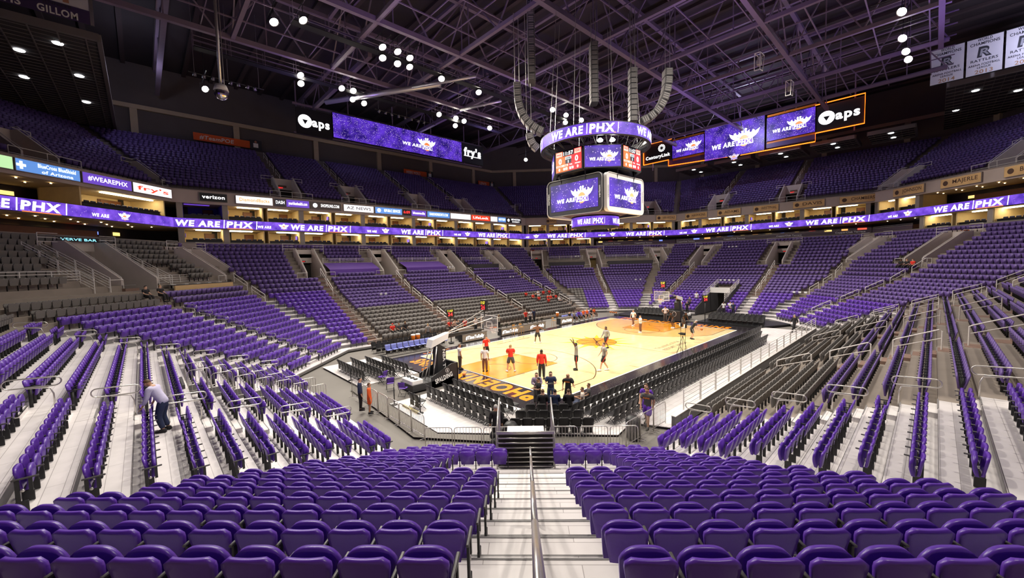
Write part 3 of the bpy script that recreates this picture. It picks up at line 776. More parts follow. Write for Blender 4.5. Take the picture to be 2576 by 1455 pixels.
# blue-covered bench chairs nearest the court
CV = mat('blue_chair_cover', (.22, .25, .62), .6, noise=.35, scale=14)
cv = MB(); cv.add(*grid_panel(4, 4, lambda u, v: ((u - .5) * .47, -.0 - .10 * v + .012, .44 + .46 * v), .085), CV, True); cv.box((0, .17, .475), (.44, .44, .02), CV); CVM = cv.mesh('blue_cover')
for k, (x0, n, say) in enumerate(((-15.9, 11, 'near bench'), (7.7, 11, 'far bench'))):
    for i in range(n):
        c = thing('folding_chair', 'black folding chair under a blue cover, %s from the left on the %s' % (nth(i + 1), say), 'folding chair', (x0 + .56 * i, 10.3, .0), math.pi, 'covered bench chairs')
        inst('backrest', CHB, c); inst('seat', CHS, c); inst('frame', CHL, c); inst('cover', CVM, c)
# purple folding chairs by the basket stand
PF = MB(); PF.add(*grid_panel(5, 4, lambda u, v: ((u - .5) * .42, -.02 - .10 * v, .52 + .34 * v), .02), PUR, True); PFB = PF.mesh('backrest')
PF = MB(); PF.box((0, .17, .45), (.40, .40, .035), PUR, bev=.012); PFS = PF.mesh('seat')
for i, (x, y, r, l) in enumerate(((-20.3, .9, -.3, 'purple folding chair left of the basket stand on grey carpet'), (-19.9, 2.6, .4, 'purple folding chair at the end of the white deck'), (-20.3, -.6, -.9, 'purple folding chair nearest the lone pair of black chairs'))):
    c = thing('folding_chair', l, 'folding chair', (x, y, .02), r - math.pi / 2 + math.pi * .5, None); inst('backrest', PFB, c); inst('seat', PFS, c); inst('frame', CHL, c)

# ------------------------------------------------------------------ basket stands
GLASS = mat('backboard_glass', (.6, .65, .68), .05); GLASS.node_tree.nodes['Principled BSDF'].inputs['Alpha'].default_value = .16
NET = mat('white_net', (.85, .85, .85), .7); RIM = mat('orange_rim', (.9, .22, .03), .35)
PADB = mat('black_pad', (.02, .02, .022), .5, noise=.15, scale=8)
def hoop(sx, label):
    r = thing('basket_stand', label, 'basketball hoop', (sx * 18.2, 0, 0), 0 if sx < 0 else math.pi)   # local +x points to the court
    b = MB(); b.prism([(-1.5, -.75), (1.45, -.75), (1.45, .75), (-1.5, .75)], .12, .5, PADB)
    for yy in (-.72, .72): b.add([(-.2, yy - .03, .12), (1.75, yy - .03, .12), (1.75, yy - .03, 1.35), (1.3, yy - .03, 1.35), (-.2, yy - .03, .75)] + [(-.2, yy + .03, .12), (1.75, yy + .03, .12), (1.75, yy + .03, 1.35), (1.3, yy + .03, 1.35), (-.2, yy + .03, .75)],
          [(4, 3, 2, 1, 0), (5, 6, 7, 8, 9)] + [(i, (i + 1) % 5, 5 + (i + 1) % 5, 5 + i) for i in range(5)], PADB)
    b.build('padded_base', r)
    t = MB(); t.box((-1.1, 0, .62), (.75, 1.3, .3), WHITE, bev=.04)
    for q in (-.4, 0, .4): t.lathe([(0, .0), (.13, 0), (.13, .05), (0, .05)], BLKM, 12, (-1.1, q, .77))
    t.build('counterweight_box', r)
    w = MB()
    for yy in (-.5, .5):
        for xx in (-1.2, 1.1): w.lathe([(0, -.05), (.09, -.05), (.11, 0), (.09, .05), (0, .05)], BLKM, 10, (xx, yy, .06))
    for xx in (-1.2,): pass
    w.build('castors', r)
    f_ = MB(); f_.box((1.74, 0, .72), (.14, 1.5, 1.25), PADB, bev=.03); f_.build('front_pad', r)
    l = MB()
    if sx < 0:
        M = frame((.72, -.757, .42), (1, 0, .22), (-.22, 0, 1)); l.text('SPALDING', M, .30, WHITE, width=1.3, bold=.05)
        M2 = frame((.75, -.756, 1.12), (1, 0, .16), (0, 0, 1)); disc2 = [(.95 + .13 * math.cos(a), -.757, .98 + .13 * math.sin(a)) for a in np.linspace(0, 2 * math.pi, 20)[:-1]]
        l.tube([(x, y, z) for x, y, z in disc2], .012, WHITE, 4, closed=True); l.text('S', frame((.95, -.757, .91), (1, 0, .1), (0, 0, 1)), .14, WHITE, bold=.04)
    else:
        l.tube([(1.83, .3 * math.cos(a) * .8, .95 + .3 * math.sin(a)) for a in np.linspace(0, 2 * math.pi, 20)[:-1]], .02, WHITE, 4, closed=True)
    l.build('logo_lettering', r)
    m_ = MB(); m_.tube([(.2, -.28, .5), (.55, -.26, 2.5)], .05, STEEL, 8); m_.tube([(.2, .28, .5), (.55, .26, 2.5)], .05, STEEL, 8); m_.tube([(-.35, -.2, .55), (.3, -.2, 2.45)], .035, STEEL, 8); m_.tube([(-.35, .2, .55), (.3, .2, 2.45)], .035, STEEL, 8)
    m_.build('mast', r)
    p = MB(); p.add([(.55, -.3, .5), (1.15, -.3, .5), (1.2, -.3, 2.3), (.75, -.3, 2.6), (.6, -.3, 2.6)] + [(.55, .3, .5), (1.15, .3, .5), (1.2, .3, 2.3), (.75, .3, 2.6), (.6, .3, 2.6)],
              [(0, 1, 2, 3, 4), (9, 8, 7, 6, 5)] + [(i, 5 + i, 5 + (i + 1) % 5, (i + 1) % 5) for i in range(5)], PADB)
    p.text('NBA TV' if sx > 0 else 'NBA TV', frame((.95, -.305, 1.55), (0, 0, -1), (1, 0, 0)), .2, WHITE, width=1.4, bold=.03)
    p.build('mast_pad', r)
    h_ = MB(); h_.add([(.1, -.32, 2.45), (.1, .32, 2.45), (.25, .32, 2.95), (.25, -.32, 2.95), (1.55, -.2, 3.25), (1.55, .2, 3.25), (1.45, .2, 2.85), (1.45, -.2, 2.85)],
                      [(0, 1, 2, 3), (3, 2, 5, 4), (4, 5, 6, 7), (7, 6, 1, 0), (0, 3, 4, 7), (1, 6, 5, 2)], WHITE); h_.build('white_head_cover', r)
    a_ = MB(); a_.box((2.9, 0, 3.02), (2.9, .16, .2), PADB); a_.tube([(1.3, -.14, 3.15), (5.0, -.5, 3.85)], .025, STEEL, 6); a_.tube([(1.3, .14, 3.15), (5.0, .5, 3.85)], .025, STEEL, 6); a_.tube([(1.5, 0, 2.9), (4.6, 0, 3.05)], .05, BLKM, 6)
    a_.build('boom_arm', r)
    g = MB(); g.box((5.1, 0, 3.43), (.03, 1.83, 1.07), GLASS); g.build('glass_backboard', r)
    e = MB()
    for (y0, z0, y1, z1, wd_) in ((-.915, 3.96, .915, 3.96, .05), (-.915, 2.91, .915, 2.91, .07), (-.9, 2.9, -.9, 3.97, .05), (.9, 2.9, .9, 3.97, .05), (-.3, 3.5, .3, 3.5, .05), (-.3, 3.06, .3, 3.06, .05), (-.3, 3.06, -.3, 3.5, .05), (.3, 3.06, .3, 3.5, .05)):
        e.box((5.12, (y0 + y1) / 2, (z0 + z1) / 2), (.035, abs(y1 - y0) + wd_, abs(z1 - z0) + wd_), WHITE)
    e.build('backboard_frame', r)
    k = MB(); k.tube([(5.5 + .23 * math.cos(q), .23 * math.sin(q), 3.05) for q in np.linspace(0, 2 * math.pi, 21)[:-1]], .012, RIM, 6, closed=True); k.box((5.2, 0, 3.04), (.16, .2, .05), RIM); k.build('rim', r)
    n = MB()
    for q in range(12):
        a0 = 2 * math.pi * q / 12
        for sgn in (-1, 1):
            n.tube([(5.5 + R_ * math.cos(a0 + sgn * z_), R_ * math.sin(a0 + sgn * z_), 3.04 - H_) for R_, z_, H_ in ((.23, 0, 0), (.2, .26, .13), (.15, .52, .27), (.13, .78, .42))], .005, NET, 3)
    n.build('net', r)
    sc = MB(); sc.box((0, 0, 0), (.22, .62, .78), BLKM, bev=.02)
    sd = MB()
    for sgn in (-1, 1):
        Mx = frame((sgn * .115, 0, .08), (0, sgn, 0), (0, 0, 1)); sd.text('11:57', Mx, .2, EMY, width=.46, bold=.03)
        Mx = frame((sgn * .115, 0, -.3), (0, sgn, 0), (0, 0, 1)); sd.text('24', Mx, .32, EMR, width=.42, bold=.05)
    c_ = sc.build('shot_clock', r, (4.7, 0, 4.75)); sd.build('clock_digits', c_)
    pl = MB(); pl.tube([(4.7, 0, 3.95), (4.7, 0, 4.4)], .035, BLKM, 6); pl.tube([(1.2, 0, 3.1), (4.7, -.1, 4.5)], .02, STEEL, 5); pl.tube([(1.2, 0, 3.0), (4.7, .1, 4.3)], .014, BLKM, 5); pl.build('clock_post', r)
    return r
hoop(-1, 'near basket stand with black padded base, tilted arm and glass backboard'); hoop(1, 'far basket stand facing the camera beside the tunnel')
for x, y, l in ((-9.2, 10.6, 'shot clock on a pole behind the near bench'), (17.5, -3.2, 'small game clock on a pole right of the far basket')):
    r = thing('pole_clock', l, 'clock', (x, y, 0)); b = MB(); b.tube([(0, 0, 0), (0, 0, 2.6)], .045, BLKM, 8); b.lathe([(0, 0), (.3, 0), (.3, .05), (0, .05)], BLKM, 14); b.build('pole', r)
    b = MB(); b.box((0, 0, 2.95), (.75, .2, .8), BLKM, rz=-.6, bev=.02); q = b.build('clock_case', r); d = MB(); nn = Vector((-math.sin(.6), -math.cos(.6), 0)); xx = Vector((math.cos(-.6), math.sin(-.6), 0))
    d.text('11:57', frame(Vector((0, 0, 3.06)) + nn * .11, xx, (0, 0, 1)), .2, EMY, width=.5, bold=.03); d.text('24', frame(Vector((0, 0, 2.66)) + nn * .11, xx, (0, 0, 1)), .34, EMR, width=.44, bold=.05); d.build('clock_digits', q)

# ------------------------------------------------------------------ scorer tables with LED fronts
TB = mat('table_grey', (.10, .085, .075), .6, noise=.1, scale=6)
def led_table(x0, x1, y, label, txts, h=.78):
    r = thing('scorer_table', label, 'table', ((x0 + x1) / 2, y, 0)); L = x1 - x0
    b = MB(); b.box((0, .35, h / 2), (L, .62, h - .04), BLKM); b.box((0, .33, h), (L + .04, .8, .04), TB); b.build('cabinet', r)
    c = MB(); c.box((0, .02, h / 2), (L - .04, .04, h - .1), mat('led_panel_dark', (.08, .07, .06), .4, emit=.6, ecol=(.30, .21, .14))); c.build('led_panel', r)
    for i, (tx, w) in enumerate(txts):
        d = MB(); d.text('#TimeToRally' if w else tx, frame((tx, -.008, h / 2 - .13), (1, 0, 0), (0, 0, 1)), .34, EMW, width=min(2.3, L * .8), bold=.04, shear=.15); d.build('led_lettering', r)
    return r
led_table(-8.6, -5.5, 9.55, 'low black table with lit lettering front beside the near bench', [(0, 1)])
led_table(-3.8, 3.1, 9.2, 'long scorer table with two lit slogans on its front', [(-2.2, 1), (2.0, 1)])
led_table(5.8, 8.2, 9.2, 'short lit table at the far end of the scorer tables', [(0, 1)])
led_table(-7.8, -5.8, 11.3, 'small raised table with a white lit panel behind the near table', [(0, 1)], 1.0)
random.seed(3)
for i in range(9):
    x = -3.5 + i * .8
    m_ = thing('monitor', 'black monitor on the long scorer table, %s from its near end' % nth(i + 1), 'monitor', (x, 9.62, .8), random.uniform(-.4, .4), 'monitors on the scorer table')
    b = MB(); b.box((0, 0, .26), (.42, .03, .27), BLKM, bev=.01); b.build('screen', m_); b = MB(); b.box((0, 0, .06), (.05, .05, .13), BLKM); b.box((0, 0, .01), (.2, .16, .02), BLKM); b.build('stand', m_)
WOODS = mat('stool_wood', (.45, .24, .08), .5, noise=.2, scale=9)
for x, y, l in ((-2.4, 8.7, 'wooden director chair left of the scorer table'), (-1.4, 8.7, 'wooden director chair at the scorer table centre'), (4.3, 9.0, 'tall wooden stool between the two lit tables')):
    r = thing('stool', l, 'stool', (x, y, .035)); b = MB(); b.box((0, 0, .72), (.4, .36, .04), WOODS, bev=.01); b.build('seat', r)
    for sx in (-1, 1):
        for sy in (-1, 1): b = MB(); b.tube([(sx * .17, sy * .15, .7), (sx * .2, sy * .18, 0)], .02, WOODS, 6); b.build('leg', r)
    b = MB(); b.box((0, .17, 1.0), (.4, .03, .18), WOODS, bev=.01); b.tube([(-.18, .17, .7), (-.18, .17, 1.05)], .015, WOODS, 5); b.tube([(.18, .17, .7), (.18, .17, 1.05)], .015, WOODS, 5); b.build('backrest', r)

# drink coolers, ball racks, camera gear
OJ = mat('cooler_orange', (.95, .25, .02), .4, noise=.05, scale=5)
for x, y, l in ((-13.1, 11.0, 'orange drink cooler with white lid, left of the pair on the bench'), (-12.6, 11.0, 'orange drink cooler with white lid, right of the pair on the bench'), (7.2, 10.9, 'orange drink cooler by the far bench')):
    r = thing('drink_cooler', l, 'cooler', (x, y, .78)); b = MB(); b.lathe([(0, 0), (.17, 0), (.2, .42), (.2, .46)], OJ, 18); b.build('tub', r); b = MB(); b.lathe([(.205, .45), (.215, .5), (.18, .56), (0, .57)], WHITE, 18); b.build('lid', r)
    b = MB(); b.box((0, -.21, .06), (.04, .05, .04), WHITE); b.build('tap', r)
    tb = MB(); tb.box((x, y, .76), (.46, .5, .03), TB); tb.box((x, y, .37), (.06, .06, .74), BLKM); tb.box((x, y, .01), (.4, .4, .02), BLKM); tag(tb.build('pedestal_table'), 'small table under the ' + l[:22] + (' at left' if x < -13 else ' at right' if x < 0 else ' by far bench'), 'table')
BALLM = mat('basketball_orange', (.62, .2, .05), .55, noise=.15, scale=40)
def ball(x, y, z, l, group=None):
    b = MB(); b.lathe([(.12 * math.sin(a), -.12 * math.cos(a)) for a in np.linspace(0, math.pi, 11)], BALLM, 16); o = b.build('basketball', None, (x, y, z)); tag(o, l, 'basketball', group)
    c = MB(); c.tube([(.121 * math.cos(a), .121 * math.sin(a), 0) for a in np.linspace(0, 2 * math.pi, 21)[:-1]], .003, BLK, 3, closed=True); c.tube([(.121 * math.cos(a), 0, .121 * math.sin(a)) for a in np.linspace(0, 2 * math.pi, 21)[:-1]], .003, BLK, 3, closed=True); c.build('seams', o); return o
r = thing('ball_rack', 'steel ball rack behind the far left corner of the court', 'rack', (16.3, 8.6, .035), math.pi / 2 + .1)
b = MB()
for sx in (-1, 1):
    for sy in (-1, 1): b.tube([(sx * .75, sy * .2, 0), (sx * .75, sy * .2, 1.1)], .02, STEEL, 6)
b.build('posts', r)
for z in (.35, .7, 1.05):
    b = MB(); b.tube([(-.75, -.2, z), (.75, -.2, z)], .015, STEEL, 5); b.tube([(-.75, .2, z), (.75, .2, z)], .015, STEEL, 5); b.tube([(-.75, -.2, z), (-.75, .2, z)], .015, STEEL, 5); b.tube([(.75, -.2, z), (.75, .2, z)], .015, STEEL, 5); b.build('shelf_rails', r)
for i in range(4): ball(16.3 + .02 * i, 8.1 + i * .32, .035 + .35 + .14, 'basketball on the lower shelf of the ball rack, %s from the right' % nth(i + 1), 'basketballs on the rack')
r = thing('camera_tripod', 'tall camera tripod with two light panels at the right sideline', 'tripod', (.5, -7.95, .035))
for k in range(3): a = k * 2.1 + .4; b = MB(); b.tube([(0, 0, 1.45), (.5 * math.cos(a), .5 * math.sin(a), 0)], .018, BLKM, 6); b.build('leg', r)
b = MB(); b.box((0, 0, 1.6), (.18, .4, .2), BLKM, bev=.02); b.tube([(0, .2, 1.6), (0, .34, 1.6)], .05, BLKM, 10); b.build('camera_head', r)
for sy, l in ((-.65, 'light stand right of the camera tripod on the sideline'), (.75, 'light stand left of the camera tripod on the sideline')):
    r = thing('light_stand', l, 'lamp', (.5 + sy * .3, -8.0 + sy * .4, .035)); b = MB(); b.tube([(0, 0, 0), (0, 0, 2.2)], .015, BLKM, 6); b.build('pole', r)
    for k in range(3): a = k * 2.1; b = MB(); b.tube([(0, 0, .5), (.35 * math.cos(a), .35 * math.sin(a), 0)], .011, BLKM, 5); b.build('leg', r)
    b = MB(); b.box((0, 0, 2.3), (.3, .12, .3), BLKM, rz=.7, bev=.02); b.box((-.06, .07, 2.3), (.26, .02, .26), WHITE, rz=.7); b.build('lamp_head', r)
b = MB(); b.box((0, 0, .22), (.55, .05, .5), OJ, rz=.3); b.box((.05, .12, .08), (.5, .3, .1), OJ, rz=.3); tag(b.build('folding_sign', None, (-17.0, 2.45, .04)), 'bright orange folded sign beside the basket stand', 'sign')
b = MB(); b.box((0, 0, .14), (.6, .35, .26), BLK, bev=.08); b.tube([(-.15, 0, .26), (0, 0, .36), (.15, 0, .26)], .015, BLK, 5); tag(b.build('duffel_bag', None, (-17.45, -7.75, .05)), 'black duffel bag at the near corner of the court', 'bag')
ball(-15.35, 2.0 - 1.9, .16, 'basketball resting on the orange baseline lettering')
# rope posts
for x, y, l in ((-21.15, 5.0, 'black rope post by the left chair rows'), (-18.3, 2.9, 'black rope post beside the basket stand'), (-20.95, -3.75, 'black rope post with round base next to the lone chairs'), (-21.3, -1.6, 'black rope post at the carpet edge')):
    r = thing('rope_post', l, 'post', (x, y, .03)); b = MB(); b.lathe([(0, 0), (.17, 0), (.16, .03), (.03, .05)], BLKM, 16); b.build('base', r); b = MB(); b.tube([(0, 0, .04), (0, 0, 1.0)], .03, BLKM, 8); b.build('post', r)
b = MB(); b.box((0, 0, .05), (1.6, .12, .07), mat('yellow_black_tape', (.5, .42, .12), .6, noise=.6, scale=12)); o = b.build('cable_ramp', None, (-21.05, -2.9, .03)); o.rotation_euler[2] = math.pi / 2; tag(o, 'striped cable ramp under the lone pair of chairs', 'cable ramp')
# ------------------------------------------------------------------ suite levels, LED ribbon, fascia
SUITEW = mat('suite_cream_wall', (.78, .60, .30), .7, noise=.1, scale=2)
DOORW = mat('brown_door', (.17, .06, .02), .5, noise=.2, scale=5)
TUBE = mat('suite_tube', (.9, .9, .8), .5, emit=18, ecol=(1, .88, .6))
CEILS = mat('suite_ceiling', (.50, .40, .26), .8)
BAND = mat('band_concrete', (.52, .43, .38), .7, noise=.1, scale=1.1)
GREYCOL = mat('grey_column', (.33, .29, .26), .65, noise=.08, scale=2)
def sframe(s, d, t, z): return frame(pt(s, d, t, z), (*nrm(s), 0), (-nrm(s)[1], nrm(s)[0], 0))
def side_box(mb, s, d0, d1, t0, t1, z0, z1, m):                # slab on one side, ends square
    a, b, c, e = pt(s, d0, t0), pt(s, d1, t0), pt(s, d1, t1), pt(s, d0, t1)
    mb.add([(p[0], p[1], z0) for p in (a, b, c, e)] + [(p[0], p[1], z1) for p in (a, b, c, e)],
           [(3, 2, 1, 0), (4, 5, 6, 7), (0, 1, 5, 4), (1, 2, 6, 5), (2, 3, 7, 6), (3, 0, 4, 7)], m)
def miter_box(mb, s, o0, o1, z0, z1, m):                       # slab that runs mitre to mitre, from wall offset o0 to o1
    d0 = {k: WALL[k] + o0 for k in WALL}; d1 = {k: WALL[k] + o1 for k in WALL}
    a, b = trange(s, d0), trange(s, d1); D0, D1 = d0[KIND[s]], d1[KIND[s]]
    q = [pt(s, D0, a[0]), pt(s, D1, b[0]), pt(s, D1, b[1]), pt(s, D0, a[1])]
    mb.add([(p[0], p[1], z0) for p in q] + [(p[0], p[1], z1) for p in q], [(3, 2, 1, 0), (4, 5, 6, 7), (0, 1, 5, 4), (1, 2, 6, 5), (2, 3, 7, 6), (3, 0, 4, 7)], m)
VS = ['E', 'F', 'T', 'L', 'R']
for s in VS + ['B', 'W']:
    nm = {'E': 'far', 'F': 'far_corner', 'T': 'left', 'L': 'left_corner', 'R': 'right_corner', 'B': 'right', 'W': 'near'}[s]
    b = MB(); miter_box(b, s, 0, .3, 9.7, 10.95, BAND); miter_box(b, s, -.06, .34, 10.9, 10.98, GREYCOL); struct(b.build('wall_band_' + nm), 'concrete band over the lower bowl')
    b = MB(); miter_box(b, s, .25, 6, 10.7, 10.85, CONC); miter_box(b, s, .1, 6, 12.55, 13.75, CEILS); miter_box(b, s, .05, 6, 15.5, 16.95, CEILS); struct(b.build('floor_suite_' + nm), 'floor slabs of the suite levels')
    b = MB(); miter_box(b, s, 5.6, 5.8, 10.8, 15.6, DARK); struct(b.build('wall_suite_back_' + nm))
    b = MB(); miter_box(b, s, -.02, .2, 15.45, 16.95, BAND); miter_box(b, s, -.1, .3, 16.93, 17.0, GREYCOL); struct(b.build('trim_fascia_' + nm), 'concrete fascia under the upper deck')
CHS_ = MB()
for i in range(7):
    y = -1.62 + i * .54; CHS_.box((0, y, .35), (.42, .44, .4), BLKM, bev=.05); CHS_.add(*grid_panel(3, 2, lambda u, v: ((u - .5) * .46 + y, -.22, .45 + .42 * v), .06), BLKM)
SUCH = None
sc_ = MB(); sc_.M = Matrix.Rotation(math.pi / 2, 4, 'Z')
def suite_mats(s): return SUITEW
def chair_unit():
    b = MB(); b.box((.05, 0, .3), (.44, .46, .3), mat('navy_chair', (.025, .022, .06), .6), bev=.04); b.box((-.2, 0, .4), (.1, .46, .5), mat('navy_chair'), bev=.04); return b.v, b.f
CU_V, CU_F = chair_unit()
SUN = 0
def suite(s, t0, t1, z, say, lit=True, blue=False, seats=True, var=0):
    global SUN
    SUN += 1
    d = WALL[KIND[s]]; w = t1 - t0; tc = (t0 + t1) / 2; H = 1.66 if z < 12 else 1.72
    wallm = SUITEW if not blue else mat('blue_lit_wall', (.08, .06, .5), .6)
    r = thing('suite_box', '%s, %s' % ('blue-lit suite' if blue else 'cream-walled suite', say), 'suite', pt(s, d, tc, z), ANG[s], 'open suites round the bowl')
    b = MB(); b.box((4.2, 0, H / 2), (.12, w, H), wallm); b.build('back_wall', r)
    b = MB(); b.box((2.3, -w / 2 + .06, H / 2), (3.9, .12, H), wallm); b.build('side_wall', r)
    b = MB(); b.box((2.3, w / 2 - .06, H / 2), (3.9, .12, H), wallm); b.build('side_wall', r)
    b = MB(); b.box((1.2, (.12 if var % 2 else -.12) * w, H - .06), (.34, w * .62, .07), TUBE if not blue else EMV); b.build('ceiling_light', r)
    y = (-.22 if var % 3 else .25) * w
    b = MB(); b.box((4.1, y, .62 * H), (.08, w * .28, H * .5), DOORW); b.box((4.05, y, .62 * H), (.02, w * .22, H * .42), mat('brown_cabinet', (.25, .09, .03), .4, noise=.2, scale=4)); b.build('cabinet', r)
    if var % 2 == 0:
        sy = 1 if var % 4 else -1
        q = MB(); q.box((1.5, sy * (w / 2 - .2), H * .58), (.75, .06, .5), BLKM); q2 = q.build('television', r); e = MB(); e.box((1.5, sy * (w / 2 - .24), H * .58), (.68, .02, .43), mat('tv_violet', (.1, .05, .5), .4, emit=1.2, ecol=(.25, .15, 1))); e.build('screen', q2)
    dd = MB(); dd.box((4.1, w * .36 * (1 if var % 2 else -1), .5 * H), (.06, .55, H), DOORD); dd.build('doorway', r)
    c = MB(); c.box((.55, 0, .42), (.3, w * .9, .04), mat('counter_dark', (.05, .04, .04), .4)); c.box((.6, 0, .2), (.05, w * .9, .4), BLKM); c.build('drink_rail', r)
    if seats:
        n = int((w - .5) / .58)
        q = MB()
        for i in range(n): q.add([(v[0] + 1.1, v[1] - w / 2 + .45 + i * .58, v[2]) for v in CU_V], CU_F, mat('navy_chair'))
        q.build('seat_row', r)['kind'] = 'stuff'
def col_at(s, t, z0, z1, w=.55):
    b = MB(); b.M = sframe(s, WALL[KIND[s]] + .2, t, 0); b.box((.25, 0, (z0 + z1) / 2), (.5, w, z1 - z0), GREYCOL); struct(b.build('trim_column'), 'grey column between suites')
def run(s, t0, t1, n, z, lvl, blue_first=False):
    st = (t1 - t0) / n
    for i in range(n):
        a, b = t0 + i * st, t0 + (i + 1) * st
        xs = px([pt(s, WALL[KIND[s]], t0, z), pt(s, WALL[KIND[s]], t1, z)])[0]
        m = i + 1 if xs[1] > xs[0] else n - i
        suite(s, a + .2, b - .2, z + .0, '%s from left, %s level over the %s' % (nth(m), lvl, SAYS[s]), blue=blue_first and m == 1, var=i * 3 + int(z))
        if i % 2 == 0: col_at(s, a, z, z + 1.75)
    col_at(s, t1, z, z + 1.75)
for z, lvl in ((10.86, 'lower'), (13.76, 'upper')):
    run('T', -27.6, 27.4, 13, z, lvl, blue_first=z > 12)
run('F', -7.6, 6.0, 3, 10.86, 'lower'); run('F', -24.3, 6.0, 7, 13.76, 'upper')
run('E', -14.5, 14.5, 7, 13.76, 'upper')
run('R', 2.0, 17.5, 4, 10.86, 'lower'); run('R', 18.2, 24.4, 2, 13.76, 'upper')
# open club bars: dark rooms with rows of small ceiling spots
def bar(s, t0, t1, z, H, label, n, rows=2, col=DARK):
    d = WALL[KIND[s]]; r = thing('club_bar', label, 'bar', pt(s, d, (t0 + t1) / 2, z), ANG[s]); w = t1 - t0
    b = MB(); b.box((5.3, 0, H / 2), (.1, w, H), col); b.build('back_wall', r)
    b = MB(); b.box((3.8, 0, .5), (.7, w * .6, 1.0), DOORW); b.box((3.8, 0, 1.02), (.8, w * .62, .05), BLKM); b.build('counter', r)
    for i in range(n):
        for k in range(rows):
            q = MB(); q.lathe([(0, 0), (.07, 0), (.05, .04)], mat('spot_warm', (1, .8, .5), .5, emit=14, ecol=(1, .75, .45)), 8); q.build('ceiling_spot', r, (1.0 + k * 1.4, -w / 2 + (i + .5 + .3 * k) * w / n, H - .06))
    random.seed(int(abs(t0 * 10)))
    for i in range(int(w / 2.2)):
        y = -w / 2 + 1.1 + i * 2.2
        c = random.choice([(1, .45, .1), (.2, .3, 1), (1, .7, .2), (.9, .1, .05), (.9, .6, .2)])
        q = MB(); q.box((5.2, y, H * .6), (.05, random.uniform(.5, 1.2), .35), mat('bar_glow_%d%d%d' % tuple(int(x * 9) for x in c), c, .5, emit=1.6)); q.build('lit_shelf', r)
bar('L', -6, 17, 10.86, 1.68, 'dark open club bar under the left ribbon with small ceiling spots', 9, 3)
bar('L', 3, 17, 13.76, 1.7, 'dark open bar above the left ribbon with small ceiling spots', 6)
bar('R', 2, 17.5, 13.76, 1.7, 'dark open bar over the right ribbon with amber spots', 7)
bar('F', -24.5, -8, 10.86, 1.68, 'dark terrace over the far corner, left of the end terrace', 6, 1)
bar('E', -14.5, 14.5, 10.86, 1.68, 'dark terrace over the far end stand', 10, 1)
bar('R', 18.2, 24.4, 10.86, 1.68, 'dark terrace end over the right far corner stand', 3, 1)
suite('L', -5.8, 2.6, 13.76, 'wide one above the left ribbon under a long lamp', var=2)
# terrace front rails with the bar's name
for s, t0, t1, ts in (('F', -24.6, -8.3, (-11.5, -18.0)), ('E', -15, 15, (13, 4, -4.5, -12.5)), ('R', 18.4, 24.6, ())):
    r = thing('terrace_rail', 'dark terrace parapet with white lettering over the %s' % SAYS[s], 'parapet', pt(s, WALL[KIND[s]], (t0 + t1) / 2, 10.95), ANG[s])
    b = MB(); b.box((-.05, 0, .3), (.1, t1 - t0, .5), mat('terrace_band', (.09, .06, .08), .5)); b.box((-.05, 0, .62), (.05, t1 - t0, .04), STEEL); b.box((-.05, 0, .8), (.03, t1 - t0, .03), STEEL); b.build('parapet', r)
    for t in ts:
        q = MB(); q.text('CopperClub Terrace', frame((-.11, t - (t0 + t1) / 2, .17), (0, -1, 0), (0, 0, 1)), .26, mat('dim_white_letters', (.65, .62, .6), .6, emit=.12, ecol=(.8, .75, .75)), width=3.6)
        q.build('lettering', r)
# guide numbers on the band
PLATES = (('T', 21.0, '114'), ('T', 10.4, '115'), ('T', -.5, '116'), ('T', -11.5, '117'), ('T', -22, '118'), ('F', 5, '119'), ('F', -9, '120'), ('E', 12, '121'), ('E', 0, '122'), ('E', -11, '101'), ('R', 12, '102'))
for s, t, n in PLATES:
    b = MB(); b.box((0, 0, 0), (.02, .9, .42), mat('number_orange', (.5, .10, .02), .6)); b.text(n, frame((-.02, 0, -.13), (0, -1, 0), (0, 0, 1)), .27, BLK, width=.6, bold=.03)
    o = b.build('section_number', None, pt(s, WALL[KIND[s]] - .02, t, 10.35)); o.rotation_euler[2] = ANG[s]; tag(o, 'small orange plate over the %s, %s from its right end' % (SAYS[s], nth(1 + [q[1] for q in sorted(PLATES) if q[0] == s].index(t))), 'sign')

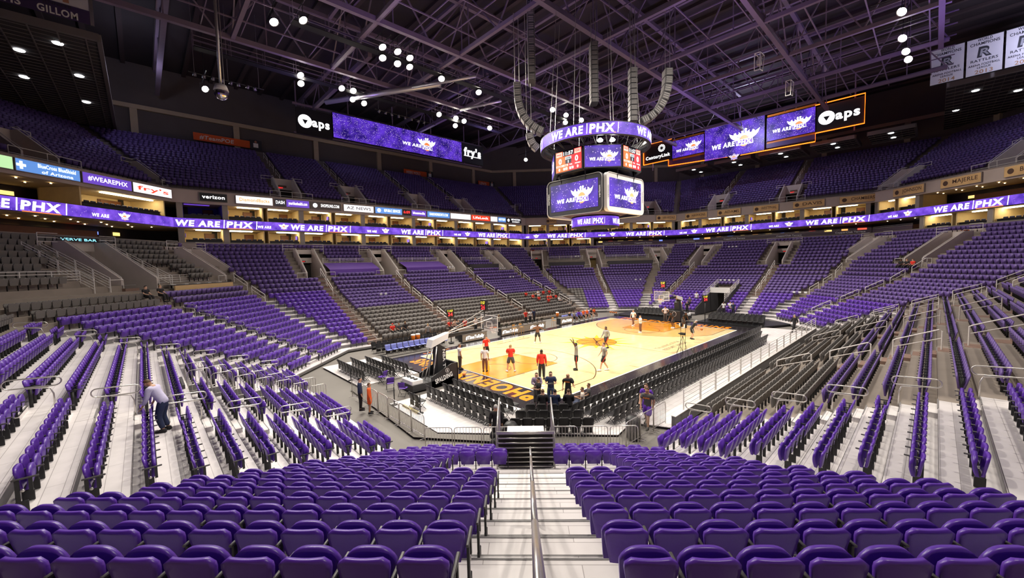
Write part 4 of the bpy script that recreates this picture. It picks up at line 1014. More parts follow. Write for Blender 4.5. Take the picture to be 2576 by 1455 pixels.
# phoenix-and-ball emblem, built from flat shapes: u right, v up, about 1 unit high
def emblem(mb, M, size, white=EMW, glow=None):
    def poly(ps, m, z): mb.add([tuple(M @ Vector((x * size, y * size, z))) for x, y in ps], [tuple(range(len(ps)))], m)
    half = [(0, .06), (.40, .08), (.58, .10), (.76, .22), (.90, .38), (1.0, .66), (.84, .56), (.70, .50), (.66, .60), (.56, .66), (.50, .50), (.40, .46), (.34, .56), (.36, .68), (.26, .62), (.20, .56), (.16, .66), (.20, .80), (.10, .84), (-.02, .78)]
    flames = [half + [(-x, y - (.06 if .1 < x < .3 else 0)) for x, y in half[::-1][1:-1]]]
    for fl in flames: poly(fl, white, .0)
    n = 22
    poly([(.34 * math.cos(2 * math.pi * i / n), -.02 + .40 * math.sin(2 * math.pi * i / n)) for i in range(n)], mat('emblem_orange', (.9, .4, .2), .5, emit=.9, ecol=(1, .38, .16)), .012)
    poly([(-.56, .10), (.56, .10), (.60, -.30), (-.50, -.30)], white, .02)
    poly([(-.52, .06), (.53, .06), (.56, -.26), (-.47, -.26)], mat('emblem_violet', (.2, .1, .6), .5, emit=.5, ecol=(.25, .14, .8)), .028)
    vs, fs, w = text_geo('PHX', .06, .1)
    mb.add([tuple(M @ Vector((x * .92 / w * size + .03 * size, (-.23 + y * .27) * size, .036))) for x, y in vs], fs, white)
    for a, b_ in (((-.5, .36), (-.2, .2)), ((.5, .36), (.2, .2)), ((0, .8), (.02, .5))):
        poly([(a[0] - .03, a[1]), (b_[0] - .03, b_[1]), (b_[0] + .03, b_[1]), (a[0] + .03, a[1])], mat('emblem_blue', (.1, .1, .5), .5, emit=.4, ecol=(.15, .15, .7)), .014)
def slogan(mb, M, h, small=False):
    """WE ARE | PHX, about 6h wide"""
    vs, fs, w = text_geo('WE ARE', .06, .12)
    mb.add([tuple(M @ Vector((x * 3.1 * h / w - 1.75 * h, y * h * .62, 0))) for x, y in vs], fs, EMW)
    vs, fs, w = text_geo('PHX', .06, .12)
    mb.add([tuple(M @ Vector((x * 2.1 * h / w + 1.28 * h, y * h * .66, 0))) for x, y in vs], fs, EMW)
    for x in (.02, 2.55): mb.add([tuple(M @ Vector(q)) for q in ((x * h, -.12 * h, 0), ((x + .07) * h, -.12 * h, 0), ((x + .13) * h, .8 * h, 0), ((x + .06) * h, .8 * h, 0))], [(0, 1, 2, 3)], EMW)
    mb.add([tuple(M @ Vector(q)) for q in ((.3 * h, -.18 * h, 0), (2.3 * h, -.18 * h, 0), (2.3 * h, -.10 * h, 0), (.3 * h, -.10 * h, 0))], [(0, 1, 2, 3)], mat('emblem_orange'))
RIB = {'T': [(23.5, 1), (17.9, 0), (11.8, 1), (3.8, 0), (-4.1, 1), (-12, 0), (-19.8, 1)], 'F': [(5, 0), (-2.6, 1), (-10.8, 0), (-18.8, 1)], 'E': [(12.2, 0), (4.7, 1), (-3.6, 0), (-11.2, 1)], 'R': [(20, 0), (11.3, 1), (3, 0)], 'L': [(7.6, 1), (.1, 0)], 'B': [], 'W': []}
for s in ['L', 'T', 'F', 'E', 'R', 'B', 'W']:
    r = thing('led_ribbon', 'long purple LED ribbon screen in front of the %s' % SAYS[s], 'led screen', pt(s, WALL[KIND[s]], 0, 12.62), ANG[s])
    d0 = {k: WALL[k] - .12 for k in WALL}; a = trange(s, d0); b = MB()
    b.box((0 - .0, (a[0] + a[1]) / 2, .55), (.2, a[1] - a[0], 1.1), BLKM); b.build('housing', r)
    b = MB(); b.box((-.11, (a[0] + a[1]) / 2, .55), (.02, a[1] - a[0] - .02, 1.04), LEDP); b.build('screen', r)
    for t, big in RIB[s]:
        q = MB(); M = frame((-.135, t, .2), (0, -1, 0), (0, 0, 1))
        if big: slogan(q, M @ Matrix.Diagonal((1.35, 1.1, 1, 1)), .98)
        else:
            emblem(q, frame((-.135, t - .9, .42), (0, -1, 0), (0, 0, 1)), .6); vs, fs, w = text_geo('WE ARE', .06, .12); q.add([tuple(M @ Vector((x * 1.5 / w - 1.3, y * .3 + .05, 0))) for x, y in vs], fs, EMW)
        q.build('ribbon_lettering', r)
# fascia boards
def board(s, t0, t1, z0, z1, back, txt, tm, label, say=None, size=.6, em=None, em_col=None, sub=None, bold=.02, logo=None):
    r = thing('fascia_board', label, 'sign', pt(s, WALL[KIND[s]] - .14, (t0 + t1) / 2, (z0 + z1) / 2), ANG[s])
    w = abs(t1 - t0); b = MB(); b.box((0, 0, 0), (.16, w, z1 - z0), GREYCOL); b.build('case', r)
    b = MB(); b.box((-.09, 0, 0), (.02, w - .1, z1 - z0 - .08), back); b.build('face', r)
    q = MB(); H = z1 - z0
    if txt: q.text(txt, frame((-.11, (-.12 * w if logo else 0), (.05 if sub else -.16 * 1)), (0, -1, 0), (0, 0, 1)), H * (.32 if sub else .42), tm, width=w * (.6 if logo else .8), bold=bold)
    if sub: q.text(sub, frame((-.11, (-.12 * w if logo else 0), -.38), (0, -1, 0), (0, 0, 1)), H * .26, tm, width=w * .5, bold=bold)
    if logo == 'disc': q.add([(-.11, w * .36 + .3 * math.cos(a), .3 * math.sin(a)) for a in np.linspace(2 * math.pi, 0, 17)[:-1]], [tuple(range(16))], tm)
    if logo == 'cross':
        q.add([(-.11, w * .42 + y, z) for y, z in ((-.3, -.1), (-.1, -.1), (-.1, -.3), (.1, -.3), (.1, -.1), (.3, -.1), (.3, .1), (.1, .1), (.1, .3), (-.1, .3), (-.1, .1), (-.3, .1))][::-1], [tuple(range(12))], tm)
    if q.v: q.build('lettering', r)
def lit(name, c, e): return mat('lit_' + name, c, .5, emit=e, ecol=c)
LW = lit('white', (.95, .93, .95), 1.0); LB = lit('blue', (.12, .3, .75), .9); LG = lit('green', (.55, .9, .45), .9); LV = lit('violet', (.16, .07, .6), .8); LK = mat('fascia_black', (.02, .02, .022), .5); LR = lit('red', (.85, .06, .02), 1.0)
DKT = mat('fascia_grey_letters', (.3, .3, .35), .5)
Z0, Z1_ = 15.75, 16.75
board('L', 7.5, 10.5, Z0, Z1_, LG, None, None, 'pale green lit panel at the left edge of the upper fascia')
board('L', 2.9, 7.4, Z0, Z1_, LB, 'BlueCross BlueShield', EMW, 'light blue lit fascia panel with white cross and two lines of lettering', sub='of Arizona', logo='cross')
board('L', -1.7, 2.75, Z0, Z1_, LV, '#WEAREPHX', EMW, 'purple lit fascia panel with white lettering on the left corner')
board('L', -6.2, -1.8, Z0, Z1_, LW, "fry's", LR, 'white lit fascia panel with one short red word')
board('T', 22.9, 25.6, Z0, Z1_, LK, 'verizon', EMW, 'black fascia panel with white lowercase lettering', bold=.03)
board('T', 18.1, 22.1, Z0, Z1_, LW, 'DiamondBacks', lit('orange', (.95, .4, .05), .9), 'white lit fascia panel with pale orange lettering')
board('T', 16.65, 17.9, Z0, Z1_, mat('fascia_slate', (.10, .10, .14), .5), 'DASH', EMW, 'short slate fascia panel with white letters')
board('T', 13.75, 16.6, Z0, Z1_, LV, 'yourbluehealth.com', EMW, 'violet-blue lit fascia panel with a thin web address')
board('T', 9.5, 13.6, Z0, Z1_, mat('fascia_taupe', (.16, .13, .12), .5), 'SHOPSUNS.COM', EMW, 'taupe fascia panel with white web shop lettering and orange disc', logo='disc')
board('T', 4.7, 9.2, Z0, Z1_, LW, 'AZ NEWS', DKT, 'long white lit fascia panel with grey news lettering')
board('T', .0, 4.5, Z0, Z1_, LB, 'REPUBLIC SERVICES', EMW, 'mid-blue lit fascia panel with white lettering and disc', logo='disc')
board('T', -1.5, -.1, Z0, Z1_, LK, '6:09', EMR, 'small black fascia clock with red digits', bold=.04)
board('T', -4.4, -1.6, Z0, Z1_, LV, 'bluemedia', EMW, 'short purple fascia panel right of the red digits')
board('T', -9.1, -4.55, Z0, Z1_, LB, 'DIAMONDRESORTS.COM', EMW, 'blue lit fascia panel with a long white web address')
board('T', -13.7, -9.2, Z0, Z1_, LW, 'arena', LW, 'blank white lit fascia panel left of the red one')
board('T', -18.3, -13.8, Z0, Z1_, LR, 'LifeLock', EMW, 'red lit fascia panel with white lettering', bold=.03)
board('T', -20.2, -18.4, Z0, Z1_, LW, None, None, 'short blank white fascia panel right of the red one')
board('T', -22.4, -20.3, Z0, Z1_, LB, 'NEXTGEN', EMW, 'short blue fascia panel near the far left corner')
board('T', -26.7, -22.5, Z0, Z1_, LK, 'MIDWESTERN', EMW, 'black fascia panel with white lettering and yellow disc', sub='UNIVERSITY', logo='disc')
OBN = mat('honour_banner_tan', (.85, .50, .22), .7, noise=.35, scale=.9)
for s, t0, t1, n, c in (('F', -.2, 1.9, 'NASH', 'in the far corner'), ('F', -7.6, -4.7, 'NASH', 'behind the hanging scoreboard'), ('F', -24.7, -20.6, 'VAN ARSDALE', 'right of the scoreboard'), ('E', 8.8, 13.1, 'HAWKINS', 'first'), ('E', 2.9, 7.0, 'ADAMS', 'second'), ('E', -3, .9, 'WESTPHAL', 'third'), ('E', -9.3, -5, 'DAVIS', 'fourth'),
                      ('E', -15.6, -11.1, 'CHAMBERS', 'fifth'), ('R', 16.9, 21.3, 'JOHNSON', 'sixth'), ('R', 10.4, 14.9, 'MAJERLE', 'seventh'), ('R', 3.8, 8.3, 'BARKLEY', 'eighth')):
    board(s, t0, t1, Z0 - .1, Z1_ + .05, OBN, n, mat('banner_ink', (.10, .05, .03), .7), 'orange honour board with a capital surname, %s along the right-hand fascia' % c if c[-2:] in ('st', 'nd', 'rd', 'th') else 'orange honour board with a capital surname, ' + c, logo='disc', bold=.01)

# ------------------------------------------------------------------ upper deck
UCON = mat('upper_concrete', (.20, .16, .15), .8, noise=.15, scale=1.5)
for s in VS + ['B', 'W']:
    b = MB()
    for j in range(0, NUP + 2):
        D0, D1 = updist(j), updist(j + 1)
        A = {k: v - .47 for k, v in D0.items()}; B_ = {k: v - .47 for k, v in D1.items()}
        if j == 0: A = {k: WALL[k] for k in WALL}
        ta, tb = trange(s, A), trange(s, B_); z = upz(j); zp = upz(j - 1) if j else 16.6
        for (p1, q1) in cut(min(ta[0], tb[0]), max(ta[1], tb[1]), [(c, 1.3) for c in UPORT.get(s, [])] if 1 <= j <= 5 else []):
            lo, hi = min(ta[0], tb[0]), max(ta[1], tb[1])
            A0 = ta[0] if p1 <= lo + 1e-6 else p1; B0 = tb[0] if p1 <= lo + 1e-6 else p1; A1 = ta[1] if q1 >= hi - 1e-6 else q1; B1 = tb[1] if q1 >= hi - 1e-6 else q1
            da, db = A[KIND[s]], B_[KIND[s]]
            b.quad(pt(s, da, A0, z), pt(s, db, B0, z), pt(s, db, B1, z), pt(s, da, A1, z), UCON); b.quad(pt(s, da, A0, zp), pt(s, da, A0, z), pt(s, da, A1, z), pt(s, da, A1, zp), UCON)
    struct(b.build('upper_tiers'), 'concrete tiers of the upper deck')
    for t in UAISLES.get(s, []):
        mb = MB(); stair_geo(mb, s, t, 5, NUP, .5, up=True); struct(mb.build('upper_aisle_stairs'), 'stair aisle of the upper deck')
for s in VS:
    for i, t in enumerate(sorted(UPORT.get(s, []))):
        k = KIND[s]; D = updist(1)[k] - .4; D1 = updist(6)[k] - .47
        r = thing('walkway_portal', 'upper deck walkway portal over the %s, %s from its right end' % (SAYS[s], nth(i + 1)), 'portal', pt(s, D, t, upz(0)), ANG[s], 'walkway portals of the upper deck')
        L = D1 - D; H = upz(6) - upz(0)
        for sy in (-1, 1):
            w = MB(); y = sy * 1.3; P_ = [(0, 0), (L, 0), (L, H + .7), (L - .7, H + .7), (0, 1.0)]
            w.add([(x, y - .08, z) for x, z in P_] + [(x, y + .08, z) for x, z in P_], [(0, 1, 2, 3, 4), (9, 8, 7, 6, 5)] + [(q, (q + 1) % 5, 5 + (q + 1) % 5, 5 + q) for q in range(5)], WALLC); w.build('side_wall', r)
            g = MB(); g.tube([(-.1, y, 1.1), (L - .7, y, H + .95), (L, y, H + .95)], .03, RAILP, 5); g.tube([(L - .2, y, H + .5), (L - .2, y + sy * 1.3, H + .5)], .03, RAILP, 5); g.tube([(L - .2, y, H + .9), (L - .2, y + sy * 1.3, H + .9)], .03, RAILP, 5); g.tube([(L - .2, y + sy * 1.3, H), (L - .2, y + sy * 1.3, H + .9)], .03, RAILP, 5); g.build('handrail', r)
        b = MB(); b.box((L, 0, (2.1 + H + .7) / 2), (.14, 2.6, H + .7 - 2.1), WALLC); b.build('header_wall', r)
        b = MB(); b.box((L + .4, 0, 1.05), (.1, 2.5, 2.1), DOORD); b.build('doorway', r)
        e = MB(); e.text('EXIT', frame((L - .12, .2, 2.3), (0, -1, 0), (0, 0, 1)), .18, EMR, width=.6, bold=.03); e.build('exit_sign', r)
        q = MB()                                                # front guard rail over the fascia
        for yy in (-2.6, 0, 2.6): q.tube([(-.55, yy, -.1), (-.55, yy, 1.05)], .03, RAILP, 5)
        q.tube([(-.55, -2.6, 1.05), (-.55, 2.6, 1.05)], .03, RAILP, 5); q.tube([(-.55, -2.6, .5), (-.55, 2.6, .5)], .026, RAILP, 4); q.build('front_rail', r)
# stair rails of the upper deck
for s in VS:
    for ai, t in enumerate(UAISLES.get(s, [])):
        for n_, j in enumerate(range(7, NUP - 1, 4)):
            D = updist(j)[KIND[s]] - .4; D2 = updist(j + 2.6)[KIND[s]] - .4; z, z2 = upz(j), upz(j + 2.6)
            g = MB(); M0 = sframe(s, 0, t, 0); g.M = M0
            g.tube([(D, 0, z), (D, 0, z + .95), (D2, 0, z2 + .95), (D2, 0, z2)], .035, RAILP, 5); g.tube([(D, 0, z + .5), (D2, 0, z2 + .5)], .028, RAILP, 4)
            tag(g.build('stair_rail'), 'upper deck stair rail, %s up the %s aisle over the %s' % (nth(n_ + 1), nth(ai + 1), SAYS[s]), 'handrail', 'stair rails of the upper deck')

# ------------------------------------------------------------------ back walls, soffits, roof
UW = {k: updist(NUP + 2)[k] for k in UP0}
WALLU = mat('upper_wall', (.10, .082, .085), .85, noise=.15, scale=.5); BEAMT = mat('tan_beam', (.42, .33, .24), .7, noise=.1, scale=1)
for s, nm in (('T', 'left'), ('F', 'far_corner'), ('E', 'far'), ('L', 'left_corner'), ('R', 'right_corner'), ('B', 'right'), ('W', 'near'), ('N', 'near_corner')):
    D = {k: UW[k] for k in UW}; a = trange(s, D); b = MB()
    m0 = .0 if s != 'N' else 0
    side_box(b, s, D[KIND[s]], D[KIND[s]] + .4, a[0], a[1], -.1, 38, WALLU); struct(b.build('wall_' + nm), 'dark upper wall')
    b = MB(); side_box(b, s, D[KIND[s]] - .5, D[KIND[s]], a[0], a[1], 31.0, 31.6, BEAMT)
    n = int((a[1] - a[0]) / 14) + 1
    for i in range(n): t = a[0] + (i + .5) * (a[1] - a[0]) / n; side_box(b, s, D[KIND[s]] - .45, D[KIND[s]], t - .4, t + .4, 26, 31, BEAMT)
    if s in VS: struct(b.build('trim_beam_' + nm), 'tan ring beam and posts on the upper wall')
b = MB(); b.prism([(-76, -66), (76, -66), (76, 66), (-76, 66)], 37.5, 37.8, mat('roof_deck', (.035, .026, .03), .8, noise=.25, scale=.4)); struct(b.build('ceiling'), 'dark corrugated roof deck')
b = MB()
for i in range(46): b.box((-74 + i * 3.3, 0, 37.3), (.5, 130, .35), mat('roof_rib', (.055, .038, .04), .8))
struct(b.build('trim_roof_ribs'), 'roof deck ribs')
# perforated soffits with downlights
SOF = mat('soffit_dark', (.04, .036, .038), .8); SOFG = mat('soffit_grid', (.15, .13, .13), .7)
def soffit(x0, x1, y0, y1, z, label, lights, gx=1.6, gy=.8):
    r = thing('ceiling_soffit', label, 'ceiling panel', ((x0 + x1) / 2, (y0 + y1) / 2, z)); w, h = x1 - x0, y1 - y0
    b = MB(); b.box((0, 0, .3), (w, h, .5), SOF); b.build('panel', r)
    b = MB()
    for i in range(int(w / gx) + 1): b.box((-w / 2 + i * gx, 0, .0), (.09, h, .08), SOFG)
    for i in range(int(h / gy) + 1): b.box((0, -h / 2 + i * gy, .015), (w, .035, .05), SOFG)
    b.box((0, -h / 2, .2), (w, .3, .6), SOFG); b.box((w / 2, 0, .2), (.3, h, .6), SOFG); b.box((-w / 2, 0, .2), (.3, h, .6), SOFG)
    b.build('grille', r)
    for lx, ly in lights:
        q = MB(); q.lathe([(0, -.06), (.32, -.06), (.36, 0)], mat('downlight_glow', (1, 1, 1), .5, emit=7, ecol=(.95, .97, 1)), 12); q.build('downlight', r, (lx - (x0 + x1) / 2, ly - (y0 + y1) / 2, 0))
soffit(-62, -32.4, 27.4, 60, 27.35, 'dark grille soffit over the upper left corner with downlights', [(-37.6, 33.8), (-35, 30.1), (-38.3, 40.9), (-34.3, 37.2), (-34.4, 45.6)])
soffit(45, 72, -58, -22, 28.6, 'dark grille soffit over the upper right corner with downlights', [(49.5, -24.6), (58.1, -23.1), (54, -28.4), (60, -30)])
for i, (a, b_) in enumerate(((18, 11.5), (10, 3.5), (2, -4.5), (-6, -12), (-13.5, -19))):
    soffit(56.5, 64, b_, a, 27, 'dark grille soffit panel behind the right video wall, %s from the left' % nth(i + 1), [(57.9, (a + b_) / 2), (61.5, (a + b_) / 2 - .1)])

# ------------------------------------------------------------------ banners and upper signs
BW = mat('banner_cloth', (.62, .60, .66), .8, noise=.06, scale=1)
INK = mat('banner_black_ink', (.03, .03, .04), .7); INKG = mat('banner_gold_ink', (.42, .24, .14), .7)
for i, (y, yr) in enumerate(((-21.95, '2014'), (-24.95, '2013'), (-27.95, '2012'))):
    r = thing('champions_banner', 'white champions banner dated %s, %s from the left' % (yr, nth(i + 1)), 'banner', (44.0, y, 31.1), 0, 'champions banners')
    b = MB(); b.box((0, 0, 0), (.04, 2.8, 4.3), BW); b.build('cloth', r); b = MB(); b.tube([(0, -1.45, 2.15), (0, 1.45, 2.15)], .05, BLKM, 6); b.tube([(0, -1.45, -2.15), (0, 1.45, -2.15)], .04, BLKM, 6); b.build('batten', r)
    q = MB()
    for txt, z, h, w, m in (('WORLD', 1.75, .32, 1.3, INK), ('CHAMPIONS', 1.3, .34, 2.6, INK), ('RATTLERS', -.62, .3, 2.4, INK), ('ARENA FOOTBALL', -1.1, .24, 2.8, INK), ('LEAGUE', -1.42, .22, 1.2, INK), (yr, -2.02, .45, 1.6, INKG)):
        q.text(txt, frame((-.03, 0, z), (0, -1, 0), (0, 0, 1)), h, m, width=w * .88, bold=.02)
    q.text('R', frame((-.03, 0, -.05), (0, -1, 0), (0, 0, 1)), 1.1, INK, width=1.15, bold=.09, shear=.1); q.text('R', frame((-.035, 0, .05), (0, -1, 0), (0, 0, 1)), .8, mat('banner_grey_ink', (.3, .3, .34), .7), width=.75, bold=.02, shear=.1); q.build('print', r)
r = thing('player_banner', 'large pale banner with portraits and white capital names at the top left corner', 'banner', (-39.6, 27.2, 31.2))
b = MB(); b.box((0, 0, 0), (13.6, .06, 5.6), BW); b.build('cloth', r); b = MB(); b.box((0, -.05, -2.3), (13.6, .03, 1.1), mat('banner_dark_foot', (.05, .03, .10), .7)); b.build('dark_foot', r)
b = MB(); b.box((6.9, -.02, 0), (.22, .1, 5.7), STEEL); b.build('edge_batten', r)
q = MB(); N_ = frame((0, -.08, 0), (1, 0, 0), (0, 0, 1))
for t1_, t2_, x in (('', 'TIMMS', -.6), ('BRIDGET', 'PETTIS', 2.0), ('JENNIFER', 'GILLOM', 5.0)):
    q.text(t2_, N_ @ Matrix.Translation((x, -2.75, 0)), .55, WHITE, width=2.2, bold=.04)
    if t1_: q.text(t1_, N_ @ Matrix.Translation((x, -2.05, 0)), .26, INK, width=1.6, bold=.01)
q.build('print', r)
q = MB()
for x in (-.5, 2.0, 5.0):
    q.tube([(x - .7, -.08, -1.7), (x - .2, -.08, -.4), (x, -.08, 1.0)], .28, mat('portrait_skin', (.45, .2, .13), .7), 6); q.tube([(x + .5, -.08, -1.6), (x + .35, -.08, .2)], .2, mat('portrait_skin'), 6)
for v in range(len(q.v)): q.v[v] = (q.v[v][0], -.075 + (q.v[v][1] + .08) * .02, q.v[v][2])
q.build('portraits', r)
for x, w, t1_, t2_, l in ((-20.2, 7.4, '#TeamPOE', 0, 'orange hashtag sign with a player figure on the upper left wall'), (14.2, 5.6, 'WEBERS WORLD', 0, 'orange sign with white lettering on the upper wall behind the scoreboard'), (33.5, 3.6, "LEN'S", 0, 'short dark red sign at the far end of the upper wall')):
    r = thing('wall_sign', l, 'sign', (x, UW['T'] - .6, 28.4 if x < 0 else 27.9)); b = MB(); b.box((0, 0, 0), (w, .1, 1.15), mat('sign_orange', (.72, .10, .015), .6)); b.build('board', r)
    q = MB(); q.text(t1_, frame((-.1 * w, -.06, -.3), (1, 0, 0), (0, 0, 1)), .6, WHITE, width=w * .6, bold=.02, shear=.1); q.build('lettering', r)
    b = MB(); b.box((w / 2 + .8, 0, .1), (1.7, .1, 1.5), INK); b.build('picture_panel', r)
    q = MB(); q.lathe([(0, .45), (.18, .55), (.2, .75), (0, .9)], mat('portrait_skin'), 10, (w / 2 + .8, -.06, -.1)); q.box((w / 2 + .8, -.07, 0), (.7, .04, .7), WHITE); q.build('printed_figure', r)
for y, t1_, n in ((16.5, 'COOPER FIT', 'first'), (9.2, 'GATEWOOD FIT', 'second'), (1.8, 'SUMMER FIT', 'third')):
    r = thing('wall_sign', 'dark blue sign with faint lettering on the far upper wall, %s from the left' % n, 'sign', (UW['E'] - .6, y, 26.9)); b = MB(); b.box((0, 0, 0), (.1, 5.2, 1.2), mat('sign_teal', (.01, .03, .07), .6)); b.build('board', r)
    q = MB(); q.text(t1_, frame((-.06, -.3, -.1), (0, -1, 0), (0, 0, 1)), .4, mat('dim_white_letters'), width=3.2); q.text('S', frame((-.06, 2.0, -.3), (0, -1, 0), (0, 0, 1)), .7, mat('dim_white_letters'), bold=.02); q.build('lettering', r)
# ------------------------------------------------------------------ roof steel
TRS = mat('purple_grey_steel', (.21, .155, .23), .5, noise=.12, scale=2)
YL = [25.4, 13.7, 2.0, -9.7, -21.4]; XL = [-41.6, -32.4, -23.2, -14.0, -4.8, 4.4, 13.6, 22.8, 32.2, 41.4]
def beam(mb, a, b, w, h, m):
    a, b = Vector(a), Vector(b); d = (b - a); L = d.length; d.normalize(); u = Vector((0, 0, 1)) if abs(d.z) < .95 else Vector((1, 0, 0)); s = d.cross(u).normalized(); u = s.cross(d)
    M = Matrix.Identity(4); c = (a + b) / 2
    for i in range(3): M[i][0], M[i][1], M[i][2], M[i][3] = d[i], s[i], u[i], c[i]
    old = mb.M; mb.M = M; mb.box((0, 0, 0), (L, w, h), m); mb.M = old
def truss(a, b, zb, zt, n, label, w=.34):
    r = thing('roof_truss', label, 'truss', (a[0], a[1], zb)); o = Vector((a[0], a[1], zb)); P0, P1 = Vector((*a, 0)), Vector((*b, 0))
    q = MB(); beam(q, P0 + Vector((0, 0, zb)) - o, P1 + Vector((0, 0, zb)) - o, w, w * 1.1, TRS); q.build('bottom_chord', r)
    q = MB(); beam(q, P0 + Vector((0, 0, zt)) - o, P1 + Vector((0, 0, zt)) - o, w, w, TRS); q.build('top_chord', r)
    q = MB()
    for i in range(n):
        A, B, C_ = P0.lerp(P1, i / n), P0.lerp(P1, (i + .5) / n), P0.lerp(P1, (i + 1) / n)
        beam(q, A + Vector((0, 0, zb)) - o, B + Vector((0, 0, zt)) - o, .12, .12, TRS); beam(q, B + Vector((0, 0, zt)) - o, C_ + Vector((0, 0, zb)) - o, .12, .12, TRS)
        beam(q, B + Vector((0, 0, zb)) - o, B + Vector((0, 0, zt)) - o, .1, .1, TRS)
    q.build('web', r)
for i, y in enumerate(YL): truss((-48, y), (47 if y > -12 else 34, y), 30, 35.4, 12, 'purple-grey roof truss running lengthwise, %s from the scorer side' % nth(i + 1), .42)
for i, x in enumerate(XL): truss((x, -46 if x < 5 else -22), (x, 25.4 if i not in (9,) else 34), 30, 35.4, 8, 'purple-grey roof truss running across, %s from the near end' % nth(i + 1), .34)
for i, x in enumerate((-27.8, -9.4, 9.0, 27.5)): truss((x, 25.4), (x, 55), 33.0, 36.2, 4, 'dark steel truss over the scorer-side upper deck, %s from the left' % nth(i + 1), .5)
r = thing('roof_grid', 'light secondary grid of thin bars laid between the roof trusses', 'steel grid', (0, 0, 30.35))
for nm, seq in (('lengthwise_bars', [('x', y) for y in np.arange(-20.6, 25, 3.9)]), ('cross_bars', [('y', x) for x in np.arange(-44, 42, 3.07)])):
    q = MB()
    for k, v in seq:
        if k == 'x': q.box((0, v, .0 if nm[0] == 'l' else .1), (88, .10, .12), TRS)
        else: q.box((v, 1.5, .12), (.08, 48, .10), TRS)
    q.build(nm, r)
for i, (x0, y0, x1, y1) in enumerate(((-20, 17.6, 22, 17.6), (-26, 28.2, 14, 28.2))):
    r = thing('catwalk', 'steel lighting catwalk hung under the trusses, ' + ['over the near side of centre', 'over the scorer side'][i], 'catwalk', (x0, y0, 29.3))
    L = x1 - x0; q = MB(); q.box((L / 2, 0, 0), (L, .9, .06), BLKM); q.build('deck', r)
    for sy in (-1, 1):
        q = MB(); q.tube([(0, sy * .45, 1.0), (L, sy * .45, 1.0)], .035, TRS, 5); q.tube([(0, sy * .45, .5), (L, sy * .45, .5)], .025, TRS, 4)
        for k in range(int(L / 3) + 1): q.tube([(k * 3, sy * .45, 0), (k * 3, sy * .45, 1.6)], .03, TRS, 4)
        q.build('side_rail', r)
# long pale pipes (ducts) under the grid
DUCT = mat('galvanised_duct', (.55, .53, .56), .35, metal=.6)
for i, (a, b, rr) in enumerate((((-12, 33.5), (-3.5, 19.5), .32), ((-5.5, 22.5), (-1.5, 15.2), .18), ((3.0, 24.5), (5.4, 18.5), .18))):
    q = MB(); q.tube([(*a, 29.3), (*b, 29.3)], rr, DUCT, 12); tag(q.build('roof_duct'), 'pale round duct under the roof grid, %s from the left' % nth(i + 1), 'duct')

# ------------------------------------------------------------------ lamps
GLOW = mat('flood_lens', (1, 1, 1), .5, emit=70, ecol=(1, .93, .80)); HOUS = mat('lamp_housing', (.25, .24, .26), .4, metal=.5)
hs, ln, yk = MB(), MB(), MB()
hs.lathe([(.10, .45), (.16, .42), (.36, .0), (.40, -.06), (.38, -.06), (.33, .0), (.12, .34)], HOUS, 16); ln.lathe([(0, -.02), (.34, -.02), (.35, .02), (0, .03)], GLOW, 16)
yk.tube([(-.42, 0, 0), (-.44, 0, .62), (.44, 0, .62), (.42, 0, 0)], .025, BLKM, 5); yk.tube([(0, 0, .62), (0, 0, 1.42)], .03, BLKM, 5); yk.tube([(0, -2.1, 1.40), (0, 2.1, 1.40)], .05, BLKM, 6)
HSM, LNM, YKM = hs.mesh('housing'), ln.mesh('lens'), yk.mesh('yoke')
HMH = MB(); HMH.lathe([(.0, .4), (.14, .4), (.3, .0), (.27, .0), (.1, .3)], HOUS, 12)
for i, (x, y) in enumerate(FLOODS):
    r = thing('flood_lamp', 'lit flood lamp in the rafters, %s of the roof lamps counted from the near left' % nth(i + 1), 'lamp', (x, y, 29.0), 0, 'lit flood lamps')
    h = inst('housing', HSM, r); l = inst('lens', LNM, r); inst('yoke', YKM, r)
    if y > 30 or y < -18.5: q = MB(); q.tube([(0, 0, 1.4), (0, 0, 8.4)], .03, BLKM, 5); q.build('drop_rod', r)
    tilt = (Vector((-6 if i % 3 else -12, 0, 0)) - Vector((x, y, 29))).to_track_quat('-Z', 'Y').to_euler()
    h.rotation_euler = tilt; l.rotation_euler = tilt
OFFM = MB(); OFFM.lathe([(0, .36), (.13, .36), (.17, -.02), (.14, -.02), (.1, .2)], HOUS, 10); OFFM.lathe([(0, .02), (.14, .02)], mat('can_lens_glow', (.75, .65, .5), .2, emit=.5), 10); OFFM = OFFM.mesh('can')  # lens given a faint glow of its own though these cans are off
random.seed(11)
for i in range(22):
    x, y = (-25.5 + i * .8, 33.65) if i < 8 else ((-6 + (i - 8) * 1.0, 30.95) if i < 16 else (14 + (i - 16) * 1.2, 18.2))
    o = inst('stage_lamp', OFFM, None, (x, y, 28.7)); o.rotation_euler = (random.uniform(.3, .8), random.uniform(-.5, .5), 0)
    tag(o, 'small unlit can lamp on the lighting bar, %s from the left' % nth(i + 1), 'lamp', 'unlit can lamps')
for i, (x0, x1, y) in enumerate(((-26, -19, 33.65), (-6.5, 3, 30.95), (13.5, 21, 18.2))):
    q = MB(); q.tube([(x0, y, 29.02), (x1, y, 29.02)], .06, BLKM, 6)
    for x in (x0 + .5, (x0 + x1) / 2, x1 - .5): q.tube([(x, y, 29.1), (x, y, 37.4)], .025, STEEL, 4)
    tag(q.build('lighting_bar'), 'hung lighting bar carrying small cans, %s from the left' % nth(i + 1), 'lighting bar')
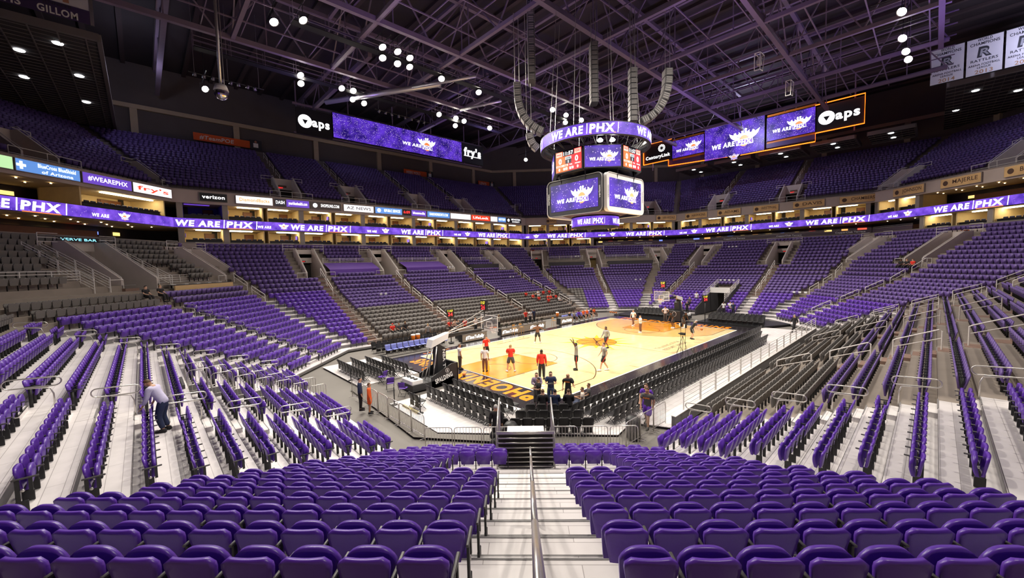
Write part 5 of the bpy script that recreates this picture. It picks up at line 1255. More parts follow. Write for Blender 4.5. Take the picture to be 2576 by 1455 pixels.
# mirror ball hanging at the upper left
r = thing('mirror_ball', 'mirror ball on a steel pole at the upper left', 'mirror ball', (-25.0, 21.0, 22.9))
MIR = mat('mirror_tile', (.8, .8, .82), .08, metal=1.)
q = MB(); n1, n2 = 14, 20; R_ = .55
for i in range(n1):
    for j in range(n2):
        a0, a1 = math.pi * i / n1, math.pi * (i + 1) / n1; b0, b1 = 2 * math.pi * j / n2, 2 * math.pi * (j + 1) / n2
        c = [(R_ * math.sin(a) * math.cos(b), R_ * math.sin(a) * math.sin(b), R_ * math.cos(a)) for a, b in ((a0, b0), (a1, b0), (a1, b1), (a0, b1))]
        q.add(c, [(0, 1, 2, 3)], MIR)
q.build('mirror_sphere', r)
q = MB(); q.tube([(0, 0, .5), (0, 0, 14)], .12, STEEL, 8); q.tube([(.25, 0, .6), (.25, 0, 14)], .035, STEEL, 6); q.build('pole', r)
q = MB(); q.lathe([(0, .75), (.42, .7), (.56, .25), (.5, .25), (.3, .6)], WHITE, 18); q.build('cap', r)

# ------------------------------------------------------------------ hanging scoreboard
FR = mat('scoreboard_frame', (.035, .033, .04), .5, metal=.3)
sb = thing('hanging_scoreboard', 'hanging four-sided centre scoreboard with ring screens above and below', 'scoreboard', (0, 0, 10.8))
def cyl_map(mb, src, R, a0, z):
    """Wrap flat lettering (x right, y up) on a cylinder."""
    for (v, f, m) in src:
        mb.add([(R * math.cos(a0 + x / R), R * math.sin(a0 + x / R), z + y) for x, y in v], f, m)
def ring(R, z0, z1, nm, parent):
    q = MB(); q.lathe([(R, z0), (R, z1)], LEDP, 64); o = q.build(nm, parent)
    q = MB(); q.lathe([(R + .005, z1), (R + .02, z1 + .05), (R - .25, z1 + .05), (R - .25, z0 - .05), (R + .02, z0 - .05), (R + .005, z0)], FR, 64); q.build('ring_frame', parent)
    return o
ring(4.9, 6.95, 7.9, 'top_ring_screen', sb); ring(2.15, 0.0, .82, 'bottom_ring_screen', sb)
for R, z, h, wd, k0 in ((4.93, 7.12, .72, 3.1, 4), (2.18, .18, .5, 1.35, 4)):
    q = MB()
    for k in range(4):
        a0 = math.radians(207 + 90 * k)
        v1, f1, w1 = text_geo('WE ARE', .06, .1); v2, f2, w2 = text_geo('PHX', .06, .1)
        cyl_map(q, [([(x * wd / w1 - wd * .56, y * h * .85) for x, y in v1], f1, EMW), ([(x * wd * .66 / w2 + wd * .42, y * h * .9) for x, y in v2], f2, EMW), ([(wd * .02, -.1 * h), (wd * .04, -.1 * h), (wd * .05, h), (wd * .03, h)], [(0, 1, 2, 3)], EMW),
                    ([(wd * .82, -.1 * h), (wd * .84, -.1 * h), (wd * .86, h), (wd * .84, h)], [(0, 1, 2, 3)], EMW), ([(wd * .1, -.14 * h), (wd * .78, -.14 * h), (wd * .78, -.06 * h), (wd * .1, -.06 * h)], [(0, 1, 2, 3)], mat('emblem_orange'))], R, a0, z)
    q.build('ring_lettering', sb)
def screen(parent, M, w, h, kind, bez=.12, bezm=FR, rad=0., nm='video_screen'):
    """A video screen in the plane of M (x right, y up, z toward the viewer)."""
    q = MB(); q.M = M
    def rr(w_, h_, r_, z):
        if r_ <= 0: return [(-w_ / 2, -h_ / 2, z), (w_ / 2, -h_ / 2, z), (w_ / 2, h_ / 2, z), (-w_ / 2, h_ / 2, z)]
        out = []
        for cx, cy, a in ((1, -1, -90), (1, 1, 0), (-1, 1, 90), (-1, -1, 180)):
            for i in range(6): t = math.radians(a + 18 * i); out.append((cx * (w_ / 2 - r_) + r_ * math.cos(t), cy * (h_ / 2 - r_) + r_ * math.sin(t), z))
        return out
    o = rr(w + 2 * bez, h + 2 * bez, rad, .0); n = len(o); b = [(x, y, -.3) for x, y, z in o]
    q.add(o + b, [tuple(range(n)), tuple(range(n, 2 * n))[::-1]] + [(i, n + i, n + (i + 1) % n, (i + 1) % n) for i in range(n)], bezm)
    f_ = q.build(nm, parent)
    if rad:
        q = MB(); q.M = M; e = rr(w + 2 * bez - .02, h + 2 * bez - .02, rad, .03); q.tube(e, .035, WHITE if bezm is WHITE else STEEL, 5, closed=True); q.build('bezel_edge', f_)
    q = MB(); q.M = M
    if kind == 'logo':
        q.add([(-w / 2, -h / 2, .015), (w / 2, -h / 2, .015), (w / 2, h / 2, .015), (-w / 2, h / 2, .015)], [(0, 1, 2, 3)], LEDB); q.build('picture', f_)
        q = MB(); s_ = min(h * .5, w * .25)
        q.M = M
        emblem(q, Matrix.Translation((w * .18, -h * .1, .03)), s_)
        v1, f1, w1 = text_geo('WE ARE', .06, .1); q.add([(x * min(w * .40, h * 1.0) / w1 + w * .18 - s_ * .6 - min(w * .2, h * .5), y * h * .14 - h * .2, .04) for x, y in v1], f1, EMW); q.build('picture_emblem', f_)
    elif kind == 'score':
        def r_(x0, y0, x1, y1, m, z=.02): q.add([(x0 * w, y0 * h, z), (x1 * w, y0 * h, z), (x1 * w, y1 * h, z), (x0 * w, y1 * h, z)], [(0, 1, 2, 3)], m)
        OR_, RD, PK, NV = lit('score_orange', (.9, .12, .02), .9), lit('score_red', (.75, .01, .02), .9), lit('score_pale', (.95, .55, .45), .9), mat('score_navy', (.02, .02, .05), .5)
        r_(-.5, -.5, 0, .5, OR_); r_(0, -.5, .5, .5, RD); r_(-.22, .24, .22, .5, NV, .025); r_(-.48, .26, -.24, .48, PK, .025); r_(.24, .26, .48, .48, PK, .025)
        r_(-.12, -.14, .12, .06, NV, .025); r_(-.12, .06, .12, .2, lit('score_grey', (.5, .6, .65), .8), .025); r_(-.49, -.26, -.01, -.16, PK, .025)
        q.build('picture', f_); q = MB(); q.M = M
        def t_(s_, x, y, hh, ww, m=EMW): v, f2_, w0 = text_geo(s_, .04, 0); q.add([(a * ww * w / w0 + x * w, b2 * hh * h + y * h, .035) for a, b2 in v], f2_, m)
        t_('11:57', 0, .28, .17, .38); t_('0', -.32, -.1, .26, .12); t_('0', .32, -.1, .26, .12); t_('QTR', 0, .085, .08, .18, NV); t_('1', 0, -.11, .13, .022); t_('FOULS', -.36, -.24, .055, .2, RD); t_('TOL', -.1, -.24, .055, .12, RD); t_('TOL', .1, -.24, .055, .12); t_('FOULS', .36, -.24, .055, .2)
        t_('0', -.36, -.44, .13, .06); t_('0/0', -.12, -.44, .13, .17); t_('0/0', .12, -.44, .13, .17); t_('0', .36, -.44, .13, .06); t_('PHX', -.36, .32, .08, .17, RD); t_('CHI', .36, .32, .08, .14, RD)
        q.build('picture_digits', f_)
    return f_
def face_M(ang, d, z):
    a = math.radians(ang); n = Vector((math.cos(a), math.sin(a), 0)); x = Vector((-n.y, n.x, 0)); return frame((n.x * d, n.y * d, z), x, (0, 0, 1))
for k in range(8):
    a = 45 * k
    screen(sb, face_M(a, 3.8, 5.5), 2.95 if k % 2 else 2.75, 1.72, 'logo' if k % 2 else 'score', .08, FR)
for k, a in enumerate((180, 270, 0, 90)):
    s1 = screen(sb, face_M(a, 3.2, 2.55), 5.1, 2.35, 'logo', .42, WHITE if k % 2 else FR, .42, nm='large_video_screen')
    q = MB(); M = face_M(a, 3.2, 2.55)
    for sx in (-1, 1): q.text('verizon', M @ Matrix.Translation((sx * 2.76 + .06, 0, .07)) @ Matrix.Rotation(math.pi / 2, 4, 'Z'), .2, WHITE if k % 2 == 0 else DKT, width=1.0, bold=.02)
    q.build('bezel_lettering', s1)
q = MB(); q.lathe([(2.9, 3.95), (3.3, 4.55), (3.55, 4.6), (3.55, 6.5), (.5, 6.6)], FR, 8); q.lathe([(.3, .9), (1.9, .85), (3.0, 1.15), (3.1, 1.3), (.5, 1.3)], mat('scoreboard_belly', (.12, .07, .06), .5, noise=.3, scale=1.5), 24); q.box((0, 0, 2.6), (5.6, 5.6, 2.5), FR); q.build('core', sb)
q = MB()
for k in range(24):
    a, a2 = 2 * math.pi * k / 24, 2 * math.pi * (k + .5) / 24
    q.tube([(4.6 * math.cos(a), 4.6 * math.sin(a), 7.8), (3.5 * math.cos(a2), 3.5 * math.sin(a2), 6.45), (4.6 * math.cos(a2), 4.6 * math.sin(a2), 6.95)], .045, FR, 4)
for k in range(8):
    a = 2 * math.pi * k / 8 + .39; q.tube([(3.4 * math.cos(a), 3.4 * math.sin(a), 3.7), (3.6 * math.cos(a), 3.6 * math.sin(a), 4.7)], .06, FR, 5)
q.build('strut_frame', sb)
for k in range(8):
    a = 2 * math.pi * k / 8 + .2; q = MB(); q.tube([(4.2 * math.cos(a), 4.2 * math.sin(a), 7.8), (3.4 * math.cos(a), 3.4 * math.sin(a), 19.3)], .022, STEEL, 4); q.build('hoist_cable', sb)
for k, (x, y) in enumerate(((-2.9, -2.6), (-2.2, -3.3))):
    q = MB(); q.lathe([(0, -.06), (.2, -.06), (.24, .05), (.1, .2)], mat('board_lamp', (1, 1, 1), .5, emit=30, ecol=(1, .95, .85)), 12, (x, y, 6.7)); q.build('spot_lamp', sb)

# speaker arrays round the scoreboard
SPK = mat('speaker_grey', (.11, .105, .11), .6, noise=.1, scale=6); SPKL = mat('speaker_side', (.34, .31, .30), .6, noise=.25, scale=5)
def array(pts, w, label, base=(0, 0)):
    """Line array: boxes following (v, z) points in the plane across the view diagonal."""
    r = thing('speaker_array', label, 'speaker', (base[0], base[1], 0)); h = []
    for i in range(len(pts) - 1):
        (v0, z0), (v1, z1) = pts[i], pts[i + 1]; a, b_ = Vector((-v0 * S, v0 * S, z0)), Vector((-v1 * S, v1 * S, z1))
        d = (b_ - a); L = d.length; d.normalize(); y = Vector((S, S, 0)); x = d.cross(y)
        M = Matrix.Identity(4); c = (a + b_) / 2
        for k in range(3): M[k][0], M[k][1], M[k][2], M[k][3] = x[k], y[k], d[k], c[k]
        q = MB(); q.M = M; q.box((0, 0, 0), (.62, w, L * .93), SPK, bev=.03)
        for k in range(3): q.box((0, (-w / 2 - .012), (k - 1) * L * .26), (.45, .02, L * .12), SPKL)
        q.box((.32, 0, 0), (.02, w * .9, L * .8), SPKL); q.box((-.32, 0, 0), (.02, w * .9, L * .8), SPKL)
        q.build('speaker_cabinet', r)
    v0, z0 = pts[0]
    for dv in (-.2, .2):
        q = MB(); q.tube([(-(v0 + dv) * S, (v0 + dv) * S, z0), (-(v0 + dv) * S, (v0 + dv) * S, 30.2)], .03, STEEL, 4); q.build('cable', r)
    return r
def lin(a, b, n): return [(a[0] + (b[0] - a[0]) * i / n, a[1] + (b[1] - a[1]) * i / n) for i in range(n + 1)]
array(lin((0, 27.2), (0, 21.9), 13), 1.15, 'tall straight speaker array hanging above the scoreboard centre')
array([(6.95, 24.0), (6.95, 23.4), (6.92, 22.8), (6.85, 22.2), (6.7, 21.6), (6.45, 21.05), (6.1, 20.55), (5.7, 20.15), (5.2, 19.8), (4.7, 19.55)], 1.0, 'curved speaker array left of the scoreboard, bottom sweeping right')
array([(-6.6, 24.7), (-6.6, 24.0), (-6.55, 23.3), (-6.42, 22.6), (-6.2, 21.95), (-5.85, 21.35), (-5.4, 20.85), (-4.85, 20.45), (-4.2, 20.15)], 1.0, 'curved speaker array right of the scoreboard, bottom sweeping left')
array([(5.6 + .1 * 0, 31.4 - i * .62) for i in range(13)], 1.5, 'big dark straight speaker array left of centre')
array(lin((-3.5, 24.9), (-3.5, 20.2), 10), .9, 'dark narrow speaker array right of centre')
array([(5.95, 19.5), (5.85, 18.95), (5.6, 18.45), (5.2, 18.1)], .7, 'short curved speaker array just left of the ring screen')
def rig(x, y, z, label):
    r = thing('projector_rig', label, 'rig', (x, y, z)); q = MB()
    for a, b_ in (((-.7, 0, .8), (.7, 0, .9)), ((-.7, 0, -.9), (.2, 0, -.8)), ((.2, 0, -.8), (.7, 0, .9)), ((-.7, 0, -.9), (-.7, 0, .8)), ((-.7, .5, .8), (.7, .5, .9)), ((-.7, .5, -.9), (-.7, .5, .8)), ((-.7, 0, .8), (-.7, .5, .8)), ((.7, 0, .9), (.7, .5, .9)), ((-.7, 0, -.9), (-.7, .5, -.9))): q.tube([a, b_], .04, RAILP, 5)
    q.build('frame', r); q = MB(); q.box((-.1, .25, 0), (.5, .4, .5), SPKL, bev=.05); q.box((.15, .25, .5), (.4, .35, .3), SPKL, bev=.05); q.build('device', r)
    q = MB(); q.tube([(-.6, .2, .8), (-.6, .2, 31 - z)], .02, STEEL, 4); q.tube([(.6, .2, .9), (.6, .2, 31 - z)], .02, STEEL, 4); q.build('cable', r)
rig(16.5, -9.0, 27.5, 'white framed rig hanging at the upper right, nearer one'); rig(26.5, -9.5, 27.5, 'white framed rig hanging at the upper right, farther one')

# ------------------------------------------------------------------ video walls on the upper decks
def wall_sign_panel(parent, M, w, h, txt, logo, m=EMW):
    q = MB(); q.M = M; q.box((0, 0, -.15), (w, h, .3), mat('sign_black', (.018, .018, .02), .5)); o = q.build('sign_panel', parent)
    q = MB(); q.M = M
    if txt == 'aps':
        q.text('aps', Matrix.Translation((w * .17, -h * .14, .03)), h * .34, m, width=w * .5, bold=.05)
        n = 20; R1, R2 = h * .26, h * .12; cx = -w * .27
        pts = [(cx + R1 * math.cos(2 * math.pi * i / n), R1 * math.sin(2 * math.pi * i / n), .03) for i in range(n)] + [(cx + R2 * math.cos(2 * math.pi * round(i / n * 3) / 3 + .5), R2 * math.sin(2 * math.pi * round(i / n * 3) / 3 + .5), .03) for i in range(n)]
        q.add(pts, [(i, (i + 1) % n, n + (i + 1) % n, n + i) for i in range(n)], m)
    elif txt == "fry's":
        q.text(txt, Matrix.Translation((0, -h * .1, .03)), h * .4, m, width=w * .8, bold=.07); q.add([(-w * .4, -h * .16, .03), (w * .4, -h * .16, .03), (w * .4, -h * .12, .03), (-w * .4, -h * .12, .03)], [(0, 1, 2, 3)], m)
    else:
        q.text(txt, Matrix.Translation((0, -h * .28, .03)), h * .17, m, width=w * .88, bold=.05)
        for i in range(12):
            a = 2 * math.pi * i / 12; r0, r1 = h * .06, h * .2; cx, cy = w * .14, h * .2
            q.add([(cx + r0 * math.cos(a), cy + r0 * math.sin(a), .03), (cx + r1 * math.cos(a - .2), cy + r1 * math.sin(a - .2), .03), (cx + r1 * math.cos(a + .2), cy + r1 * math.sin(a + .2), .03)], [(0, 1, 2)], m)
    q.build('sign_lettering', o)
r = thing('video_wall', 'long purple video wall on the scorer-side upper deck between two lit signs', 'led screen', (0, 46, 0))
def ML(x, z, off_=0): return frame((x, -off_, z), (1, 0, 0), (0, 0, 1))
wall_sign_panel(r, ML(-9.55, 30.5), 5.3, 3.9, 'aps', 1); screen(r, ML(6.0, 30.85, .1), 25.6, 3.95, 'logo', .06, FR); wall_sign_panel(r, ML(21.7, 30.9), 5.6, 3.9, "fry's", 1)
q = MB(); q.box((6, .6, 33.1), (37, .3, .3), TRS); q.box((6, .6, 28.7), (37, .3, .2), TRS)
for x in (-12, -4, 4, 12, 20, 24): q.tube([(x, .6, 28.7), (x, .6, 36.5)], .1, TRS, 6)
q.build('hanging_frame', r)
r = thing('video_wall', 'stepped video wall over the far end with orange neon outline', 'led screen', (55, 0, 0))
def MR(y, z, off_=0): return frame((-off_, y, z), (0, -1, 0), (0, 0, 1))
wall_sign_panel(r, MR(21.5, 31.6), 6.5, 4.1, 'CenturyLink', 1); screen(r, MR(14.8, 31.4, .1), 6.6, 3.6, 'logo', .04, FR); screen(r, MR(5.9, 30.7, .4), 10.6, 6.3, 'logo', .04, FR); screen(r, MR(-3.3, 31.1, .1), 7.2, 4.2, 'logo', .04, FR); wall_sign_panel(r, MR(-10.1, 30.9), 6.2, 4.3, 'aps', 1)
NEO = mat('orange_neon', (.9, .25, .03), .5, emit=3.2, ecol=(1, .16, .01))
q = MB()
for pts in ([(24.8, 29.4), (24.8, 33.8), (18.2, 33.75)], [(24.8, 29.4), (18.9, 29.4), (18.9, 28.1), (6.9, 27.55)], [(4.6, 27.4), (-7.0, 27.2), (-7.0, 28.6), (-13.3, 28.6), (-13.3, 33.3), (-6.9, 33.3)]):
    q.tube([(-.35, y, z) for y, z in pts], .07, NEO, 6); q.tube([(-.1, y, z + .14) for y, z in pts], .04, NEO, 5)
q.build('neon_outline', r)
q = MB(); q.box((.3, 6, 28.6), (.3, 26, 1.6), mat('board_violet_panel', (.06, .04, .14), .5)); q.box((.2, 14.8, 33.5), (.2, 6.6, .35), mat('orange_edge', (.6, .18, .01), .5)); q.box((.2, -3.3, 33.6), (.2, 7.2, .35), mat('orange_edge')); q.box((.2, 14.8, 29.3), (.2, 6.6, .4), mat('orange_edge')); q.box((.2, -3.3, 28.8), (.2, 7.2, .4), mat('orange_edge')); q.build('backing_panel', r)
q = MB(); emblem(q, frame((-.45, 5.7, 27.1), (0, -1, 0), (0, 0, 1)), 1.0, white=lit('small_emblem', (.7, .6, .6), .7)); q.build('small_emblem', r)
q = MB()
for y in (-12, -4, 5, 14, 23): q.tube([(.6, y, 28), (.6, y, 37)], .12, TRS, 6)
q.build('hanging_frame', r)
# ------------------------------------------------------------------ handrails, loops, barriers
def loop_rail(s, t, j, label):
    """Grab rail: an elongated ring standing on one bent post."""
    d = off(KIND[s], j) - .1; q = MB(); q.M = sframe(s, d, t, zrow(j))
    L, h = .42, .13; z0 = .86
    ring_ = []
    for k in range(9): a = -math.pi / 2 + math.pi * k / 8; ring_.append((L + h * math.cos(a), 0, z0 + h * math.sin(a) + .06))
    for k in range(9): a = math.pi / 2 + math.pi * k / 8; ring_.append((-L + h * math.cos(a), 0, z0 + h * math.sin(a) - .0))
    q.tube(ring_, .02, STEEL, 8, closed=True)
    q.tube([(-.38, 0, 0), (-.38, 0, .5), (-.32, 0, .68), (-.1, 0, z0 - h - .005), (.12, 0, z0 - h + .02)], .02, STEEL, 8)
    q.lathe([(0, 0), (.05, 0), (.05, .02)], STEEL, 8, (-.38, 0, 0))
    o = q.build('loop_handrail'); tag(o, label, 'handrail', 'looped steel handrails on the white risers')
for s, t, js, say in (('W', 4.2, (12, 10, 8, 6, 4, 2, 14), 'near aisle of the left end stand'), ('W', -8.5, (14, 12, 10, 8, 6, 4, 2), 'second aisle of the left end stand'),
                      ('L', 7.2, (13, 11.5, 10, 8.5, 7, 5.5, 4, 2.5, 1), 'left corner stand aisle'), ('B', -13.5, (1, 3, 5, 7, 9, 11, 13), 'near aisle of the right sideline stand'), ('R', 7.2, (3, 5, 7), 'right far corner aisle'),
                      ('T', 15.1, (1, 3, 5, 7, 9, 11, 13), 'white stairs of the scorer-side stand')):
    for i, j in enumerate(sorted(js)): loop_rail(s, t, j, 'looped steel handrail, %s up the %s' % (nth(i + 1), say))
def stair_rail(s, t, j0, j1, label):
    d0, d1 = off(KIND[s], j0) - .3, off(KIND[s], j1) - .3; z0, z1 = zrow(j0), zrow(j1); q = MB(); q.M = sframe(s, 0, t, 0)
    q.tube([(d0, 0, z0), (d0, 0, z0 + .88), (d0 + .1, 0, z0 + .95), (d1 - .1, 0, z1 + .95), (d1, 0, z1 + .88), (d1, 0, z1)], .034, RAILP, 6)
    q.tube([(d0, 0, z0 + .55), (d1, 0, z1 + .55)], .026, RAILP, 5)
    tag(q.build('stair_handrail'), label, 'handrail', 'painted stair handrails')
for s in ('T', 'F', 'E', 'B', 'R'):
    for ai, t in enumerate(AISLES[s]):
        if (s, t) in (('T', 15.1), ('B', -13.5)): starts = [(14.2, 16.4), (16.8, 19)]
        elif s == 'B': starts = [(2, 4), (5, 7), (8, 10), (11, 13), (14.5, 16.5), (17, 19)]
        elif s in 'E' or s == 'F': starts = [(8, 10.2), (10.9, 13.1), (13.7, 15.4), (16, 18)]
        else: starts = [(3.5, 6), (7.2, 9.6), (10.4, 12.8), (13.6, 15.4), (16.2, 18)]
        for n_, (a, b) in enumerate(starts): stair_rail(s, t + .0, a, b, 'painted stair handrail, %s section up the %s aisle of the %s' % (nth(n_ + 1), nth(ai + 1), SAYS[s]))
# rails down the mitre stairs between neighbouring stands
for s, s2, js, say in (('F', 'T', ((12, 14), (15, 17)), 'scorer side and far corner'), ('L', 'T', ((13.5, 15.6), (16.3, 18.4)), 'left corner and scorer side'), ('R', 'E', ((9, 11), (12, 14), (15, 17)), 'far end and right corner'), ('R', 'B', ((5, 7), (8, 10), (11, 13), (14, 16)), 'right corner and right sideline')):
    for n_, (a, b) in enumerate(js):
        P_ = []
        for j in (a, b):
            ds = dists(j, -.3); tr = trange(s, ds); k = 1 if s2 == SIDE_ORDER[(SIDE_ORDER.index(s) + 1) % 8] else 0
            P_.append(Vector(pt(s, ds[KIND[s]], tr[k], zrow(j))))
        q = MB(); u = Vector((0, 0, 1)); q.tube([P_[0], P_[0] + u * .92, P_[1] + u * .92, P_[1]], .034, RAILP, 6); q.tube([P_[0] + u * .55, P_[1] + u * .55], .026, RAILP, 5)
        tag(q.build('stair_handrail'), 'painted stair handrail, %s section up between %s' % (nth(n_ + 1), say), 'handrail', 'painted stair handrails')
# boxes between the portals: platform, rail and cover
CLOTHP = mat('purple_tarp', (.10, .03, .28), .7, noise=.1, scale=2); COUNT = mat('tan_counter', (.62, .42, .20), .6, noise=.08, scale=1)
def boxplat(s, tc, hw, cover, label, jr=19):
    k = KIND[s]; d0, d1 = off(k, jr) - .45, off(k, jr + 3) - .45; r = thing('terrace_box', label, 'seating box', pt(s, d0, tc, zrow(jr)), ANG[s]); L = d1 - d0
    q = MB()
    for i in range(5): q.tube([(L, -hw, .3 + zrow(jr + 3) - zrow(jr) - 0 + i * .18 - .25), (L, hw, .3 + zrow(jr + 3) - zrow(jr) + i * .18 - .25)], .022, RAILP, 4)
    for i in range(int(hw) + 1): y = -hw + 2 * hw * i / int(hw); q.tube([(L, y, zrow(jr + 3) - zrow(jr)), (L, y, zrow(jr + 3) - zrow(jr) + .85)], .030, RAILP, 5)
    q.build('guard_rail', r)
    q = MB()
    if cover: q.add([(-.05, -hw, .05), (-.05, hw, .05), (.1, hw, .75), (.1, -hw, .75), (L - .1, hw, zrow(jr + 2) - zrow(jr) + .65), (L - .1, -hw, zrow(jr + 2) - zrow(jr) + .65)], [(0, 1, 2, 3), (3, 2, 4, 5)], CLOTHP); q.build('purple_cover', r)
    else:
        for i in range(int(hw * 2 / .7)): q.box((.9, -hw + .4 + i * .7, .45), (.5, .55, .8), BLKM, bev=.05)
        q.box((.15, 0, .5), (.3, hw * 2, 1.0), DARK); q.build('loose_chairs', r)['kind'] = 'stuff'
boxplat('T', 10.8, 3.2, True, 'railed box under a purple cover, left one of the scorer-side stand'); boxplat('T', .2, 3.4, True, 'railed box under a purple cover, middle of the scorer-side stand')
boxplat('T', -10.7, 3.0, False, 'railed box with dark loose chairs toward the far corner'); boxplat('F', -1.3, 3.4, False, 'railed box with dark loose chairs in the far corner stand, left'); boxplat('F', -13.2, 4.2, False, 'railed box with dark loose chairs in the far corner stand, right')
r = thing('club_counter', 'tan-fronted counter with black tables above the left corner seats', 'counter', pt('L', off('C', 17) - .3, 1.6, zrow(17)), ANG['L'])
q = MB(); q.box((0, 0, .35), (.12, 6.6, .75), COUNT); q.box((.25, 0, .75), (.6, 6.6, .05), BLKM); q.build('front', r)
for i in range(5):
    q = MB(); q.box((1.1, -2.8 + i * 1.3, .72), (.7, .8, .04), BLKM); q.box((1.1, -2.8 + i * 1.3, .35), (.08, .08, .7), BLKM); q.box((1.0, -2.8 + i * 1.3, .78), (.3, .4, .06), WHITE); q.build('table', r)
q = MB()
for z in (.4, .6, .8, 1.0): q.tube([(2.4, -3.2, z + .6), (2.4, 2.2, z + .6)], .026, RAILP, 4)
for i in range(6): q.tube([(2.4, -3.2 + i * 1.08, .4), (2.4, -3.2 + i * 1.08, 1.62)], .030, RAILP, 5)
q.build('guard_rail', r)
# stepped rails on both sides of the wide left walkway
for k, (t, sg) in enumerate(((3.6, 'right'), (8.8, 'left'), (9.9, 'far left'))):
    q = MB(); q.M = sframe('L', 0, t, 0)
    for i in range(4):
        j0, j1 = 18.2 + i * 1.5, 19.6 + i * 1.5; a, b = off('C', j0), off('C', j1); z0, z1 = zrow(j0), zrow(j1)
        q.tube([(a, 0, z0 - .3), (a, 0, z0 + 1.0), (b, 0, z1 + 1.0), (b, 0, z1 - .3)], .028, RAILP, 5)
        for h in (.2, .4, .6, .8): q.tube([(a, 0, z0 + h), (b, 0, z1 + h)], .022, RAILP, 4)
    tag(q.build('stepped_railing'), 'multi-bar stepped railing %s of the wide left walkway' % sg, 'railing')
q = MB(); q.M = sframe('L', 0, 12.2, 0)
for z in (.35, .55, .75, .95): q.tube([(off('C', 19.5), -2.4, zrow(19.5) + z), (off('C', 19.5), 4.5, zrow(19.5) + z)], .028, RAILP, 4)
for i in range(5): q.tube([(off('C', 19.5), -2.4 + i * 1.7, zrow(19.5)), (off('C', 19.5), -2.4 + i * 1.7, zrow(19.5) + .95)], .034, RAILP, 5)
tag(q.build('platform_railing'), 'horizontal multi-bar railing at the far left edge above the charcoal seats', 'railing')
# centre handrail of the near stairs, in four lengths
for i, (u0, u1) in enumerate(((-36.2, -33.3), (-33.5, -31.1), (-30.9, -27.4), (-27.2, -24.9))):
    def zz(u): return zrow((-u - 22.37) / .82) if u > -33.85 else zrow(14) + .47 * (-u - 33.85) / .87
    q = MB(); P0, P1 = Vector(((u0 - 6.565) * S, (u0 + 6.565) * S, zz(u0))), Vector(((u1 - 6.565) * S, (u1 + 6.565) * S, zz(u1))); u = Vector((0, 0, 1))
    q.tube([P0, P0 + u * .86, P1 + u * .86, P1 + u * .8, P1], .036 if i < 2 else .03, STEEL, 10); q.tube([P0 + u * .45, P1 + u * .45], .022, STEEL, 8)
    tag(q.build('centre_handrail'), 'round steel centre handrail of the near stairs, %s length from the bottom of the photo' % nth(i + 1), 'handrail', 'centre handrail of the near stairs')
# steel stair unit at the foot of the near stairs
r = thing('stair_unit', 'open steel stair unit with horizontal bars at the foot of the near stairs', 'stair unit', ((-24.6 - 6.565) * S, (-24.6 + 6.565) * S, .0), math.pi / 4)
for sy in (-1, 1):
    q = MB(); y = sy * .95 + .15
    for x in (0, .55, 1.1, 1.65): q.tube([(x, y, 0), (x, y, 2.1 + .35 * x)], .028, STEEL, 8)
    q.tube([(0, y, 2.1), (1.65, y, 2.68)], .028, STEEL, 8); q.tube([(0, y, .75), (1.65, y, .75)], .022, STEEL, 6); q.build('side_frame', r)
for i in range(9):
    z = .78 + i * .16; q = MB(); q.tube([(0, -.8, z), (0, 1.1, z)], .024 if i < 8 else .032, STEEL, 8); q.build('cross_bar', r)
q = MB(); q.box((.1, .15, 1.05), (.03, 1.8, 1.95), mat('dark_mesh', (.025, .02, .018), .9)); q.build('dark_gap_sheet', r)  # added dark sheet standing in for the shaded gap behind the bars
q = MB(); q.box((.6, .15, .95), (1.1, 1.7, .05), DECKE); q.box((.9, .15, 1.72), (.9, 1.3, .05), DECK); q.box((.04, .15, .5), (.05, 1.8, .4), mat('grey_rubber', (.16, .15, .14), .8)); q.build('tread_deck', r)
q = MB(); q.tube([(0, -.8, 2.1), (0, 1.1, 2.1)], .036, STEEL, 10); q.build('top_rail', r)
# crowd barriers
def barrier_mesh(w, h=1.08, n=None):
    q = MB(); n = n or int(w / .115); r_ = .12
    q.tube([(-w / 2, 0, 0), (-w / 2, 0, h - r_), (-w / 2 + .035, 0, h - .035), (-w / 2 + r_, 0, h), (w / 2 - r_, 0, h), (w / 2 - .035, 0, h - .035), (w / 2, 0, h - r_), (w / 2, 0, 0)], .019, STEEL, 8)
    q.tube([(-w / 2, 0, .14), (w / 2, 0, .14)], .015, STEEL, 6)
    for i in range(1, n): x = -w / 2 + w * i / n; q.tube([(x, 0, .14), (x, 0, h)], .0085, STEEL, 5)
    for x in (-w / 2 + .05, w / 2 - .05): q.tube([(x, -.22, .015), (x, .22, .015)], .016, STEEL, 5)
    return q.mesh('crowd_barrier')
BM2, BM8 = barrier_mesh(1.1), barrier_mesh(.80)
def barrier(m, x, y, z, rz, label): o = inst('crowd_barrier', m, None, (x, y, z), rz); tag(o, label, 'barrier', 'steel crowd barriers')
for i in range(7): barrier(BM2, -22.35, 1.1 - i * 1.18, 0, math.pi / 2, 'steel crowd barrier, %s from the left along the left stand front' % nth(i + 1))
for i, v in enumerate((10.25, 9.06, 7.87, 5.2, 4.0, 2.8)): u = -21.75; barrier(BM2, (u - v) * S, (u + v) * S, 0, -math.pi / 4, 'steel crowd barrier, %s from the left below the near corner seats' % nth(i + 1))
for i in range(3): barrier(BM2, -16.5 + i * 1.17, -13.3 - .0, 0, .0, 'steel crowd barrier, %s from the left by the right front wall' % nth(i + 1))
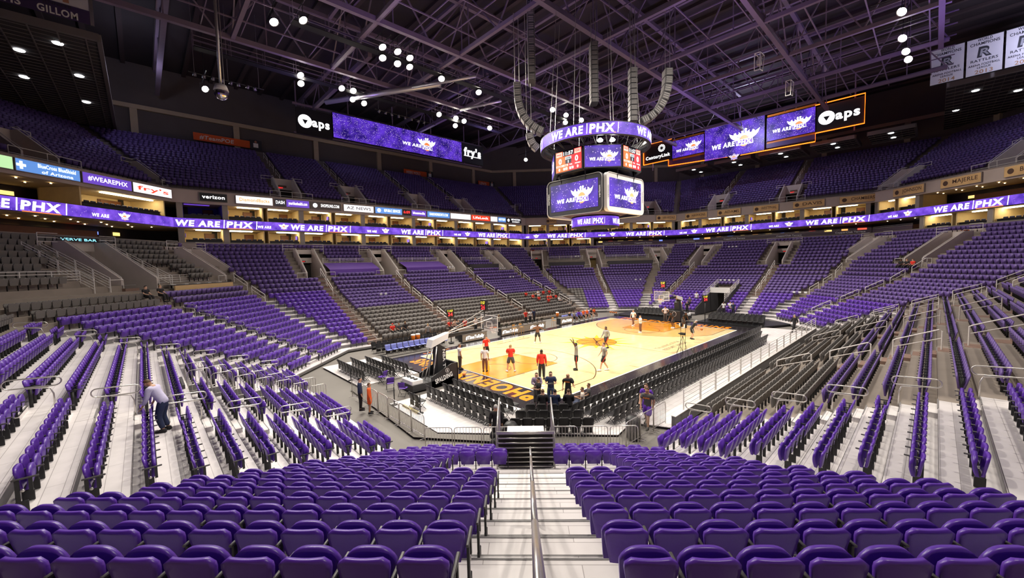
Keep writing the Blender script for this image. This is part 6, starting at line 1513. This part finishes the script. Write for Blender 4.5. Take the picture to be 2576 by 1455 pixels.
for yy, nm in ((.95, 'near'), (2.85, 'far')):
    for j in range(1, 8): barrier(BM8, -(off('E', j) - .03), yy + (.06 if yy < 2 else -.06), zrow(j) + .01, 0, 'short steel barrier, %s up the %s side of the left stand walkway' % (nth(j), nm))
    q = MB()
    for j in range(1, 8): q.box((-(off('E', j) - .03), yy, zrow(j) / 2), (.83, .05, zrow(j)), DECKE)
    struct(q.build('wall_walkway_' + nm), 'grey side skirt of the walkway through the left stand')
q = MB(); q.box((-off('E', 5), 1.9, .006), (6.5, 1.85, .012), CARPET); struct(q.build('carpet_walkway'))
q = MB(); q.box((-off('E', 8) + .3, 1.9, 1.3), (.1, 1.9, 2.6), DARK); struct(q.build('wall_walkway_end'))
# small things lying on chairs and posts near the corner
for x, y, z, l in ((-15.9, -12.95, .0, 'black domed bin behind the barriers on the right'), (-20.0, -9.6, 0, 'black domed bin left of the stair unit')):
    q = MB(); q.lathe([(0, .95), (.2, .93), (.3, .8), (.32, .7), (.28, .1), (.3, 0)], BLKM, 18); tag(q.build('waste_bin', None, (x, y, z)), l, 'bin')
q = MB()
for a in np.linspace(0, 5.6, 8): q.lathe([(0, -.2), (.16, -.12), (.2, 0), (.14, .14), (0, .2)], BLKM, 9, (.38 * math.cos(a), .22 * math.sin(a), .2 + .25 * abs(math.sin(a * 2))))
o = q.build('black_bag', None, ((-21.0 - 7.75) * S, (-21.0 + 7.75) * S, .0)); tag(o, 'black bag hanging at the left of the steel stair unit', 'bag')

# white paper notices on scattered seats
PAP = mat('paper', (.85, .85, .85), .6); pm = MB(); pm.box((0, 0, 0), (.30, .02, .22), PAP); PPM = pm.mesh('paper_notice')
for i, (s, j, t) in enumerate((('T', 19, -4.4), ('T', 19, -3.9), ('T', 19, -3.4), ('T', 18, -13.6), ('T', 18, -14.1), ('T', 18, -14.6), ('T', 15, -13.5), ('T', 15, -14.2), ('T', 12, 10.1), ('T', 12, 9.5), ('F', 22, -3.4), ('F', 22, -3.9), ('E', 12, -1.2), ('E', 12, -.6), ('E', 12, 0), ('E', 12, .6),
                               ('F', 12, -13.4), ('F', 12, -12.6), ('E', 8, -10.6), ('E', 8, -10.0), ('E', 8, -9.4), ('E', 24, 2.2), ('E', 24, 2.8), ('E', 24, 3.4))):
    o = inst('paper_notice', PPM, None, pt(s, off(KIND[s], j) - .13, t, zrow(j) + .66), ANG[s] + math.pi / 2); tag(o, 'white paper notice on a seat of the %s, %s up in the set' % (SAYS[s], nth(i + 1)), 'paper', 'white notices on seats')
# ------------------------------------------------------------------ people
def skin_obj(name, chains, mt, parent=None, sub=1):
    """chains: lists of (key, (x,y,z), radius); shared keys join. Grows one continuous surface with a Skin modifier."""
    vs, es, rs, idx = [], [], [], {}
    for ch in chains:
        last = None
        for key, p, r in ch:
            if key not in idx: idx[key] = len(vs); vs.append(p); rs.append(r)
            if last is not None: es.append((last, idx[key]))
            last = idx[key]
    me = bpy.data.meshes.new(name); me.from_pydata(vs, es, []); me.materials.append(mt)
    o = bpy.data.objects.new(name, me); COL.objects.link(o)
    md = o.modifiers.new('Skin', 'SKIN'); md.use_smooth_shade = True; md.branch_smoothing = .3
    if not me.skin_vertices: pass
    sk = me.skin_vertices[0].data
    for i, r in enumerate(rs): sk[i].radius = (r if isinstance(r, tuple) else (r, r)); sk[i].use_root = i == 0
    if sub: s_ = o.modifiers.new('Sub', 'SUBSURF'); s_.levels = sub; s_.render_levels = sub
    if parent is not None: o.parent = parent
    return o
SKINT = {'light': mat('skin_light', (.62, .36, .24), .5), 'tan': mat('skin_tan', (.45, .24, .14), .5), 'dark': mat('skin_dark', (.13, .055, .03), .45)}
HAIRM = {'black': mat('hair_black', (.015, .012, .01), .6), 'brown': mat('hair_brown', (.10, .05, .02), .6), 'grey': mat('hair_grey', (.4, .38, .36), .7), 'blond': mat('hair_blond', (.4, .26, .10), .6)}
def cloth(c): return mat('cloth_%d_%d_%d' % tuple(int(x * 100) for x in c), c, .85, noise=.12, scale=14)
RED, WHT, BKC, GRY, NAVY, KHA, PRP, ORN, BRN, DKG = (.75, .035, .02), (.75, .74, .75), (.018, .016, .018), (.30, .28, .27), (.02, .03, .08), (.09, .06, .05), (.12, .03, .4), (.85, .12, .02), (.16, .07, .04), (.08, .075, .075)
def person(label, loc, face, H=1.85, pose='stand', skin='light', hair='brown', top=WHT, bottom=BKC, sleeve='short', legs='long', shoe=BKC, detail=True, stripe=None, lean=0., arms=None, cap=None, seat=.47, cat='person', group=None, shirt_text=None, bald=False):
    r = thing('person', label, cat, loc, face - math.pi / 2, group)
    J = {'pel': (0, 0, .53), 'sp': (0, 0, .62), 'ch': (0, .0, .73), 'nb': (0, -.005, .815), 'nk': (0, .0, .855), 'hd': (0, .012, .905), 'ht': (0, .012, .955)}
    for s, k in ((-1, 'l'), (1, 'r')):
        J[k + 'sh'] = (s * .105, 0, .80); J[k + 'el'] = (s * .135, -.01, .645); J[k + 'wr'] = (s * .14, .03, .51)
        J[k + 'hp'] = (s * .05, 0, .505); J[k + 'kn'] = (s * .06, .01, .28); J[k + 'an'] = (s * .065, -.01, .045); J[k + 'to'] = (s * .075, .085, .018)
    def mv(k, p): J[k] = p
    A = {'up': {'lel': (-.13, .06, .93), 'lwr': (-.10, .10, 1.08), 'rel': (.12, .07, .92), 'rwr': (.07, .15, 1.03)},
         'hips': {'lel': (-.21, -.04, .67), 'lwr': (-.11, .02, .565), 'rel': (.21, -.04, .67), 'rwr': (.11, .02, .565)},
         'fold': {'lel': (-.14, .04, .66), 'lwr': (.03, .12, .69), 'rel': (.14, .04, .66), 'rwr': (-.03, .125, .67)},
         'hold': {'lel': (-.14, .03, .655), 'lwr': (-.05, .16, .67), 'rel': (.14, .03, .655), 'rwr': (.06, .16, .67)},
         'out': {'lel': (-.25, .03, .70), 'lwr': (-.36, .07, .66), 'rel': (.25, .03, .70), 'rwr': (.36, .07, .66)},
         'face': {'lel': (-.14, .07, .68), 'lwr': (-.05, .10, .83), 'rel': (.14, -.02, .65), 'rwr': (.15, .03, .52)},
         'gest': {'lel': (-.17, .05, .66), 'lwr': (-.22, .16, .66), 'rel': (.15, -.01, .655), 'rwr': (.13, .08, .56)}, None: {}}
    for k, p in A[arms].items(): mv(k, p)
    if pose == 'walk': J.update(lkn=(-.055, .10, .29), lan=(-.06, .15, .05), lto=(-.06, .24, .03), rkn=(.055, -.02, .285), ran=(.06, -.15, .09), rto=(.06, -.09, .018), lel=(-.14, -.07, .655), lwr=(-.13, -.03, .53), rel=(.14, .05, .655), rwr=(.12, .13, .55))
    if pose == 'wide': J.update(lkn=(-.10, .01, .28), lan=(-.13, -.01, .045), lto=(-.16, .07, .018), rkn=(.10, .01, .28), ran=(.13, -.01, .045), rto=(.16, .07, .018))
    if pose in ('bend', 'crouch'):
        for k in ('sp', 'ch', 'nb', 'nk', 'hd', 'ht', 'lsh', 'rsh', 'lel', 'rel', 'lwr', 'rwr'):
            x, y, z = J[k]; a = .55 if pose == 'crouch' else 1.0; dz = z - .53; J[k] = (x, y * math.cos(a) + dz * math.sin(a), .53 + dz * math.cos(a) - y * math.sin(a))
        J['lwr'] = (J['lwr'][0], J['lsh'][1] + .08, J['lsh'][2] - .26); J['rwr'] = (J['rwr'][0], J['rsh'][1] + .08, J['rsh'][2] - .26); J['lel'] = (J['lel'][0], J['lsh'][1] + .02, J['lsh'][2] - .15); J['rel'] = (J['rel'][0], J['rsh'][1] + .02, J['rsh'][2] - .15)
        J['lkn'] = (-.06, .06, .275); J['rkn'] = (.06, .06, .275)
    if pose == 'sit':
        dz = seat / H + .05 - .53
        for k in list(J):
            x, y, z = J[k]; J[k] = (x, y, z + dz)
        zs = seat / H + .05
        for s, k in ((-1, 'l'), (1, 'r')):
            J[k + 'hp'] = (s * .05, .01, zs); J[k + 'kn'] = (s * .07, .24, zs + .01); J[k + 'an'] = (s * .075, .25, .045); J[k + 'to'] = (s * .08, .34, .02)
            if arms is None: J[k + 'el'] = (s * .13, .03, zs + .12); J[k + 'wr'] = (s * .08, .16, zs + .07)
    def P_(k, d=(0, 0, 0)): p = J[k]; return ((p[0] + d[0]) * H, (p[1] + d[1]) * H, (p[2] + d[2]) * H)
    def lerp(a, b, t): pa, pb = J[a], J[b]; return tuple((pa[i] * (1 - t) + pb[i] * t) * H for i in range(3))
    R = dict(pel=(.082, .058), sp=(.074, .052), ch=(.088, .058), nb=(.058, .046), nk=.036, hd=(.052, .062), ht=(.048, .057), sh=.037, el=.025, wr=.017, hp=.056, kn=.034, an=.022, to=.019)
    def rr(k, add=0., f=1.): v = R[k]; return (v[0] * H * f + add, v[1] * H * f + add) if isinstance(v, tuple) else v * H * f + add
    ch = [[('pel', P_('pel'), rr('pel')), ('sp', P_('sp'), rr('sp')), ('ch', P_('ch'), rr('ch')), ('nb', P_('nb'), rr('nb')), ('nk', P_('nk'), rr('nk')), ('hd', P_('hd'), rr('hd')), ('ht', P_('ht'), rr('ht'))]]
    for s, k in ((-1, 'l'), (1, 'r')):
        w = Vector(P_(k + 'wr')); e = Vector(P_(k + 'el')); d = (w - e).normalized(); palm = w + d * .045 * H
        ch.append([('nb', P_('nb'), 0), (k + 'sh', P_(k + 'sh'), rr('sh')), (k + 'el', P_(k + 'el'), rr('el')), (k + 'wr', tuple(w), rr('wr')), (k + 'pm', tuple(palm), (.022 * H, .013 * H))])
        if detail:                                              # four fingers of unequal length and a thumb off the side of the palm
            sd = d.cross(Vector((0, 1, 0) if abs(d.y) < .8 else (0, 0, 1))).normalized(); up = sd.cross(d)
            for q in range(4):
                o_ = sd * (q - 1.5) * .0115 * H; L = (.034, .041, .038, .030)[q] * H
                ch.append([(k + 'pm', tuple(palm), 0), (k + 'f%da' % q, tuple(palm + o_ + d * .018 * H), .0058 * H), (k + 'f%db' % q, tuple(palm + o_ + d * (.018 * H + L * .55) + up * .004 * H), .005 * H), (k + 'f%dc' % q, tuple(palm + o_ + d * (.018 * H + L) + up * .014 * H), .0042 * H)])
            b_ = w + d * .018 * H
            ch.append([(k + 'wr', tuple(w), 0), (k + 't0', tuple(b_ + sd * .02 * H * -s + up * .006 * H), .0065 * H), (k + 't1', tuple(b_ + sd * .034 * H * -s + d * .022 * H + up * .012 * H), .0055 * H)])
        ch.append([('pel', P_('pel'), 0), (k + 'hp', P_(k + 'hp'), rr('hp')), (k + 'kn', P_(k + 'kn'), rr('kn')), (k + 'cf', lerp(k + 'kn', k + 'an', .3), .034 * H), (k + 'an', P_(k + 'an'), rr('an')), (k + 'to', P_(k + 'to'), rr('to'))])
    sm = SKINT[skin]; skin_obj('body', ch, sm, r, 1)
    t = .02 * H
    sh = [[('pe0', P_('pel', (0, 0, -.055)), rr('pel', t * .7)), ('pel', P_('pel', (0, 0, .0)), rr('pel', t * .9)), ('sp', P_('sp'), rr('sp', t * .9)), ('ch', P_('ch'), rr('ch', t)), ('nb', P_('nb', (0, 0, -.004)), rr('nb', t * .6)), ('nk', P_('nk', (0, 0, -.022)), .044 * H)]]
    for k in 'lr':
        c = [('nb', P_('nb'), 0), (k + 'sh', P_(k + 'sh'), rr('sh', t * .9))]
        if sleeve == 'long': c += [(k + 'el', P_(k + 'el'), rr('el', t * .8)), (k + 'wr', lerp(k + 'el', k + 'wr', .93), rr('wr', t * .6))]
        elif sleeve == 'short': c += [(k + 'se', lerp(k + 'sh', k + 'el', .72), rr('el', t * 1.3))]
        sh.append(c)
    skin_obj('shirt' if sleeve != 'long' else 'jacket', sh, cloth(top), r, 1)
    bt = [[('sp', P_('sp', (0, 0, -.01)), rr('sp', t * .15)), ('pel', P_('pel'), rr('pel', t * .6))]]
    for k in 'lr':
        c = [('pel', P_('pel'), 0), (k + 'hp', P_(k + 'hp'), rr('hp', t * (.8 if legs == 'long' else 1.1)))]
        if legs == 'long': c += [(k + 'kn', P_(k + 'kn'), rr('kn', t * .9)), (k + 'ank', lerp(k + 'kn', k + 'an', .92), rr('an', t * .9))]
        else: c += [(k + 'kn', lerp(k + 'hp', k + 'kn', .95), rr('kn', t * 1.7))]
        bt.append(c)
    skin_obj('trousers' if legs == 'long' else 'shorts', bt, cloth(bottom), r, 1)
    for s, k in ((-1, 'l'), (1, 'r')):
        a, b_ = Vector(P_(k + 'an')), Vector(P_(k + 'to')); q = MB(); d = (b_ - a); d.z = 0; d.normalize(); zz = min(b_.z, a.z) - .012 * H
        n = Vector((-d.y, d.x, 0)); prof = [(-.035, .024), (.0, .030), (.06, .031), (.10, .026), (.125, .012)]
        vs = []
        for (u_, w_), h_ in zip(prof, (.05, .062, .045, .032, .02)):
            for sg in (1, -1): vs.append(tuple(a + d * u_ * H + n * w_ * H * sg + Vector((0, 0, -a.z + max(zz, 0) + .0))))
            for sg in (-1, 1): vs.append(tuple(a + d * u_ * H + n * w_ * .75 * H * sg + Vector((0, 0, -a.z + max(zz, 0) + h_ * H))))
        fs = [(0, 1, 2, 3), (16, 19, 18, 17)]
        for i in range(4):
            for m in range(4): fs.append((i * 4 + m, i * 4 + (m + 1) % 4, (i + 1) * 4 + (m + 1) % 4, (i + 1) * 4 + m)[::-1])
        q.add(vs, fs, cloth(shoe), True); q.build('shoe', r)
    hx, hy, hz = P_('hd')
    hang = Vector(P_('ht')) - Vector(P_('hd')); pit = math.atan2(hang.y, hang.z)
    Mh = Matrix.Translation((hx, hy, hz)) @ Matrix.Rotation(-pit, 4, 'X')
    if not bald or cap:
        q = MB(); q.M = Mh; R_ = .0505 * H; vs = []; fs = []
        for i in range(6):
            for m in range(14):
                a = 2 * math.pi * m / 14; ph = math.pi * (.62 - .36 * (.5 + .5 * math.sin(a)) ** 1.3) * i / 5
                vs.append((R_ * .95 * math.sin(ph) * math.cos(a), R_ * 1.12 * math.sin(ph) * math.sin(a) - .004 * H, R_ * 1.1 * math.cos(ph) + .024 * H))
        for i in range(5):
            for m in range(14): fs.append((i * 14 + m, (i + 1) * 14 + m, (i + 1) * 14 + (m + 1) % 14, i * 14 + (m + 1) % 14))
        q.add(vs, fs, cloth(cap) if cap else HAIRM[hair], True)
        if cap: q.box((0, .062 * H, .03 * H), (.07 * H, .05 * H, .006 * H), cloth(cap))
        q.build('cap' if cap else 'hair', r)
    if detail:
        q = MB(); q.M = Mh
        q.lathe([(0, .012 * H), (.0075 * H, -.004 * H), (0, -.008 * H)], sm, 6, (0, .054 * H, .002 * H)); q.build('nose', r)
        for s in (-1, 1): q = MB(); q.M = Mh; q.lathe([(0, -.004 * H), (.0045 * H, 0), (0, .004 * H)], HAIRM['black'], 6, (s * .018 * H, .050 * H, .013 * H)); q.build('eye', r)
        for s in (-1, 1): q = MB(); q.M = Mh; q.lathe([(0, -.014 * H), (.008 * H, -.006 * H), (.009 * H, .006 * H), (0, .014 * H)], sm, 6, (s * .046 * H, 0, .006 * H)); q.build('ear', r)
        q = MB(); q.M = Mh; q.box((0, .051 * H, -.018 * H), (.024 * H, .006 * H, .004 * H), mat('lips', (.35, .10, .08), .5)); q.build('mouth', r)
    if stripe:
        for s, k in ((-1, 'l'), (1, 'r')):
            a, b_ = Vector(P_(k + 'hp')), Vector(P_(k + 'kn')); c_ = Vector(P_(k + 'an')); q = MB(); o_ = Vector((s * .068 * H, 0, 0)); o2 = Vector((s * .052 * H, 0, 0)); o3 = Vector((s * .038 * H, 0, 0))
            q.tube([a + o_, b_ + o2] + ([c_ + o3] if legs == 'long' else []), .02, cloth(stripe), 5); q.build('side_stripe', r)
    if shirt_text:
        q = MB(); y = .066 * H; q.text(shirt_text, frame((0, y + t + .012, .725 * H), (-1, 0, 0), (0, 0, 1)), .07, mat('shirt_orange', (.9, .25, .02), .7), width=.3, bold=.04); q.build('shirt_lettering', r)
    return r
Zc = .04
toCam = lambda x, y: math.atan2(CP[1] - y, CP[0] - x)
away = lambda x, y: toCam(x, y) + math.pi
person('person in white shirt and dark trousers standing just right of the near basket stand', (-14.5, 1.75, Zc), -.3, 1.9, top=WHT, bottom=KHA, hair='brown', skin='tan')
person('person in red shirt and black shorts, hand raised to the face, near the left sideline', (-11.2, 2.7, Zc), toCam(-11.2, 2.7) + .3, 1.9, top=RED, bottom=BKC, legs='short', arms='face', shoe=WHT, hair='brown')
person('person in white polo and brown trousers seen from behind inside the orange key', (-13.7, -.15, Zc), away(-13.7, -.15) - .2, 1.85, top=WHT, bottom=BRN, hair='brown', skin='tan')
person('person in red shirt and dark shorts with folded arms, seen from behind', (-12.5, -1.55, Zc), away(-12.5, -1.55), 1.98, top=RED, bottom=DKG, legs='short', arms='fold', pose='wide', shoe=WHT, hair='blond', stripe=WHT)
person('person in red jacket and black trousers with white side stripe', (-12.35, -4.35, Zc), away(-12.35, -4.35) - .1, 2.0, top=RED, bottom=BKC, sleeve='long', arms=None, skin='dark', hair='black', stripe=WHT)
person('player in grey shirt with both arms raised in a shot, left of the sun emblem', (-9.1, -4.65, Zc), toCam(-9.1, -4.65) - 1.5, 1.98, top=GRY, bottom=BKC, legs='short', arms='up', skin='dark', hair='black', stripe=RED)
person('player in grey shirt and black shorts striding toward the near sideline', (-8.0, -6.2, Zc), toCam(-8, -6.2) - 1.3, 2.03, top=GRY, bottom=BKC, legs='short', pose='walk', skin='light', hair='brown', shoe=WHT, stripe=RED)
person('player in grey long sleeves leaning with a ball over the sun emblem', (-2.0, -2.4, Zc), toCam(-2, -2.4) - .9, 2.0, top=GRY, bottom=BKC, sleeve='long', legs='short', pose='walk', skin='dark', hair='black', stripe=RED)
ball(-2.75, -2.55, Zc + 1.0, 'basketball held by the player over the sun emblem')
person('person in dark shirt and shorts, arms spread, in front of the scorer table', (-4.0, 3.85, Zc), away(-4, 3.85), 1.9, top=BRN, bottom=BKC, legs='short', arms='out', pose='wide', skin='dark', hair='black', shoe=WHT)
person('person in white shirt walking near the far three-point line, left one', (10.4, 2.1, Zc), toCam(10.4, 2.1) - .6, 1.9, top=WHT, bottom=BRN, pose='walk', hair='brown', shoe=WHT)
person('person in white shirt and brown trousers holding notes, right of the other white shirt', (6.85, -.75, Zc), toCam(6.85, -.75) - 1.2, 1.88, top=WHT, bottom=BRN, arms='hold', hair='brown', shoe=WHT)
person('person in white shirt and grey trousers below the far basket', (15.9, .9, Zc), toCam(15.9, .9), 1.9, top=WHT, bottom=DKG, arms='hips', skin='tan', hair='black')
person('player in black shirt crouching under the far basket, left of the pair', (11.6, -2.1, Zc), toCam(11.6, -2.1) - .8, 2.0, top=BKC, bottom=BKC, legs='short', pose='crouch', skin='dark', hair='black', shoe=WHT)
person('player in black shirt crouching under the far basket, right of the pair', (12.2, -2.9, Zc), toCam(12.2, -2.9) + .8, 2.0, top=BKC, bottom=DKG, legs='short', pose='crouch', skin='dark', hair='black', shoe=WHT)
person('player in black shirt bending over a ball near the right sideline', (6.7, -6.1, Zc), toCam(6.7, -6.1) + 1.9, 2.0, top=BKC, bottom=BKC, legs='short', pose='crouch', skin='light', hair='grey', stripe=WHT)
ball(7.0, -6.9, Zc + 1.0, 'basketball in front of the bending player by the right sideline')
# the group at the near corner
ZF = .035
person('person in black shirt looking down at papers, leftmost of the near corner group', (-16.5, -7.95, ZF), toCam(-16.5, -7.95) - 1.2, 1.78, top=BKC, bottom=BKC, arms='hold', skin='tan', hair='black')
person('person in plaid shirt holding papers, second in the near corner group', (-15.95, -7.3, ZF), toCam(-16, -7.3) + .1, 1.8, top=(.26, .20, .30), bottom=DKG, sleeve='long', arms='hold', hair='brown')
person('person in navy shirt and jeans holding a tablet in the near corner group', (-15.55, -7.95, ZF), toCam(-15.7, -8.1), 1.9, top=NAVY, bottom=(.06, .09, .18), arms='hold', hair='brown')
person('bald person in black shirt with orange lettering, right of the corner group', (-15.1, -8.75, ZF), toCam(-15.1, -8.75) - .3, 1.88, top=BKC, bottom=BKC, arms='gest', skin='tan', bald=True, shirt_text='PHOENIX')
for x, y, a, l in ((-16.25, -7.95, 0, 'white papers held by the person in black'), (-15.95, -7.66, .5, 'white papers held by the person in plaid')):
    q = MB(); q.box((0, 0, 0), (.22, .3, .01), PAP, rz=a); tag(q.build('papers', None, (x - .12, y - .12, 1.22)), l, 'paper')
q = MB(); q.box((0, 0, 0), (.34, .24, .02), BLKM, rz=-.4); tag(q.build('tablet', None, (-15.86, -8.2, 1.36)), 'black tablet held by the person in navy', 'tablet')
for x, y, l, t_ in ((-17.05, -8.75, 'seated person in black seen from behind, leftmost in the front corner row', BKC), (-16.65, -9.2, 'seated person in navy with dark cap seen from behind, middle of three', NAVY), (-16.15, -9.65, 'seated person in black seen from behind, right of three', BKC)):
    person(l, (x + .12, y + .12, ZF), math.pi / 4, 1.8, pose='sit', top=t_, bottom=BKC, sleeve='long', hair='black' if t_ is NAVY else 'brown', cap=BKC if t_ is NAVY else None)
person('seated person with papers in white and orange at the sideline end', (-15.2, -9.75, ZF), 2.2, 1.7, pose='sit', top=(.72, .62, .52), bottom=(.1, .12, .2), arms='hold', hair='brown', skin='tan')
person('seated person in dark shirt beside the one with papers', (-14.45, -9.6, ZF), 2.3, 1.7, pose='sit', top=DKG, bottom=BKC, hair='brown', skin='tan')
person('grey-haired person in dark suit standing left of the steel stair unit', (-20.55, -9.3, 0), away(-20.55, -9.3), 1.8, top=BKC, bottom=BKC, sleeve='long', hair='grey', skin='tan')
person('person in purple shirt walking behind another along the right deck edge', (-13.9, -12.5, .0), toCam(-13.9, -12.5) - .4, 1.85, top=PRP, bottom=PRP, legs='short', pose='walk', hair='brown')
person('bearded person in dark grey shirt with orange print and purple shorts, hand at face', (-14.55, -12.9, .0), toCam(-14.55, -12.9) - .3, 1.9, top=DKG, bottom=PRP, legs='short', pose='walk', arms='face', hair='brown', skin='tan', shirt_text='SUNS')
person('person in bright orange dress standing at the left barrier', (-22.75, -1.75, 0), -.5, 1.66, top=ORN, bottom=ORN, sleeve='long', legs='short', hair='brown', skin='tan')
person('person in dark clothes behind the one in orange at the left barrier', (-23.0, -1.2, .1), -.4, 1.8, top=NAVY, bottom=BKC, sleeve='long', hair='black')
person('person in pale shirt and dark trousers bending over seats in the left stand', (-30.75, -5.6, zrow(9)), 2.6, 1.8, pose='crouch', top=(.55, .52, .72), bottom=NAVY, sleeve='long', hair='brown', skin='tan')
person('person in dark suit walking at the far end of the right front wall', (16.6, -12.2, .0), 2.4, 1.85, top=BKC, bottom=BKC, sleeve='long', hair='grey', pose='walk', detail=False)
# bench, spectators, staff: small in the photo
random.seed(21)
def small(label, loc, face, pose, top, **kw): person(label, loc, face, 1.8, pose=pose, top=top, bottom=kw.pop('bottom', BKC), detail=False, skin=random.choice(['light', 'tan', 'dark']), hair=random.choice(['brown', 'black', 'blond']), group=kw.pop('group', None), **kw)
for i, (x, c) in enumerate(((8.3, BKC), (9.2, GRY), (10.2, PRP), (11.2, ORN), (12.0, ORN), (12.9, BKC), (13.6, ORN))):
    small('player seated on the far bench in %s, %s from left' % ('orange' if c is ORN else 'dark' if c is BKC else 'grey' if c is GRY else 'purple', nth(i + 1)), (x, 9.85, .0), -math.pi / 2, 'sit', c, legs='short', shoe=WHT)
for i, (x, j, c) in enumerate(((11.0, 6, RED), (11.6, 6, BKC), (12.2, 6, WHT), (13.4, 5, RED), (14.0, 5, RED), (14.6, 5, BKC), (15.2, 5, RED), (10.4, 7, RED), (13.0, 7, WHT), (14.2, 7, RED), (15.6, 7, RED), (12.6, 4, RED), (15.0, 4, WHT), (11.4, 5, RED))):
    small('seated spectator in the charcoal seats by the far bench, %s of the group' % nth(i + 1), pt('T', off('T', j) - .18, -x, zrow(j)), -math.pi / 2, 'sit', c, group='seated spectators by the scorer side')
for i, (x, j, c, l) in enumerate(((-12.9, 2, RED, 'spectator in red cap and red shirt seated behind the near bench'), (-12.2, 2, DKG, 'spectator in dark shirt seated second behind the near bench'), (-11.5, 2, BKC, 'spectator in black seated third behind the near bench'), (-6.6, 1, RED, 'spectator in red seated behind the small raised table'), (-5.9, 1, (.6, .4, .3), 'spectator in tan beside the red one behind the raised table'))):
    small(l, pt('T', off('T', j) - .18, -x, zrow(j)), -math.pi / 2, 'sit', c, cap=RED if i == 0 else None)
for i, (x, y, c, l) in enumerate(((-10.2, 13.2, GRY, 'person in grey shirt standing with back turned behind the near bench'), (-6.6, 13.0, DKG, 'standing person in dark jacket behind the clock pole'), (-5.6, 13.2, RED, 'standing person in dark red shirt behind the raised table'), (-4.3, 13.0, WHT, 'standing person in white with a phone near the scorer table'), (-3.5, 12.8, (.4, .32, .25), 'standing person in beige beside the white one'),
                                  (-1.2, 12.6, (.55, .5, .4), 'person in cream shirt behind the near backboard'), (3.6, 13.0, RED, 'standing person in red behind the scorer table'), (4.4, 13.0, WHT, 'standing person in white jersey behind the scorer table'), (5.2, 13.1, NAVY, 'standing person in navy behind the scorer table'))):
    small(l, (x, y, 0), -math.pi / 2 if i else math.pi / 2, 'stand', c, arms='hold' if i % 2 else None)
for i, (x, y, z, c, l) in enumerate(((22.9, 1.2, .6, BKC, 'person in black leaning over the left tunnel wall'), (25.4, 1.9, 1.3, DKG, 'person in grey left of the far tunnel'), (27.0, 1.6, 2.0, WHT, 'person in white higher up left of the far tunnel'), (23.6, 2.4, .5, RED, 'person in red beside the far basket pad'),
                                     (24.2, -3.0, .8, WHT, 'person in white right of the far tunnel'), (24.8, -3.6, 1.0, WHT, 'second person in white right of the far tunnel'), (24.0, -4.2, .6, NAVY, 'person in navy right of the far tunnel'))):
    small(l, (x, y, zrow(max(1, round((x - 23.6) / .83))) if x > 23.9 else .16), math.pi, 'stand', c, arms='hold' if i % 2 else None)
for i, (t, c) in enumerate(((12.0, RED), (12.7, BKC), (13.4, BKC))): small('spectator seated in the right far corner stand, %s of the trio' % nth(i + 1), pt('R', off('C', 17) - .15, t - 4, zrow(17)), ANG['R'] + math.pi, 'sit', c)
for i, t in enumerate((8.2, 7.0)): small('person in black seated by the wide left walkway, %s from left' % nth(i + 1), pt('L', off('C', 16) - .15, t, zrow(16)), ANG['L'] + math.pi, 'sit', BKC)
